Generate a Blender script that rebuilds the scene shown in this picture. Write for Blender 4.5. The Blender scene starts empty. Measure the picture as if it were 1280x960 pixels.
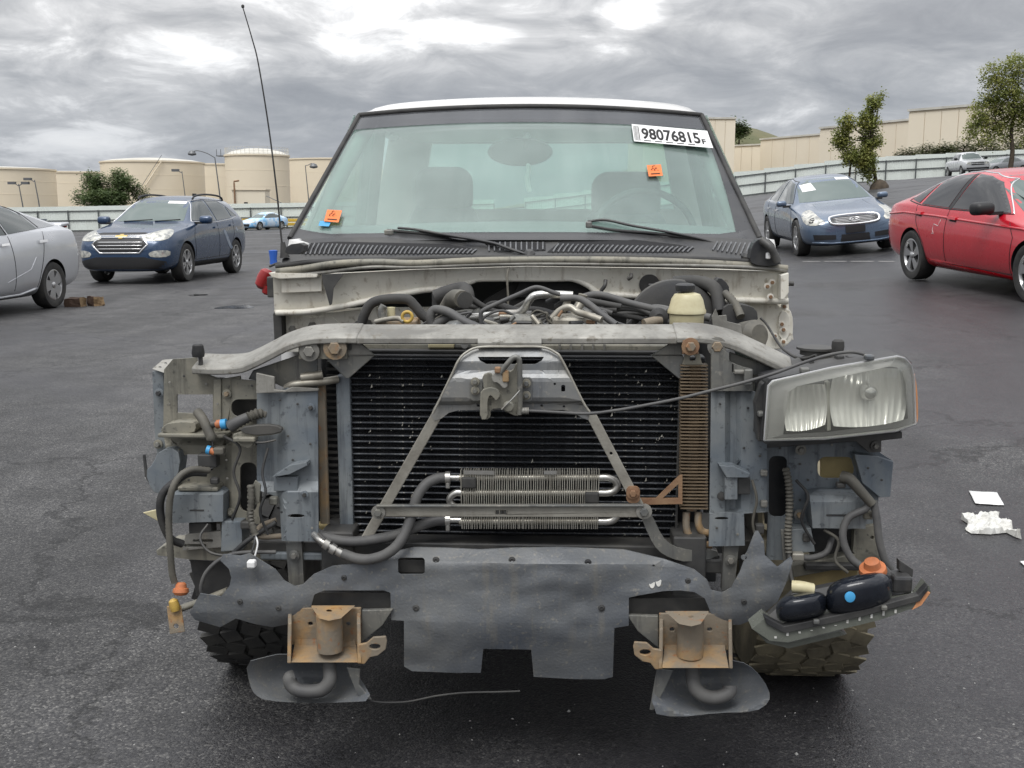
import bpy, bmesh, math, random
from mathutils import Vector, Matrix, noise
from mathutils.geometry import tessellate_polygon
from mathutils.bvhtree import BVHTree
R = math.radians
rnd = random.Random(7)
scene = bpy.context.scene
C = scene.collection

# ------------------------------------------------------------------ camera
F_PX, CAM_H, PITCH = 1320.0, 1.32, math.atan(218 / 1320.0)
cam_d = bpy.data.cameras.new('camera')
cam = bpy.data.objects.new('camera', cam_d)
C.objects.link(cam)
cam.location = (0, 0, CAM_H)
cam.rotation_euler = (R(90) - PITCH, 0, 0)
cam_d.sensor_width = 36
cam_d.lens = 36 * F_PX / 1280
cam_d.clip_start = .05
cam_d.clip_end = 4000
scene.camera = cam

# ------------------------------------------------------------------ sky
SUN_EL, SUN_AZ = R(60), R(202)          # azimuth measured from +Y towards +X
world = bpy.data.worlds.new('World')
scene.world = world
world.use_nodes = True
wn, wl = world.node_tree.nodes, world.node_tree.links
wn.clear()


def N(nodes, kind, **kw):
    n = nodes.new(kind)
    for k, v in kw.items():
        if k.startswith('i_'):
            key = k[2:]
            n.inputs[int(key) if key.isdigit() else key].default_value = v
        else:
            setattr(n, k, v)
    return n


def ramp(nodes, stops, interp='LINEAR'):
    n = nodes.new('ShaderNodeValToRGB')
    n.color_ramp.interpolation = interp
    e = n.color_ramp.elements
    while len(e) < len(stops):
        e.new(.5)
    for q, (p, c) in zip(e, stops):
        q.position = p
        q.color = (c, c, c, 1) if isinstance(c, (int, float)) else (*c, 1)
    return n


out = N(wn, 'ShaderNodeOutputWorld')
bg = N(wn, 'ShaderNodeBackground')
bg.inputs['Strength'].default_value = .087
sky = N(wn, 'ShaderNodeTexSky', sky_type='NISHITA', sun_disc=False, sun_elevation=SUN_EL, sun_rotation=SUN_AZ)
tc = N(wn, 'ShaderNodeTexCoord')
sep = N(wn, 'ShaderNodeSeparateXYZ')
wl.new(tc.outputs['Generated'], sep.inputs[0])


def wmath(op, a, b=None, clamp=False):
    n = N(wn, 'ShaderNodeMath', operation=op, use_clamp=clamp)
    for i, v in enumerate((a, b)):
        if v is None:
            continue
        if isinstance(v, (int, float)):
            n.inputs[i].default_value = v
        else:
            wl.new(v, n.inputs[i])
    return n.outputs[0]


zpos = wmath('MAXIMUM', sep.outputs['Z'], 0.0)
den = wmath('ADD', zpos, .24)
cx, cy = wmath('DIVIDE', sep.outputs['X'], den), wmath('DIVIDE', sep.outputs['Y'], den)
comb = N(wn, 'ShaderNodeCombineXYZ')
wl.new(cx, comb.inputs[0]); wl.new(cy, comb.inputs[1])
# broad cloud masses, ragged detail and the thin bright breaks between them
n1 = N(wn, 'ShaderNodeTexNoise', i_Scale=1.15, i_Detail=9.0, i_Roughness=.52, i_Distortion=.35)
n2 = N(wn, 'ShaderNodeTexNoise', i_Scale=4.0, i_Detail=11.0, i_Roughness=.62, i_Distortion=.5)
map1 = N(wn, 'ShaderNodeMapping'); map1.inputs['Location'].default_value = (3.1, 1.7, 0)
map2 = N(wn, 'ShaderNodeMapping'); map2.inputs['Location'].default_value = (-2.2, 5.45, 0)
for m_, n_ in ((map1, n1), (map2, n2)):
    wl.new(comb.outputs[0], m_.inputs[0]); wl.new(m_.outputs[0], n_.inputs['Vector'])
base = wmath('ADD', wmath('MULTIPLY', n1.outputs['Fac'], .55), wmath('MULTIPLY', n2.outputs['Fac'], .45))


def gap(az, el, raz, rel):
    """soft ellipse round one direction of the cloud deck: 1 inside, 0 outside"""
    azn = wmath('ARCTAN2', sep.outputs['X'], sep.outputs['Y'])
    eln = wmath('ARCSINE', sep.outputs['Z'])
    a = wmath('DIVIDE', wmath('SUBTRACT', azn, R(az)), R(raz))
    e = wmath('DIVIDE', wmath('SUBTRACT', eln, R(el)), R(rel))
    d = wmath('ADD', wmath('MULTIPLY', a, a), wmath('MULTIPLY', e, e))
    return wmath('SUBTRACT', 1.0, d, clamp=True)


gaps = None
for g, wgt in (((-8.0, 8.2, 4.0, .9), .09), ((-3.0, 8.9, 4.0, 1.0), .12), ((6.2, 9.9, 2.2, 1.2), .15), ((1.8, 10.2, 3.2, .8), .07),
               ((9.5, 8.7, 6, 1.2), .05), ((-17.5, 7.2, 7, 1.6), .06), ((-22, 3.0, 6, 3.0), .10), ((15.5, 4.8, 3, 1.6), .06)):
    t = wmath('MULTIPLY', gap(*g), wgt)
    gaps = t if gaps is None else wmath('ADD', gaps, t)
dens = wmath('ADD', base, gaps)
cr = ramp(wn, [(.30, (2.0, 2.06, 2.24)), (.42, (2.75, 2.81, 2.96)), (.50, (3.7, 3.74, 3.84)), (.57, (5.2, 5.2, 5.25)), (.65, (9.0, 9.0, 9.0)), (.78, (11.5, 11.4, 11.2))])
wl.new(dens, cr.inputs[0])
# overcast luminance law: the deck overhead is brighter than near the horizon
lum = wmath('ADD', 1.0, wmath('MULTIPLY', wmath('POWER', zpos, 1.1), 3.4))
lumc = N(wn, 'ShaderNodeVectorMath', operation='SCALE')
wl.new(cr.outputs[0], lumc.inputs[0]); wl.new(lum, lumc.inputs['Scale'])
# bluish grey air low over the horizon
hz = ramp(wn, [(0.0, .72), (.05, .55), (.16, 0.0)])
wl.new(zpos, hz.inputs[0])
mixh = N(wn, 'ShaderNodeMix', data_type='RGBA')
wl.new(hz.outputs[0], mixh.inputs[0]); wl.new(lumc.outputs[0], mixh.inputs[6])
mixh.inputs[7].default_value = (3.3, 3.65, 4.3, 1)
mix = N(wn, 'ShaderNodeMix', data_type='RGBA')
mix.inputs[0].default_value = .94
wl.new(sky.outputs[0], mix.inputs[6]); wl.new(mixh.outputs[2], mix.inputs[7])
wl.new(mix.outputs[2], bg.inputs['Color']); wl.new(bg.outputs[0], out.inputs[0])

# ------------------------------------------------------------------ sun behind cloud
sun_d = bpy.data.lights.new('sun', 'SUN')
sun = bpy.data.objects.new('sun', sun_d)
C.objects.link(sun)
sun_d.energy = 1.5
sun_d.angle = R(28)
sun_d.color = (1, .985, .96)
sdir = Vector((math.sin(SUN_AZ) * math.cos(SUN_EL), math.cos(SUN_AZ) * math.cos(SUN_EL), math.sin(SUN_EL)))
sun.rotation_euler = sdir.to_track_quat('Z', 'Y').to_euler()

vs = scene.view_settings
vs.view_transform = 'Standard'
vs.look = 'None'
vs.exposure = .3
vs.gamma = 1
vs.use_curve_mapping = False
scene.render.engine = 'CYCLES'
scene.cycles.max_bounces = 8
scene.cycles.transparent_max_bounces = 16
scene.cycles.caustics_reflective = False
scene.cycles.caustics_refractive = False

# ------------------------------------------------------------------ materials
M = {}


def mat(name, col, rough=.5, metal=0.0, dirt=None, dscale=6.0, damt=.5, bump=0.0, bscale=60.0, coat=0.0, spec=.5, dsharp=.18, rvar=.12, speck=None, speckscale=140.0, drip=None):
    m = bpy.data.materials.new(name)
    m.use_nodes = True
    nt = m.node_tree
    n, l = nt.nodes, nt.links
    b = n['Principled BSDF']
    b.inputs['Metallic'].default_value = metal
    b.inputs['Roughness'].default_value = rough
    b.inputs['Base Color'].default_value = (*col, 1)
    b.inputs['Specular IOR Level'].default_value = spec
    if coat:
        b.inputs['Coat Weight'].default_value = coat
        b.inputs['Coat Roughness'].default_value = .06
    t = N(n, 'ShaderNodeTexCoord')
    color = None
    if dirt is not None:
        nz = N(n, 'ShaderNodeTexNoise', i_Scale=dscale, i_Detail=8.0, i_Roughness=.62, i_Distortion=.3)
        l.new(t.outputs['Object'], nz.inputs['Vector'])
        c = .62 - damt * .3
        r = ramp(n, [(max(0, c - dsharp), 0.0), (min(1, c + dsharp), 1.0)])
        l.new(nz.outputs['Fac'], r.inputs[0])
        mx = N(n, 'ShaderNodeMix', data_type='RGBA')
        l.new(r.outputs[0], mx.inputs[0])
        mx.inputs[6].default_value = (*col, 1)
        mx.inputs[7].default_value = (*dirt, 1)
        color = mx.outputs[2]
        rr = N(n, 'ShaderNodeMapRange')
        l.new(nz.outputs['Fac'], rr.inputs['Value'])
        rr.inputs[1].default_value, rr.inputs[2].default_value = .3, .7
        rr.inputs[3].default_value, rr.inputs[4].default_value = max(.03, rough - rvar), min(1, rough + rvar)
        l.new(rr.outputs[0], b.inputs['Roughness'])
    if speck is not None:
        n3 = N(n, 'ShaderNodeTexNoise', i_Scale=speckscale, i_Detail=3.0, i_Roughness=.6)
        l.new(t.outputs['Object'], n3.inputs['Vector'])
        r3 = ramp(n, [(.60, 0.0), (.70, .75)])
        l.new(n3.outputs['Fac'], r3.inputs[0])
        m3 = N(n, 'ShaderNodeMix', data_type='RGBA')
        l.new(r3.outputs[0], m3.inputs[0])
        if color is None:
            m3.inputs[6].default_value = (*col, 1)
        else:
            l.new(color, m3.inputs[6])
        m3.inputs[7].default_value = (*speck, 1)
        color = m3.outputs[2]
    if drip is not None:      # grime that has run down the surface
        mp = N(n, 'ShaderNodeMapping'); mp.inputs['Scale'].default_value = (34, 34, 3.2)
        l.new(t.outputs['Object'], mp.inputs[0])
        n4 = N(n, 'ShaderNodeTexNoise', i_Scale=1.0, i_Detail=6.0, i_Roughness=.65)
        l.new(mp.outputs[0], n4.inputs['Vector'])
        r4 = ramp(n, [(.54, 0.0), (.70, .8)])
        l.new(n4.outputs['Fac'], r4.inputs[0])
        m4 = N(n, 'ShaderNodeMix', data_type='RGBA')
        l.new(r4.outputs[0], m4.inputs[0])
        if color is None:
            m4.inputs[6].default_value = (*col, 1)
        else:
            l.new(color, m4.inputs[6])
        m4.inputs[7].default_value = (*drip, 1)
        color = m4.outputs[2]
    if color is not None:
        l.new(color, b.inputs['Base Color'])
    if bump:
        n2 = N(n, 'ShaderNodeTexNoise', i_Scale=bscale, i_Detail=4.0)
        l.new(t.outputs['Object'], n2.inputs['Vector'])
        bp = N(n, 'ShaderNodeBump', i_Strength=bump, i_Distance=.004)
        l.new(n2.outputs['Fac'], bp.inputs['Height'])
        l.new(bp.outputs[0], b.inputs['Normal'])
    M[name] = m
    return m


def glassmat(name, tint, gloss=1.0, haze=0.0, hazecol=(.6, .62, .6), rough=.02, ior=1.5):
    """thin pane: tinted see-through, mirror sheen by angle, a film of dust"""
    m = bpy.data.materials.new(name)
    m.use_nodes = True
    n, l = m.node_tree.nodes, m.node_tree.links
    n.clear()
    o = N(n, 'ShaderNodeOutputMaterial')
    tr = N(n, 'ShaderNodeBsdfTransparent'); tr.inputs[0].default_value = (*tint, 1)
    gl = N(n, 'ShaderNodeBsdfGlossy'); gl.inputs['Roughness'].default_value = rough
    df = N(n, 'ShaderNodeBsdfDiffuse'); df.inputs[0].default_value = (*hazecol, 1)
    fr = N(n, 'ShaderNodeFresnel')
    ge = N(n, 'ShaderNodeNewGeometry')      # both faces of the pane reflect alike
    io = N(n, 'ShaderNodeMath', operation='MULTIPLY_ADD'); io.inputs[1].default_value = 1 / ior - ior; io.inputs[2].default_value = ior
    l.new(ge.outputs['Backfacing'], io.inputs[0]); l.new(io.outputs[0], fr.inputs[0])
    mg = N(n, 'ShaderNodeMath', operation='MULTIPLY', use_clamp=True); mg.inputs[1].default_value = gloss
    l.new(fr.outputs[0], mg.inputs[0])
    a = N(n, 'ShaderNodeMixShader'); a.inputs[0].default_value = haze
    if haze > 0:
        t = N(n, 'ShaderNodeTexCoord')
        nz = N(n, 'ShaderNodeTexNoise', i_Scale=5.0, i_Detail=6.0)
        l.new(t.outputs['Object'], nz.inputs['Vector'])
        mr = N(n, 'ShaderNodeMapRange')
        mr.inputs[1].default_value, mr.inputs[2].default_value = .3, .7
        mr.inputs[3].default_value, mr.inputs[4].default_value = haze * .8, haze * 1.2
        l.new(nz.outputs['Fac'], mr.inputs[0]); l.new(mr.outputs[0], a.inputs[0])
    l.new(tr.outputs[0], a.inputs[1]); l.new(df.outputs[0], a.inputs[2])
    b = N(n, 'ShaderNodeMixShader')
    l.new(mg.outputs[0], b.inputs[0]); l.new(a.outputs[0], b.inputs[1]); l.new(gl.outputs[0], b.inputs[2])
    l.new(b.outputs[0], o.inputs[0])
    M[name] = m
    return m


mat('dusty_steel', (.36, .35, .315), .55, .2, (.17, .165, .15), 9, .56, .2, 90, speck=(.13, .115, .09), speckscale=60, drip=(.17, .155, .13))
mat('strap_steel', (.40, .385, .335), .55, .2, (.22, .205, .175), 14, .5, .2, 200)
mat('grey_steel', (.115, .125, .135), .45, .35, (.25, .24, .205), 7, .42, .15, 60, speck=(.33, .31, .27), speckscale=60, drip=(.07, .07, .07))
mat('olive_steel', (.15, .15, .13), .58, .15, (.29, .27, .215), 9, .5, .2, 70, speck=(.07, .068, .06), speckscale=60, drip=(.06, .058, .05))
mat('blue_panel', (.112, .138, .168), .5, .05, (.235, .25, .25), 6, .5, .12, 50, speck=(.055, .062, .07), speckscale=62, drip=(.05, .058, .068))
mat('valance_plastic', (.088, .100, .120), .46, 0, (.15, .155, .155), 4, .45, .25, 160, speck=(.22, .21, .185), speckscale=85, drip=(.17, .165, .15))
mat('latch_steel', (.185, .198, .215), .42, .3, (.29, .28, .25), 7, .45, .15, 60, speck=(.36, .34, .3), speckscale=60, drip=(.11, .115, .12))
mat('dark_steel', (.045, .047, .05), .5, .3, (.11, .105, .095), 9, .35, .15, 60)
mat('black_plastic', (.022, .023, .026), .5, 0, (.075, .073, .068), 8, .3, .1, 90)
mat('black_rubber', (.018, .018, .019), .7, 0, (.07, .068, .063), 10, .3, .15, 90)
mat('hose_rubber', (.055, .055, .058), .62, 0, (.12, .118, .112), 12, .4)
mat('loom_plastic', (.062, .06, .053), .65, 0, (.15, .14, .115), 14, .45)
mat('fin_black', (.012, .013, .016), .45, .2, (.035, .036, .038), 20, .4, .8, 500)
mat('tube_edge', (.070, .077, .086), .5, .4, (.026, .029, .035), 60, .75, speck=(.32, .31, .28), speckscale=190)
mat('fin_silver', (.62, .60, .53), .4, .5, (.36, .34, .29), 30, .5)
mat('fin_tan', (.26, .195, .125), .65, .2, (.16, .12, .08), 30, .6)
mat('bare_aluminium', (.62, .62, .6), .3, .85, (.4, .38, .34), 20, .4)
mat('pipe_aluminium', (.45, .43, .37), .45, .5, (.25, .23, .19), 20, .5)
mat('rust_tan', (.43, .26, .105), .7, .05, (.22, .185, .14), 8, .62, .3, 90, dsharp=.1, speck=(.30, .13, .05), speckscale=48)
mat('rust_brown', (.22, .115, .065), .8, .1, (.30, .19, .11), 22, .5, .3, 120)
mat('white_body', (.84, .82, .74), .42, 0, (.64, .60, .51), 5, .34, .08, 60, speck=(.42, .37, .29), speckscale=40, drip=(.42, .37, .29))
mat('roof_white', (.72, .72, .71), .3, 0, (.6, .59, .56), 4, .3, coat=.5)
mat('insulation', (.018, .019, .021), .9, 0, (.05, .048, .045), 8, .4, .5, 50)
mat('yellow_plastic', (.62, .58, .38), .45, 0, (.45, .38, .22), 14, .4)
mat('yellow_cap', (.62, .42, .08), .5, 0, (.4, .26, .07), 20, .4)
mat('tan_sheet', (.52, .41, .19), .7, 0, (.38, .3, .15), 12, .4)
mat('orange_plastic', (.62, .20, .075), .5, 0, (.35, .13, .06), 25, .4)
mat('amber_lens', (.72, .32, .14), .3, 0, (.5, .25, .14), 20, .3)
mat('blue_plastic', (.03, .12, .5), .4)
mat('sky_blue_plastic', (.06, .33, .62), .45)
mat('red_lens', (.28, .02, .02), .25)
mat('chrome', (.8, .8, .8), .12, 1.0)
mat('reflector', (.97, .97, .96), .22, .45)
mat('worn_lens', (.60, .60, .55), .3, 0, (.45, .45, .41), 14, .4)
mat('tyre_black', (.02, .02, .021), .75, 0, (.06, .058, .052), 9, .35, .3, 60)
mat('tyre_mud', (.27, .235, .155), .85, 0, (.12, .105, .075), 9, .4, .5, 45)
mat('seat_cloth', (.10, .105, .11), .9, 0, (.14, .145, .15), 8, .4)
mat('dash_grey', (.17, .175, .18), .75)
mat('headliner', (.32, .32, .30), .9)
mat('paper_white', (.78, .78, .77), .7)
mat('ink_black', (.01, .01, .01), .7)
mat('sticker_orange', (.85, .20, .05), .6)
mat('frit_black', (.03, .031, .034), .3, 0, (.06, .06, .06), 8, .3)
glassmat('windscreen', (.76, .88, .84), 1.1, .13, (.66, .76, .73))
glassmat('shade_band', (.34, .37, .40), 1.0, .22, (.30, .31, .33))
glassmat('clear_lens', (.95, .95, .92), 1.1, .10, (.55, .55, .5), .05)
glassmat('lamp_edge', (.75, .75, .73), 1.0, .55, (.62, .625, .63), .1)
glassmat('cab_glass', (.70, .82, .78), 1.0, .05, (.5, .55, .53))


# ------------------------------------------------------------------ object helpers
def new_obj(name, me, parent=None, m=None):
    o = bpy.data.objects.new(name, me)
    C.objects.link(o)
    if parent is not None:
        o.parent = parent
    if m is not None and me is not None:
        if not isinstance(m, (list, tuple)):
            m = [m]
        for q in m:
            me.materials.append(M[q] if isinstance(q, str) else q)
    return o


def thing(name, label, cat, loc=(0, 0, 0), group=None, rot=None):
    o = bpy.data.objects.new(name, None)
    C.objects.link(o)
    o.location = loc
    if rot is not None:
        o.rotation_euler = rot
    tag(o, label, cat, group)
    return o


def tag(o, label, cat, group=None):
    o['label'] = label
    o['category'] = cat
    if group:
        o['group'] = group
    return o


def bm_mesh(name, bm, smooth=False, angle=None):
    me = bpy.data.meshes.new(name)
    bmesh.ops.recalc_face_normals(bm, faces=bm.faces[:])
    bm.to_mesh(me)
    bm.free()
    if smooth:
        me.polygons.foreach_set('use_smooth', [True] * len(me.polygons))
        if angle is not None:
            me.set_sharp_from_angle(angle=R(angle))
    return me


def pydata(name, v, f, smooth=False, angle=None):
    me = bpy.data.meshes.new(name)
    me.from_pydata([tuple(p) for p in v], [], f)
    bm = bmesh.new(); bm.from_mesh(me)
    bmesh.ops.recalc_face_normals(bm, faces=bm.faces[:])
    bm.to_mesh(me); bm.free()
    if smooth:
        me.polygons.foreach_set('use_smooth', [True] * len(me.polygons))
        if angle is not None:
            me.set_sharp_from_angle(angle=R(angle))
    return me


def soft_edge(o, w=.002, seg=2, ang=40):
    b = o.modifiers.new('soft_edge', 'BEVEL')
    b.width = w
    b.segments = seg
    b.limit_method = 'ANGLE'
    b.angle_limit = R(ang)
    return o


def box_bm(bm, c, s, rot=None):
    r = bmesh.ops.create_cube(bm, size=1)
    mtx = Matrix.Translation(c) @ (rot.to_4x4() if rot is not None else Matrix()) @ Matrix.Diagonal((*s, 1))
    bmesh.ops.transform(bm, matrix=mtx, verts=r['verts'])
    return r['verts']


def box(name, c, s, m, parent=None, rot=None, bev=.004):
    bm = bmesh.new()
    box_bm(bm, Vector(c), s, rot)
    if bev:
        bmesh.ops.bevel(bm, geom=bm.edges[:], offset=min(bev, min(s) * .3), segments=2, affect='EDGES', profile=.5)
    return new_obj(name, bm_mesh(name, bm), parent, m)


def cyl_bm(bm, a, b, r0, r1=None, seg=20, cap=True):
    a, b = Vector(a), Vector(b)
    r1 = r0 if r1 is None else r1
    d = b - a
    q = d.to_track_quat('Z', 'Y').to_matrix().to_4x4()
    r = bmesh.ops.create_cone(bm, cap_ends=cap, segments=seg, radius1=r0, radius2=max(r1, 1e-5), depth=d.length)
    bmesh.ops.transform(bm, matrix=Matrix.Translation((a + b) / 2) @ q, verts=r['verts'])
    return r['verts']


def cyl(name, a, b, r0, m, parent=None, r1=None, seg=20):
    bm = bmesh.new()
    cyl_bm(bm, a, b, r0, r1, seg)
    return new_obj(name, bm_mesh(name, bm, True, 40), parent, m)


def catmull(pts, n=6):
    pts = [Vector(p) for p in pts]
    if len(pts) < 3:
        return pts
    o = []
    for i in range(len(pts) - 1):
        p0 = pts[i - 1] if i > 0 else pts[0] * 2 - pts[1]
        p1, p2 = pts[i], pts[i + 1]
        p3 = pts[i + 2] if i + 2 < len(pts) else pts[-1] * 2 - pts[-2]
        for k in range(n):
            t = k / n
            o.append(.5 * ((2 * p1) + (p2 - p0) * t + (2 * p0 - 5 * p1 + 4 * p2 - p3) * t * t + (3 * p1 - p0 - 3 * p2 + p3) * t ** 3))
    o.append(pts[-1])
    return o


def tube_geo(pts, r, seg=10, ribs=0.0, taper=None, flat=1.0):
    n = len(pts)
    tang = [(pts[min(i + 1, n - 1)] - pts[max(i - 1, 0)]).normalized() for i in range(n)]
    up = Vector((0, 0, 1)) if abs(tang[0].z) < .9 else Vector((0, 1, 0))
    nx = tang[0].cross(up).normalized()
    V, Fc = [], []
    for i in range(n):
        t = tang[i]
        nx = (nx - t * nx.dot(t)).normalized()
        ny = t.cross(nx)
        rr = r if taper is None else r + (taper - r) * i / (n - 1)
        if ribs:
            rr *= 1 + ribs * (1 if i % 2 else -1)
        for k in range(seg):
            a = 2 * math.pi * k / seg
            V.append(pts[i] + nx * (rr * math.cos(a)) + ny * (rr * flat * math.sin(a)))
    for i in range(n - 1):
        for k in range(seg):
            k2 = (k + 1) % seg
            Fc.append((i * seg + k, i * seg + k2, (i + 1) * seg + k2, (i + 1) * seg + k))
    Fc.append(tuple(range(seg))[::-1])
    Fc.append(tuple((n - 1) * seg + k for k in range(seg)))
    return V, Fc


def tube(name, pts, r, m, parent=None, n=6, seg=10, ribs=0.0, taper=None, straight=False, flat=1.0):
    P_ = [Vector(p) for p in pts] if straight else catmull(pts, n)
    if ribs:      # corrugated loom: resample evenly, alternate radii
        L = [0]
        for a, b in zip(P_, P_[1:]):
            L.append(L[-1] + (b - a).length)
        k = max(8, int(L[-1] / .0042))
        Q, j = [], 0
        for i in range(k + 1):
            s = L[-1] * i / k
            while j < len(P_) - 2 and L[j + 1] < s:
                j += 1
            Q.append(P_[j].lerp(P_[j + 1], (s - L[j]) / max(1e-9, L[j + 1] - L[j])))
        P_ = Q
    V, Fc = tube_geo(P_, r, seg, ribs, taper, flat)
    return new_obj(name, pydata(name, V, Fc, True, 60), parent, m)


def lathe(name, prof, origin, axis, m, parent=None, seg=32, a0=0.0, cap=True):
    """prof: (radius, along-axis) pairs"""
    ax = Vector(axis).normalized()
    q = ax.to_track_quat('Z', 'Y')
    V, Fc = [], []
    for r, h in prof:
        for k in range(seg):
            a = a0 + 2 * math.pi * k / seg
            V.append(Vector(origin) + q @ Vector((r * math.cos(a), r * math.sin(a), h)))
    for i in range(len(prof) - 1):
        for k in range(seg):
            k2 = (k + 1) % seg
            Fc.append((i * seg + k, i * seg + k2, (i + 1) * seg + k2, (i + 1) * seg + k))
    if cap and prof[0][0] > 1e-4:
        Fc.append(tuple(range(seg)))
    if cap and prof[-1][0] > 1e-4:
        Fc.append(tuple((len(prof) - 1) * seg + k for k in range(seg)))
    return new_obj(name, pydata(name, V, Fc, True, 35), parent, m)


def chaikin(p, it=1):
    for _ in range(it):
        o = []
        for i in range(len(p)):
            a, b = p[i], p[(i + 1) % len(p)]
            o.append((a[0] * .75 + b[0] * .25, a[1] * .75 + b[1] * .25))
            o.append((a[0] * .25 + b[0] * .75, a[1] * .25 + b[1] * .75))
        p = o
    return p


def flat_bm(outer, holes=(), grid=0.0, gridy=None):
    """a filled outline with holes as a flat bmesh, cut into a grid when it must bend"""
    loops = [[Vector((x, y, 0)) for x, y in outer]] + [[Vector((x, y, 0)) for x, y in h] for h in holes]
    flat = [v for lp in loops for v in lp]
    bm = bmesh.new()
    vs_ = [bm.verts.new(v) for v in flat]
    for t in tessellate_polygon(loops):
        try:
            bm.faces.new([vs_[i] for i in t])
        except ValueError:
            pass
    if grid:
        gy = gridy or grid
        xs, ys = [v.x for v in flat], [v.y for v in flat]
        for ax, lo, hi, g in ((0, min(xs), max(xs), grid), (1, min(ys), max(ys), gy)):
            k = int((hi - lo) / g)
            for i in range(1, k + 1):
                c = lo + (hi - lo) * i / (k + 1)
                no = Vector((1, 0, 0)) if ax == 0 else Vector((0, 1, 0))
                bmesh.ops.bisect_plane(bm, geom=bm.verts[:] + bm.edges[:] + bm.faces[:], plane_co=no * c, plane_no=no, dist=1e-5)
    return bm


def thicken(bm, front, back):
    """map the flat outline to its front and back surfaces and close the rim"""
    bm.verts.index_update()
    n = len(bm.verts)
    V = [front(v.co.x, v.co.y) for v in bm.verts] + [back(v.co.x, v.co.y) for v in bm.verts]
    Fc = []
    for f in bm.faces:
        i = [v.index for v in f.verts]
        Fc.append(tuple(i)); Fc.append(tuple(n + k for k in reversed(i)))
    for e in bm.edges:
        if len(e.link_faces) == 1:
            a, b = e.verts[0].index, e.verts[1].index
            Fc.append((a, b, n + b, n + a))
    bm.free()
    return V, Fc


# ------------------------------------------------------------------ terrain
def ground_z(x, y):
    s = .12 * (1 - math.exp(-max(y - 5, 0) / 11.0))
    xr = min(x, 75)
    if xr > 30:
        xr = 30 + (xr - 30) * .42
    soft = .5 * (xr + math.sqrt(xr * xr + .6)) - .387 * math.exp(-abs(xr) / 3)
    left = .5 * (xr - math.sqrt(xr * xr + .6))
    k = 1 - math.exp(-max(y - 8, 0) / 30.0)
    return s * max(0, soft) + .017 * k * max(left, -70)


def ray(px, py):
    u, v = (px - 640) / F_PX, (480 - py) / F_PX
    return Vector((u, math.cos(PITCH) + v * math.sin(PITCH), -math.sin(PITCH) + v * math.cos(PITCH)))


def at(px, py, Y):
    """the place in the lot seen at photo position (px, py) and standing Y metres away"""
    d = ray(px, py)
    return Vector((0, 0, CAM_H)) + d * (Y / d.y)


def on_ground(px, py):
    d = ray(px, py)
    lo, hi = 1.0, 400.0
    for _ in range(60):
        m = (lo + hi) / 2
        p = Vector((0, 0, CAM_H)) + d * m
        if p.z > ground_z(p.x, p.y):
            lo = m
        else:
            hi = m
    return Vector((0, 0, CAM_H)) + d * lo


def stand(x, y):
    return Vector((x, y, ground_z(x, y)))
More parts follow.
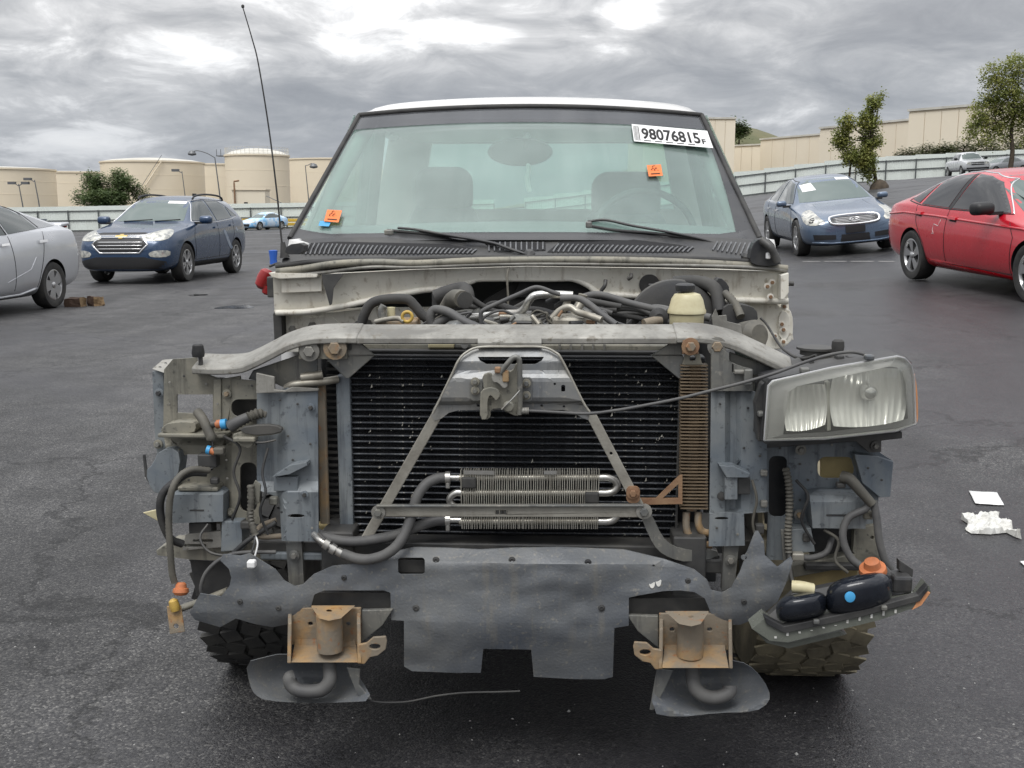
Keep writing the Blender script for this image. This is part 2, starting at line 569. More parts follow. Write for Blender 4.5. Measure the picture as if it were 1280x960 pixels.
# ================================================================== the lot
def asphalt():
    m = bpy.data.materials.new('wet_asphalt')
    m.use_nodes = True
    n, l = m.node_tree.nodes, m.node_tree.links
    b = n['Principled BSDF']
    t = N(n, 'ShaderNodeTexCoord')
    vo = N(n, 'ShaderNodeTexVoronoi', i_Scale=170.0)
    big = N(n, 'ShaderNodeTexNoise', i_Scale=.32, i_Detail=7.0, i_Roughness=.58, i_Distortion=.6)
    mid = N(n, 'ShaderNodeTexNoise', i_Scale=3.2, i_Detail=8.0, i_Roughness=.62)
    fine = N(n, 'ShaderNodeTexNoise', i_Scale=75.0, i_Detail=4.0, i_Roughness=.7)
    st = N(n, 'ShaderNodeMapping'); st.inputs['Scale'].default_value = (.9, .16, 1); st.inputs['Rotation'].default_value = (0, 0, R(-32))
    streak = N(n, 'ShaderNodeTexNoise', i_Scale=1.1, i_Detail=5.0, i_Roughness=.6)
    for q in (vo, big, mid, fine):
        l.new(t.outputs['Object'], q.inputs['Vector'])
    l.new(t.outputs['Object'], st.inputs[0]); l.new(st.outputs[0], streak.inputs['Vector'])
    # stones of the surface: each grain its own grey
    sep_ = N(n, 'ShaderNodeSeparateColor'); l.new(vo.outputs['Color'], sep_.inputs[0])
    r1 = ramp(n, [(0, (.026, .026, .028)), (.55, (.060, .059, .060)), (.88, (.100, .098, .094)), (1, (.19, .185, .175))])
    l.new(sep_.outputs[0], r1.inputs[0])
    r2 = ramp(n, [(.3, .62), (.7, 1.28)])
    l.new(mid.outputs['Fac'], r2.inputs[0])
    mu = N(n, 'ShaderNodeMix', data_type='RGBA', blend_type='MULTIPLY'); mu.inputs[0].default_value = 1
    l.new(r1.outputs[0], mu.inputs[6]); l.new(r2.outputs[0], mu.inputs[7])
    r3 = ramp(n, [(.38, .62), (.60, 1.22)])
    l.new(streak.outputs['Fac'], r3.inputs[0])
    mu2 = N(n, 'ShaderNodeMix', data_type='RGBA', blend_type='MULTIPLY'); mu2.inputs[0].default_value = 1
    l.new(mu.outputs[2], mu2.inputs[6]); l.new(r3.outputs[0], mu2.inputs[7])
    # wet: darker and smoother
    wet = ramp(n, [(.42, 0.0), (.60, 1.0)])
    # the right half of the lot is still wet, the left has begun to dry
    sx = N(n, 'ShaderNodeSeparateXYZ'); l.new(t.outputs['Object'], sx.inputs[0])
    sm_ = N(n, 'ShaderNodeMapRange', interpolation_type='SMOOTHSTEP')
    sm_.inputs[1].default_value, sm_.inputs[2].default_value, sm_.inputs[3].default_value, sm_.inputs[4].default_value = -2.2, 1.2, -.07, .10
    l.new(sx.outputs[0], sm_.inputs[0])
    ad = N(n, 'ShaderNodeMath', operation='ADD'); l.new(big.outputs['Fac'], ad.inputs[0]); l.new(sm_.outputs[0], ad.inputs[1])
    l.new(ad.outputs[0], wet.inputs[0])
    wd = N(n, 'ShaderNodeMix', data_type='RGBA')
    wd.inputs[7].default_value = (.027, .026, .030, 1)
    wm = N(n, 'ShaderNodeMath', operation='MULTIPLY'); wm.inputs[1].default_value = .68
    l.new(wet.outputs[0], wm.inputs[0]); l.new(wm.outputs[0], wd.inputs[0]); l.new(mu2.outputs[2], wd.inputs[6])
    # open pits between the stones stay dark
    pit = N(n, 'ShaderNodeTexNoise', i_Scale=42.0, i_Detail=3.0, i_Roughness=.6)
    l.new(t.outputs['Object'], pit.inputs['Vector'])
    pr = ramp(n, [(.30, .35), (.42, 1.0)])
    l.new(pit.outputs['Fac'], pr.inputs[0])
    pm_ = N(n, 'ShaderNodeMix', data_type='RGBA', blend_type='MULTIPLY'); pm_.inputs[0].default_value = 1
    l.new(wd.outputs[2], pm_.inputs[6]); l.new(pr.outputs[0], pm_.inputs[7])
    # fine meandering cracks
    cd = N(n, 'ShaderNodeTexNoise', i_Scale=1.6, i_Detail=6.0, i_Roughness=.7)
    l.new(t.outputs['Object'], cd.inputs['Vector'])
    cv = N(n, 'ShaderNodeVectorMath', operation='MULTIPLY_ADD'); cv.inputs[1].default_value = (.9, .9, 0)
    l.new(cd.outputs['Color'], cv.inputs[0]); l.new(t.outputs['Object'], cv.inputs[2])
    ck = N(n, 'ShaderNodeTexVoronoi', feature='DISTANCE_TO_EDGE', i_Scale=.42)
    l.new(cv.outputs[0], ck.inputs['Vector'])
    c3 = ramp(n, [(.0, .30), (.0035, .55), (.007, 1.0)])
    l.new(ck.outputs['Distance'], c3.inputs[0])
    cm_ = N(n, 'ShaderNodeMix', data_type='RGBA', blend_type='MULTIPLY')
    l.new(r2.outputs[0], cm_.inputs[0])
    l.new(pm_.outputs[2], cm_.inputs[6]); l.new(c3.outputs[0], cm_.inputs[7])
    l.new(cm_.outputs[2], b.inputs['Base Color'])
    rr = N(n, 'ShaderNodeMapRange')
    rr.inputs[3].default_value, rr.inputs[4].default_value = .60, .36
    l.new(wet.outputs[0], rr.inputs[0])
    ra = N(n, 'ShaderNodeMath', operation='MULTIPLY_ADD')
    l.new(streak.outputs['Fac'], ra.inputs[0]); ra.inputs[1].default_value = .22
    rs = N(n, 'ShaderNodeMath', operation='SUBTRACT'); l.new(rr.outputs[0], rs.inputs[0]); rs.inputs[1].default_value = .09
    l.new(rs.outputs[0], ra.inputs[2])
    l.new(ra.outputs[0], b.inputs['Roughness'])
    b.inputs['Specular IOR Level'].default_value = .4
    b1 = N(n, 'ShaderNodeBump', i_Strength=.7, i_Distance=.0022)
    l.new(vo.outputs['Distance'], b1.inputs['Height']); b1.invert = True
    b2 = N(n, 'ShaderNodeBump', i_Strength=.5, i_Distance=.004)
    l.new(fine.outputs['Fac'], b2.inputs['Height']); l.new(b1.outputs[0], b2.inputs['Normal'])
    l.new(b2.outputs[0], b.inputs['Normal'])
    M['wet_asphalt'] = m


asphalt()
mat('puddle_film', (.012, .012, .013), .04, 0, (.02, .02, .02), 3, .4)
mat('fence_sheet', (.80, .85, .80), .55, 0, (.70, .74, .69), .5, .4)
mat('fence_steel', (.12, .13, .13), .55, .3)
mat('tank_beige', (.84, .74, .57), .75, 0, (.77, .67, .51), .06, .45)
mat('tank_roof', (.66, .64, .58), .6, 0, (.5, .48, .42), .3, .4)
mat('wall_cream', (.85, .77, .62), .8, 0, (.79, .70, .55), .07, .45)
mat('pole_steel', (.16, .165, .17), .5, .5)
mat('hill_grass', (.07, .085, .035), .95, 0, (.17, .15, .08), .03, .5, speck=(.03, .045, .02), speckscale=.09)
mat('bark', (.10, .075, .05), .9, 0, (.05, .04, .03), 6, .5, .6, 20)
mat('rail_yellow', (.72, .47, .05), .5, 0, (.4, .27, .05), .8, .3)
mat('wood_dark', (.065, .036, .022), .85, 0, (.05, .03, .02), 14, .5, .5, 60)
mat('wood_end', (.34, .24, .13), .85, 0, (.2, .13, .07), 20, .5)
mat('bag_white', (.72, .72, .69), .45, 0, (.55, .54, .5), 18, .45)
mat('chip_white', (.36, .355, .34), .7)


def leafmat(name, a, b_, c, scale):
    m = bpy.data.materials.new(name)
    m.use_nodes = True
    n, l = m.node_tree.nodes, m.node_tree.links
    p = n['Principled BSDF']
    t = N(n, 'ShaderNodeTexCoord')
    z = N(n, 'ShaderNodeTexNoise', i_Scale=scale, i_Detail=6.0, i_Roughness=.7)
    l.new(t.outputs['Object'], z.inputs['Vector'])
    r = ramp(n, [(.3, a), (.5, b_), (.7, c)])
    l.new(z.outputs['Fac'], r.inputs[0]); l.new(r.outputs[0], p.inputs['Base Color'])
    p.inputs['Roughness'].default_value = .6
    tr = N(n, 'ShaderNodeBsdfTranslucent'); l.new(r.outputs[0], tr.inputs[0])
    mx = N(n, 'ShaderNodeMixShader'); mx.inputs[0].default_value = .42
    l.new(p.outputs[0], mx.inputs[1]); l.new(tr.outputs[0], mx.inputs[2])
    l.new(mx.outputs[0], n['Material Output'].inputs[0])
    M[name] = m


leafmat('leaf_deep', (.06, .095, .038), (.12, .17, .065), (.19, .24, .095), .9)
leafmat('leaf_olive', (.12, .16, .05), (.27, .30, .09), (.46, .43, .14), .9)
leafmat('leaf_shrub', (.055, .07, .03), (.11, .125, .055), (.18, .18, .085), .8)

# ground: one sheet to the horizon, finer near the truck
xs = [-900, -500, -300, -200, -140] + [-100 + 5 * i for i in range(10)] + [-50 + 2 * i for i in range(20)] + [-10 + .5 * i for i in range(40)] + [10 + 2 * i for i in range(25)] + [60 + 4 * i for i in range(6)] + [100, 160, 240, 400, 900]
ys = [-120, -60, -30, -12, -5, 0] + [1 + i * .5 for i in range(40)] + [21 + i * 2 for i in range(20)] + [61 + 5 * i for i in range(14)] + [135, 160, 200, 300, 500, 1000, 2500]
V = [(x, y, ground_z(x, y)) for y in ys for x in xs]
nx_ = len(xs)
Fc = [(j * nx_ + i, j * nx_ + i + 1, (j + 1) * nx_ + i + 1, (j + 1) * nx_ + i) for j in range(len(ys) - 1) for i in range(nx_ - 1)]
g = new_obj('asphalt_ground', pydata('asphalt_ground', V, Fc, True), None, 'wet_asphalt')
g['kind'] = 'structure'


def puddle(px, py, rx, ry, seed):
    c = on_ground(px, py)
    r_ = random.Random(seed)
    k = 26
    ph = [r_.uniform(0, 6.28) for _ in range(3)]
    V = [Vector((c.x, c.y, ground_z(c.x, c.y) + .004))]
    for i in range(k):
        a = 2 * math.pi * i / k
        q = 1 + .22 * math.sin(2 * a + ph[0]) + .15 * math.sin(3 * a + ph[1]) + .1 * math.sin(5 * a + ph[2])
        x, y = c.x + rx * q * math.cos(a), c.y + ry * q * math.sin(a)
        V.append(Vector((x, y, ground_z(x, y) + .004)))
    o = new_obj('puddle', pydata('puddle', V, [(0, 1 + i, 1 + (i + 1) % k) for i in range(k)], True), None, 'puddle_film')
    o['kind'] = 'structure'
    return o


puddle(295, 384, .20, .33, 3)
puddle(247, 369, .12, .2, 4)

# hill beyond the buildings
V, Fc = [], []
nu, nv = 60, 14
for j in range(nv):
    for i in range(nu):
        x = -60 + 420 * i / (nu - 1)
        y = 430 + 240 * j / (nv - 1)
        t = j / (nv - 1)
        crest = 34 * math.exp(-((x - 98) / 48.0) ** 2) + 14 * math.exp(-((x - 150) / 60.0) ** 2) + 5 * noise.noise(Vector((x * .06, 3, 0)))
        z = crest * math.sin(math.pi * min(1, t * 1.1 + .02)) + 2.2 * noise.noise(Vector((x * .03, y * .03, 0)))
        V.append((x, y, z + 2))
Fc = [(j * nu + i, j * nu + i + 1, (j + 1) * nu + i + 1, (j + 1) * nu + i) for j in range(nv - 1) for i in range(nu - 1)]
h = new_obj('hill', pydata('hill', V, Fc, True), None, 'hill_grass')
h['kind'] = 'structure'


# ------------------------------------------------------------------ sheet metal fence
def sheet_mesh(wd, ht):
    V, Fc = [], []
    k = int(wd / .15) * 2
    for i in range(k + 1):
        x = wd * i / k
        yy = .025 if (i // 1) % 2 else 0
        V += [(x, yy, 0), (x, yy, ht), (x, yy + .012, 0), (x, yy + .012, ht)]
    for i in range(k):
        a, b = i * 4, i * 4 + 4
        Fc += [(a, b, b + 1, a + 1), (a + 2, a + 3, b + 3, b + 2), (a + 1, b + 1, b + 3, a + 3), (a, a + 2, b + 2, b)]
    Fc += [(0, 1, 3, 2), (k * 4, k * 4 + 2, k * 4 + 3, k * 4 + 1)]
    return pydata('fence_sheet', V, Fc)


def fence(name, label, x0, x1, Y, ht, step=2.72, rails=True):
    k = round((x1 - x0) / step)
    step = (x1 - x0) / k
    root = thing(name, label, 'fence', (0, 0, 0), 'sheet metal fence round the lot')
    sm = sheet_mesh(step, ht)
    sm.materials.append(M['fence_sheet'])
    pm = None
    for i in range(k + 1):
        x = x0 + i * step
        z = ground_z(x, Y)
        if i < k:
            z2 = ground_z(x + step, Y)
            o = new_obj('panel', sm, root)
            o.matrix_local = Matrix.Translation((x, Y, z - .05 + .02 * noise.noise(Vector((x, 0, 0))))) @ Matrix(((1, 0, 0, 0), (0, 1, 0, 0), ((z2 - z) / step, 0, 1, 0), (0, 0, 0, 1)))
            for rz, rh in ((ht * .79, .08), (ht * .43, .08), (.08, .09)):
                bm = bmesh.new()
                vv = box_bm(bm, Vector((step / 2, 0, 0)), (step, .06, rh))
                for q in vv:
                    q.co.z += (z2 - z) * q.co.x / step
                o = new_obj('rail', bm_mesh('rail', bm), root, 'fence_steel')
                o.location = (x, Y - .045, z + rz)
        if pm is None:
            bm = bmesh.new()
            box_bm(bm, Vector((0, 0, ht * .41)), (.10, .07, ht * .82))
            pm = bm_mesh('post', bm)
            pm.materials.append(M['fence_steel'])
        o = new_obj('post', pm, root)
        o.location = (x, Y - .115, z)
    return root


fence('sheet_metal_fence', 'pale green sheet metal fence behind the blue SUV and silver car', -48, -1.6, 96, 2.3)
fence('sheet_metal_fence', 'pale green sheet metal fence climbing to the right behind the blue sedan', 1.2, 52, 96, 2.3)

yr = thing('guard_rail', 'low yellow guard rail along the fence beside the wrapped blue car', 'guard rail')
for zz in (.38, .72):
    a = at(262, 0, 94); x0, x1 = a.x, at(420, 0, 94).x
    V = []
    bm = bmesh.new()
    box_bm(bm, Vector(((x0 + x1) / 2, 94, ground_z((x0 + x1) / 2, 94) + zz)), (x1 - x0, .12, .26))
    bmesh.ops.bevel(bm, geom=bm.edges[:], offset=.03, segments=2, affect='EDGES', profile=.5)
    new_obj('beam', bm_mesh('beam', bm), yr, 'rail_yellow')
for i in range(6):
    x = x0 + (x1 - x0) * (i + .3) / 6
    box('post', (x, 94.12, ground_z(x, 94) + .4), (.12, .1, .95), 'fence_steel', yr)


# ------------------------------------------------------------------ storage tanks and warehouse
def tank(label, px0, px1, topy, Y, dome=0.0, rail=False, stair=False, part='tank_beige', hatch=False):
    a, b = at(px0, topy, Y), at(px1, topy, Y)
    r = (b.x - a.x) / 2
    zt = a.z
    c = Vector(((a.x + b.x) / 2, Y + r, -3))
    t = thing('storage_tank', label, 'tank', c, 'storage tanks beyond the fence')
    h_ = zt + 3
    prof = [(r, 0), (r, h_ - .3), (r + .18, h_ - .3), (r + .18, h_), (r - .1, h_)]
    lathe('shell', prof, (0, 0, 0), (0, 0, 1), part, t, 96)
    lathe('roof', [(r - .05, h_ + .02), (r * .8, h_ + .02 + dome * .45), (r * .4, h_ + .02 + dome * .88), (.01, h_ + .02 + dome)], (0, 0, 0), (0, 0, 1), 'tank_roof', t, 64)
    for k in range(1, 5):
        lathe('weld_band', [(r + .012, h_ * k / 5 - .05), (r + .03, h_ * k / 5), (r + .012, h_ * k / 5 + .05)], (0, 0, 0), (0, 0, 1), part, t, 96)
    if rail:
        for k in range(44):
            an = 2 * math.pi * k / 44
            x, y = (r - .1) * math.cos(an), (r - .1) * math.sin(an)
            cyl('rail_post', (x, y, h_), (x, y, h_ + 1.3), .035, 'tank_roof', t, seg=6)
        for zz in (.65, 1.3):
            tube('hand_rail', [((r - .1) * math.cos(2 * math.pi * k / 64), (r - .1) * math.sin(2 * math.pi * k / 64), h_ + zz) for k in range(65)], .03, 'tank_roof', t, straight=True, seg=6)
        bx = -r * .99
        box('platform', (bx - .5, -1, h_ - .2), (1.6, 2, .15), 'pole_steel', t)
        for q in (-1.2, -.4):
            cyl('rail_post', (bx + q, -2, h_ - .2), (bx + q, -2, h_ + 1), .06, 'pole_steel', t, seg=6)
    if stair:
        pts = []
        for k in range(25):
            an = R(-62) - R(34) * k / 24
            pts.append(((r + .5) * math.cos(an), (r + .5) * math.sin(an), h_ - (h_ - 4.5) * k / 24))
        tube('stair_stringer', pts, .12, 'tank_beige', t, straight=True, seg=6)
        tube('hand_rail', [(x, y, z + 1.0) for x, y, z in pts], .05, 'pole_steel', t, straight=True, seg=6)
    return t


tank('low round beige tank at the left edge behind the lamp posts', -95, 36, 209, 190, .4)
tank('long beige tank wall between the left edge and the round tree', 20, 128, 214, 236, .3)
tank('wide beige storage tank with a diagonal stair behind the round tree', 104, 234, 200, 205, .8, stair=True)
tank('beige tank half hidden between two larger tanks by the curved lamp post', 214, 300, 204, 240, .2)
tank('domed storage tank with a railing round its pale roof', 271, 352, 192, 200, 1.3, rail=True)
tank('beige tank partly hidden by the left windscreen pillar', 340, 470, 197, 240, .3)
# white pump house and pipework at the foot of the domed tank
ph = thing('pump_house', 'small cream pump house with a dark window below the domed tank', 'building', at(311, 250, 150))
c = at(311, 252, 150)
ph.location = (c.x, 150, 0)
new_obj('wall', bm_mesh('wall', (lambda bm: (box_bm(bm, Vector((0, 1.5, 2.0)), (4.6, 3, 4.0)), bm)[1])(bmesh.new())), ph, 'wall_cream')
box('roof', (0, 1.5, 4.1), (4.9, 3.3, .2), 'tank_beige', ph)
box('window', (-.4, -.03, 2.0), (.5, .08, .7), 'ink_black', ph)
tube('vent_pipe', [(-1.9, -.2, 0), (-1.9, -.2, 4.9), (-1.9, -.2, 5.2), (-1.2, -.2, 5.3)], .12, 'rust_brown', ph, straight=True, seg=8)
tube('hand_rail', [(2.4, .3, 3.2), (5.5, .3, 1.8), (12, .3, 1.8)], .06, 'pole_steel', ph, straight=True, seg=6)


def wall_block(label, p0, p1, top_z, depth, npan):
    (x0, y0), (x1, y1) = p0, p1
    d = Vector((x1 - x0, y1 - y0, 0))
    L = d.length
    u = d.normalized()
    nrm = Vector((u.y, -u.x, 0))
    if nrm.y > 0:
        nrm = -nrm
    root = thing('warehouse', label, 'building', (x0, y0, 0), 'cream warehouse blocks on the right')
    back = -nrm * depth
    V = [Vector((0, 0, -2)), d.to_3d() + Vector((0, 0, -2)), d + back + Vector((0, 0, -2)), back + Vector((0, 0, -2))]
    V += [v + Vector((0, 0, top_z + 2)) for v in V]
    new_obj('wall', pydata('wall', V, [(0, 1, 5, 4), (1, 2, 6, 5), (2, 3, 7, 6), (3, 0, 4, 7), (4, 5, 6, 7), (3, 2, 1, 0)]), root, 'wall_cream')
    pw = L / npan
    rotm = Matrix((u, nrm, Vector((0, 0, 1)))).transposed()
    for i in range(npan):
        cc = u * (pw * (i + .5)) + nrm * .09 + Vector((0, 0, top_z / 2 - .2))
        box('wall_panel', cc, (pw - .10, .14, top_z - .6), 'wall_cream', root, rotm, 0)
    box('parapet', u * (L / 2) + nrm * .12 + Vector((0, 0, top_z)), (L + .3, .5, .35), 'tank_roof', root, rotm, 0)
    return root


def gp(px, Y):
    return ((px - 640) / F_PX * Y, Y)


wall_block('narrow cream building end beside the right windscreen pillar', gp(800, 232), gp(912, 232), 20.6, 30, 9)
wall_block('farthest low cream warehouse block below the grassy hill', gp(908, 264), gp(947, 258), 16.7, 20, 3)
wall_block('cream warehouse block left of the leaning tree', gp(944, 243), gp(1020, 226), 16.9, 20, 5)
wall_block('cream warehouse block directly behind the leaning tree', gp(1016, 210), gp(1126, 190), 16.9, 20, 7)
wall_block('nearest and tallest cream warehouse block behind the right tree', gp(1123, 173), gp(1400, 146), 16.9, 20, 12)


# ------------------------------------------------------------------ trees
def leaf_cloud(name, clumps, count, size, m, parent, seed, droop=.5):
    r_ = random.Random(seed)
    V, Fc = [], []
    tot = sum(c[3] * c[4] * c[5] for c in clumps)
    for (cx_, cy_, cz_, rx, ry, rz) in clumps:
        k = int(count * rx * ry * rz / tot) + 60
        # small twigs of leaves inside the clump
        twigs = []
        for _ in range(max(8, k // 16)):
            while True:
                p = Vector((r_.uniform(-1, 1), r_.uniform(-1, 1), r_.uniform(-1, 1)))
                if .15 < p.length < 1:
                    break
            p *= (.82 + .3 * noise.noise(p * 2 + Vector((cx_, cz_, seed))))
            twigs.append(Vector((cx_ + p.x * rx, cy_ + p.y * ry, cz_ + p.z * rz)))
        for _ in range(k):
            p = r_.choice(twigs) + Vector((r_.gauss(0, .5), r_.gauss(0, .5), r_.gauss(-droop * .3, .5))) * size * 2.0
            a = r_.uniform(0, 6.28)
            d = Vector((math.cos(a), math.sin(a), r_.uniform(-1.4, .2) * droop)).normalized()
            s = d.cross(Vector((r_.uniform(-.4, .4), r_.uniform(-.4, .4), 1))).normalized()
            L, W = size * r_.uniform(.7, 1.3), size * r_.uniform(.28, .5)
            i = len(V)
            V += [p, p + d * L * .5 + s * W, p + d * L, p + d * L * .5 - s * W]
            Fc.append((i, i + 1, i + 2, i + 3))
    me = bpy.data.meshes.new(name)
    me.from_pydata([tuple(v) for v in V], [], Fc)
    return new_obj(name, me, parent, m)


def tree(name, label, base, trunk, clumps, count, size, m, seed, tr=.16, droop=.5, group=None, limbs=True):
    t = thing(name, label, 'tree', base, group)
    tube('trunk', trunk, tr, 'bark', t, taper=tr * .45, seg=9)
    if limbs:
        for c in clumps:
            st_ = Vector(trunk[-1]) * .75 + Vector(trunk[max(0, len(trunk) - 2)]) * .25
            e = Vector(c[:3])
            mid_ = st_.lerp(e, .5) + Vector((0, 0, -.06 * (e - st_).length))
            tube('limb', [st_, mid_, e + Vector((0, 0, c[5] * .3))], tr * .4, 'bark', t, taper=.02, seg=6)
    leaf_cloud('crown', clumps, count, size, m, t, seed, droop)
    return t


Y = 130.0
k_ = Y / F_PX
b0 = Vector(((137 - 640) * k_, Y, ground_z(-50, Y)))


def cl(px, py, rpx, rpy, base, Y, dep=None):
    p = at(px, py, Y)
    s = Y / F_PX
    return (p.x - base.x, (dep or 0), p.z - base.z, rpx * s, rpx * s * .9, rpy * s)


tree('round_tree', 'dense round green tree standing behind the fence left of the blue SUV', b0, [(0, 0, 0), (.1, 0, 1.5), (0, 0, 3)],
     [cl(112, 226, 13, 14, b0, Y), cl(126, 233, 18, 22, b0, Y, -1), cl(148, 226, 16, 18, b0, Y), cl(160, 232, 17, 18, b0, Y, -1), cl(174, 240, 12, 15, b0, Y), cl(104, 246, 10, 12, b0, Y, -1), cl(140, 248, 34, 14, b0, Y, -2)],
     16000, .27, 'leaf_deep', 11, .3)
Y = 61.0
p_ = at(1097, 236, Y); b1 = Vector((p_.x, Y, ground_z(p_.x, Y)))
tree('leaning_tree', 'slender two-trunked olive green tree leaning over the lot behind the blue sedan', b1, [(0, 0, 0), (-.25, 0, 1.0), (-.42, 0, 2.0), (-.5, 0, 3.0)],
     [cl(1092, 128, 11, 13, b1, Y), cl(1086, 150, 15, 15, b1, Y), cl(1090, 172, 15, 15, b1, Y, .3), cl(1081, 196, 16, 17, b1, Y), cl(1086, 212, 10, 14, b1, Y), cl(1058, 152, 12, 12, b1, Y), cl(1055, 172, 14, 17, b1, Y, .3), cl(1064, 192, 14, 14, b1, Y), cl(1101, 118, 5, 7, b1, Y)],
     12000, .13, 'leaf_olive', 12, .11, 1.0)
tt = [o for o in C.objects if o.name.startswith('leaning_tree')][0]
pb = at(1062, 232, Y)
tube('trunk', [(pb.x - b1.x, .2, ground_z(pb.x, Y) - b1.z), (pb.x - b1.x + .05, .2, 1.2), (pb.x - b1.x + .25, .2, 2.4)], .08, 'bark', tt, taper=.04, seg=8)
lathe('root_mound', [(.55, 0), (.5, .25), (.3, .5), (.02, .6)], (.1, 0, -.05), (0, 0, 1), 'bark', tt, 14)
Y = 80.0
p_ = at(1262, 214, Y); b2 = Vector((p_.x, Y, ground_z(p_.x, Y)))
tree('drooping_tree', 'tall drooping green tree at the right edge above the red sedan', b2, [(0, 0, 0), (.1, 0, 1.6), (-.1, 0, 3.2), (.2, 0, 5)],
     [cl(1274, 84, 26, 24, b2, Y), cl(1250, 108, 26, 24, b2, Y), cl(1234, 138, 23, 24, b2, Y, .6), cl(1266, 132, 28, 28, b2, Y), cl(1226, 160, 17, 20, b2, Y), cl(1254, 162, 22, 20, b2, Y, .5), cl(1286, 156, 20, 30, b2, Y), cl(1213, 163, 10, 13, b2, Y), cl(1240, 90, 17, 15, b2, Y), cl(1302, 110, 24, 34, b2, Y)],
     18000, .165, 'leaf_olive', 13, .2, 1.0)
Y = 470.0
p_ = at(924, 172, Y)
tree('hilltop_tree', 'lone dark tree on top of the grassy hill', Vector((p_.x, Y, p_.z - 3)), [(0, 0, -4), (0, 0, 1), (0, 0, 4)],
     [cl(922, 158, 8, 9, Vector((p_.x, Y, p_.z - 3)), Y), cl(930, 163, 7, 7, Vector((p_.x, Y, p_.z - 3)), Y), cl(920, 168, 8, 5, Vector((p_.x, Y, p_.z - 3)), Y)], 1500, 1.2, 'leaf_deep', 14, .5, .3)
Y = 112.0
bush_spots = [(1136, 186, 17, 8), (1160, 182, 18, 10), (1182, 180, 16, 9), (1204, 178, 20, 11), (1232, 178, 20, 13), (1262, 176, 24, 16), (1292, 172, 26, 20)]
bush_words = ['leftmost low bush on the bank above the right fence', 'second bush from the left on the bank above the right fence', 'third bush from the left on the bank above the right fence', 'bush on the bank above the white pickup',
              'bush on the bank just right of the white pickup', 'large bush on the bank behind the drooping tree', 'large bush at the right edge of the bank']
for i, (px, py, rx, ry) in enumerate(bush_spots):
    p_ = at(px, py + ry - 4, Y + i % 2 * 3)
    bb = Vector((p_.x, p_.y, p_.z - .8))
    s = Y / F_PX
    t = thing('bush', bush_words[i], 'bush', bb, 'bushes on the bank above the right fence')
    leaf_cloud('foliage', [(0, 0, ry * s * .8, rx * s, rx * s * .7, ry * s), (rx * s * .4, .5, ry * s * .5, rx * s * .7, rx * s * .5, ry * s * .8), (-rx * s * .5, .2, ry * s * .5, rx * s * .6, rx * s * .5, ry * s * .7)], 1700, .24, 'leaf_shrub', t, 30 + i, .2)
    tube('stem', [(0, 0, -2.5), (0, 0, 0), (.1, 0, ry * s)], .12, 'bark', t, taper=.03, seg=6)

# earth bank the bushes grow on
V, Fc = [], []
for i in range(30):
    x = 36 + 60 * i / 29
    zz = min(1.0, i / 8) * (1.6 + .11 * i)
    V += [(x, 104, ground_z(x, 104) - .5), (x, 109, ground_z(x, 104) + zz), (x, 124, ground_z(x, 104) + zz + .6), (x, 140, ground_z(x, 104) - .5)]
Fc = [(i * 4 + k, i * 4 + 4 + k, i * 4 + 5 + k, i * 4 + 1 + k) for i in range(29) for k in range(3)]
o = new_obj('earth_bank', pydata('earth_bank', V, Fc, True), None, 'hill_grass')
o['kind'] = 'structure'


# ------------------------------------------------------------------ lamp posts
def lamp_post(label, px, ybase, ytop, Y, lean=0.0, arm=None, heads=0, r=.09):
    b = at(px, ybase, Y)
    zt = at(px, ytop, Y).z
    t = thing('lamp_post', label, 'lamp post', (b.x, Y, 0), 'lamp posts beyond the fence')
    x_ = lean * zt
    tube('pole', [(-x_, 0, -1), (-x_ * .5, 0, zt * .5), (0, 0, zt)][::1], r, 'pole_steel', t, taper=r * .6, straight=True, seg=8)
    if arm:
        e = at(arm[0], arm[1], Y)
        ex, ez = e.x - b.x, e.z
        tube('arm', [(0, 0, zt), (ex * .35, 0, zt + (ez - zt) * .8), (ex * .75, 0, ez + .15), (ex, 0, ez)], r * .6, 'pole_steel', t, seg=7)
        lathe('lamp_head', [(.05, -.1), (.42, -.02), (.46, .12), (.3, .38), (.05, .48)], (ex, 0, ez - .3), (0, 0, 1), 'pole_steel', t, 14)
    for k in range(heads):
        s = -1 if k == 0 else 1
        box('lamp_head', (s * .75, 0, zt + .1), (.8, .45, .28), 'pole_steel', t)
        tube('arm', [(0, 0, zt - .2), (s * .45, 0, zt + .05)], .05, 'pole_steel', t, straight=True, seg=6)
    return t


lamp_post('tall street lamp with one curved arm beside the domed tank', 271, 252, 197, 118, -.09, (240, 190))
lamp_post('lamp post with two heads near the left edge', 26, 266, 230, 120, -.12, None, 2)
lamp_post('thin bare lamp post right of the two-headed one at the left', 46, 264, 225, 120, -.12, None, 1)
lamp_post('thin lamp post in front of the tank behind the blue SUV', 229, 246, 214, 125, -.08, None, 1, .07)
lamp_post('lamp post with a short arm next to the left windscreen pillar', 383, 252, 207, 120, -.07, (392, 206), 0, .07)

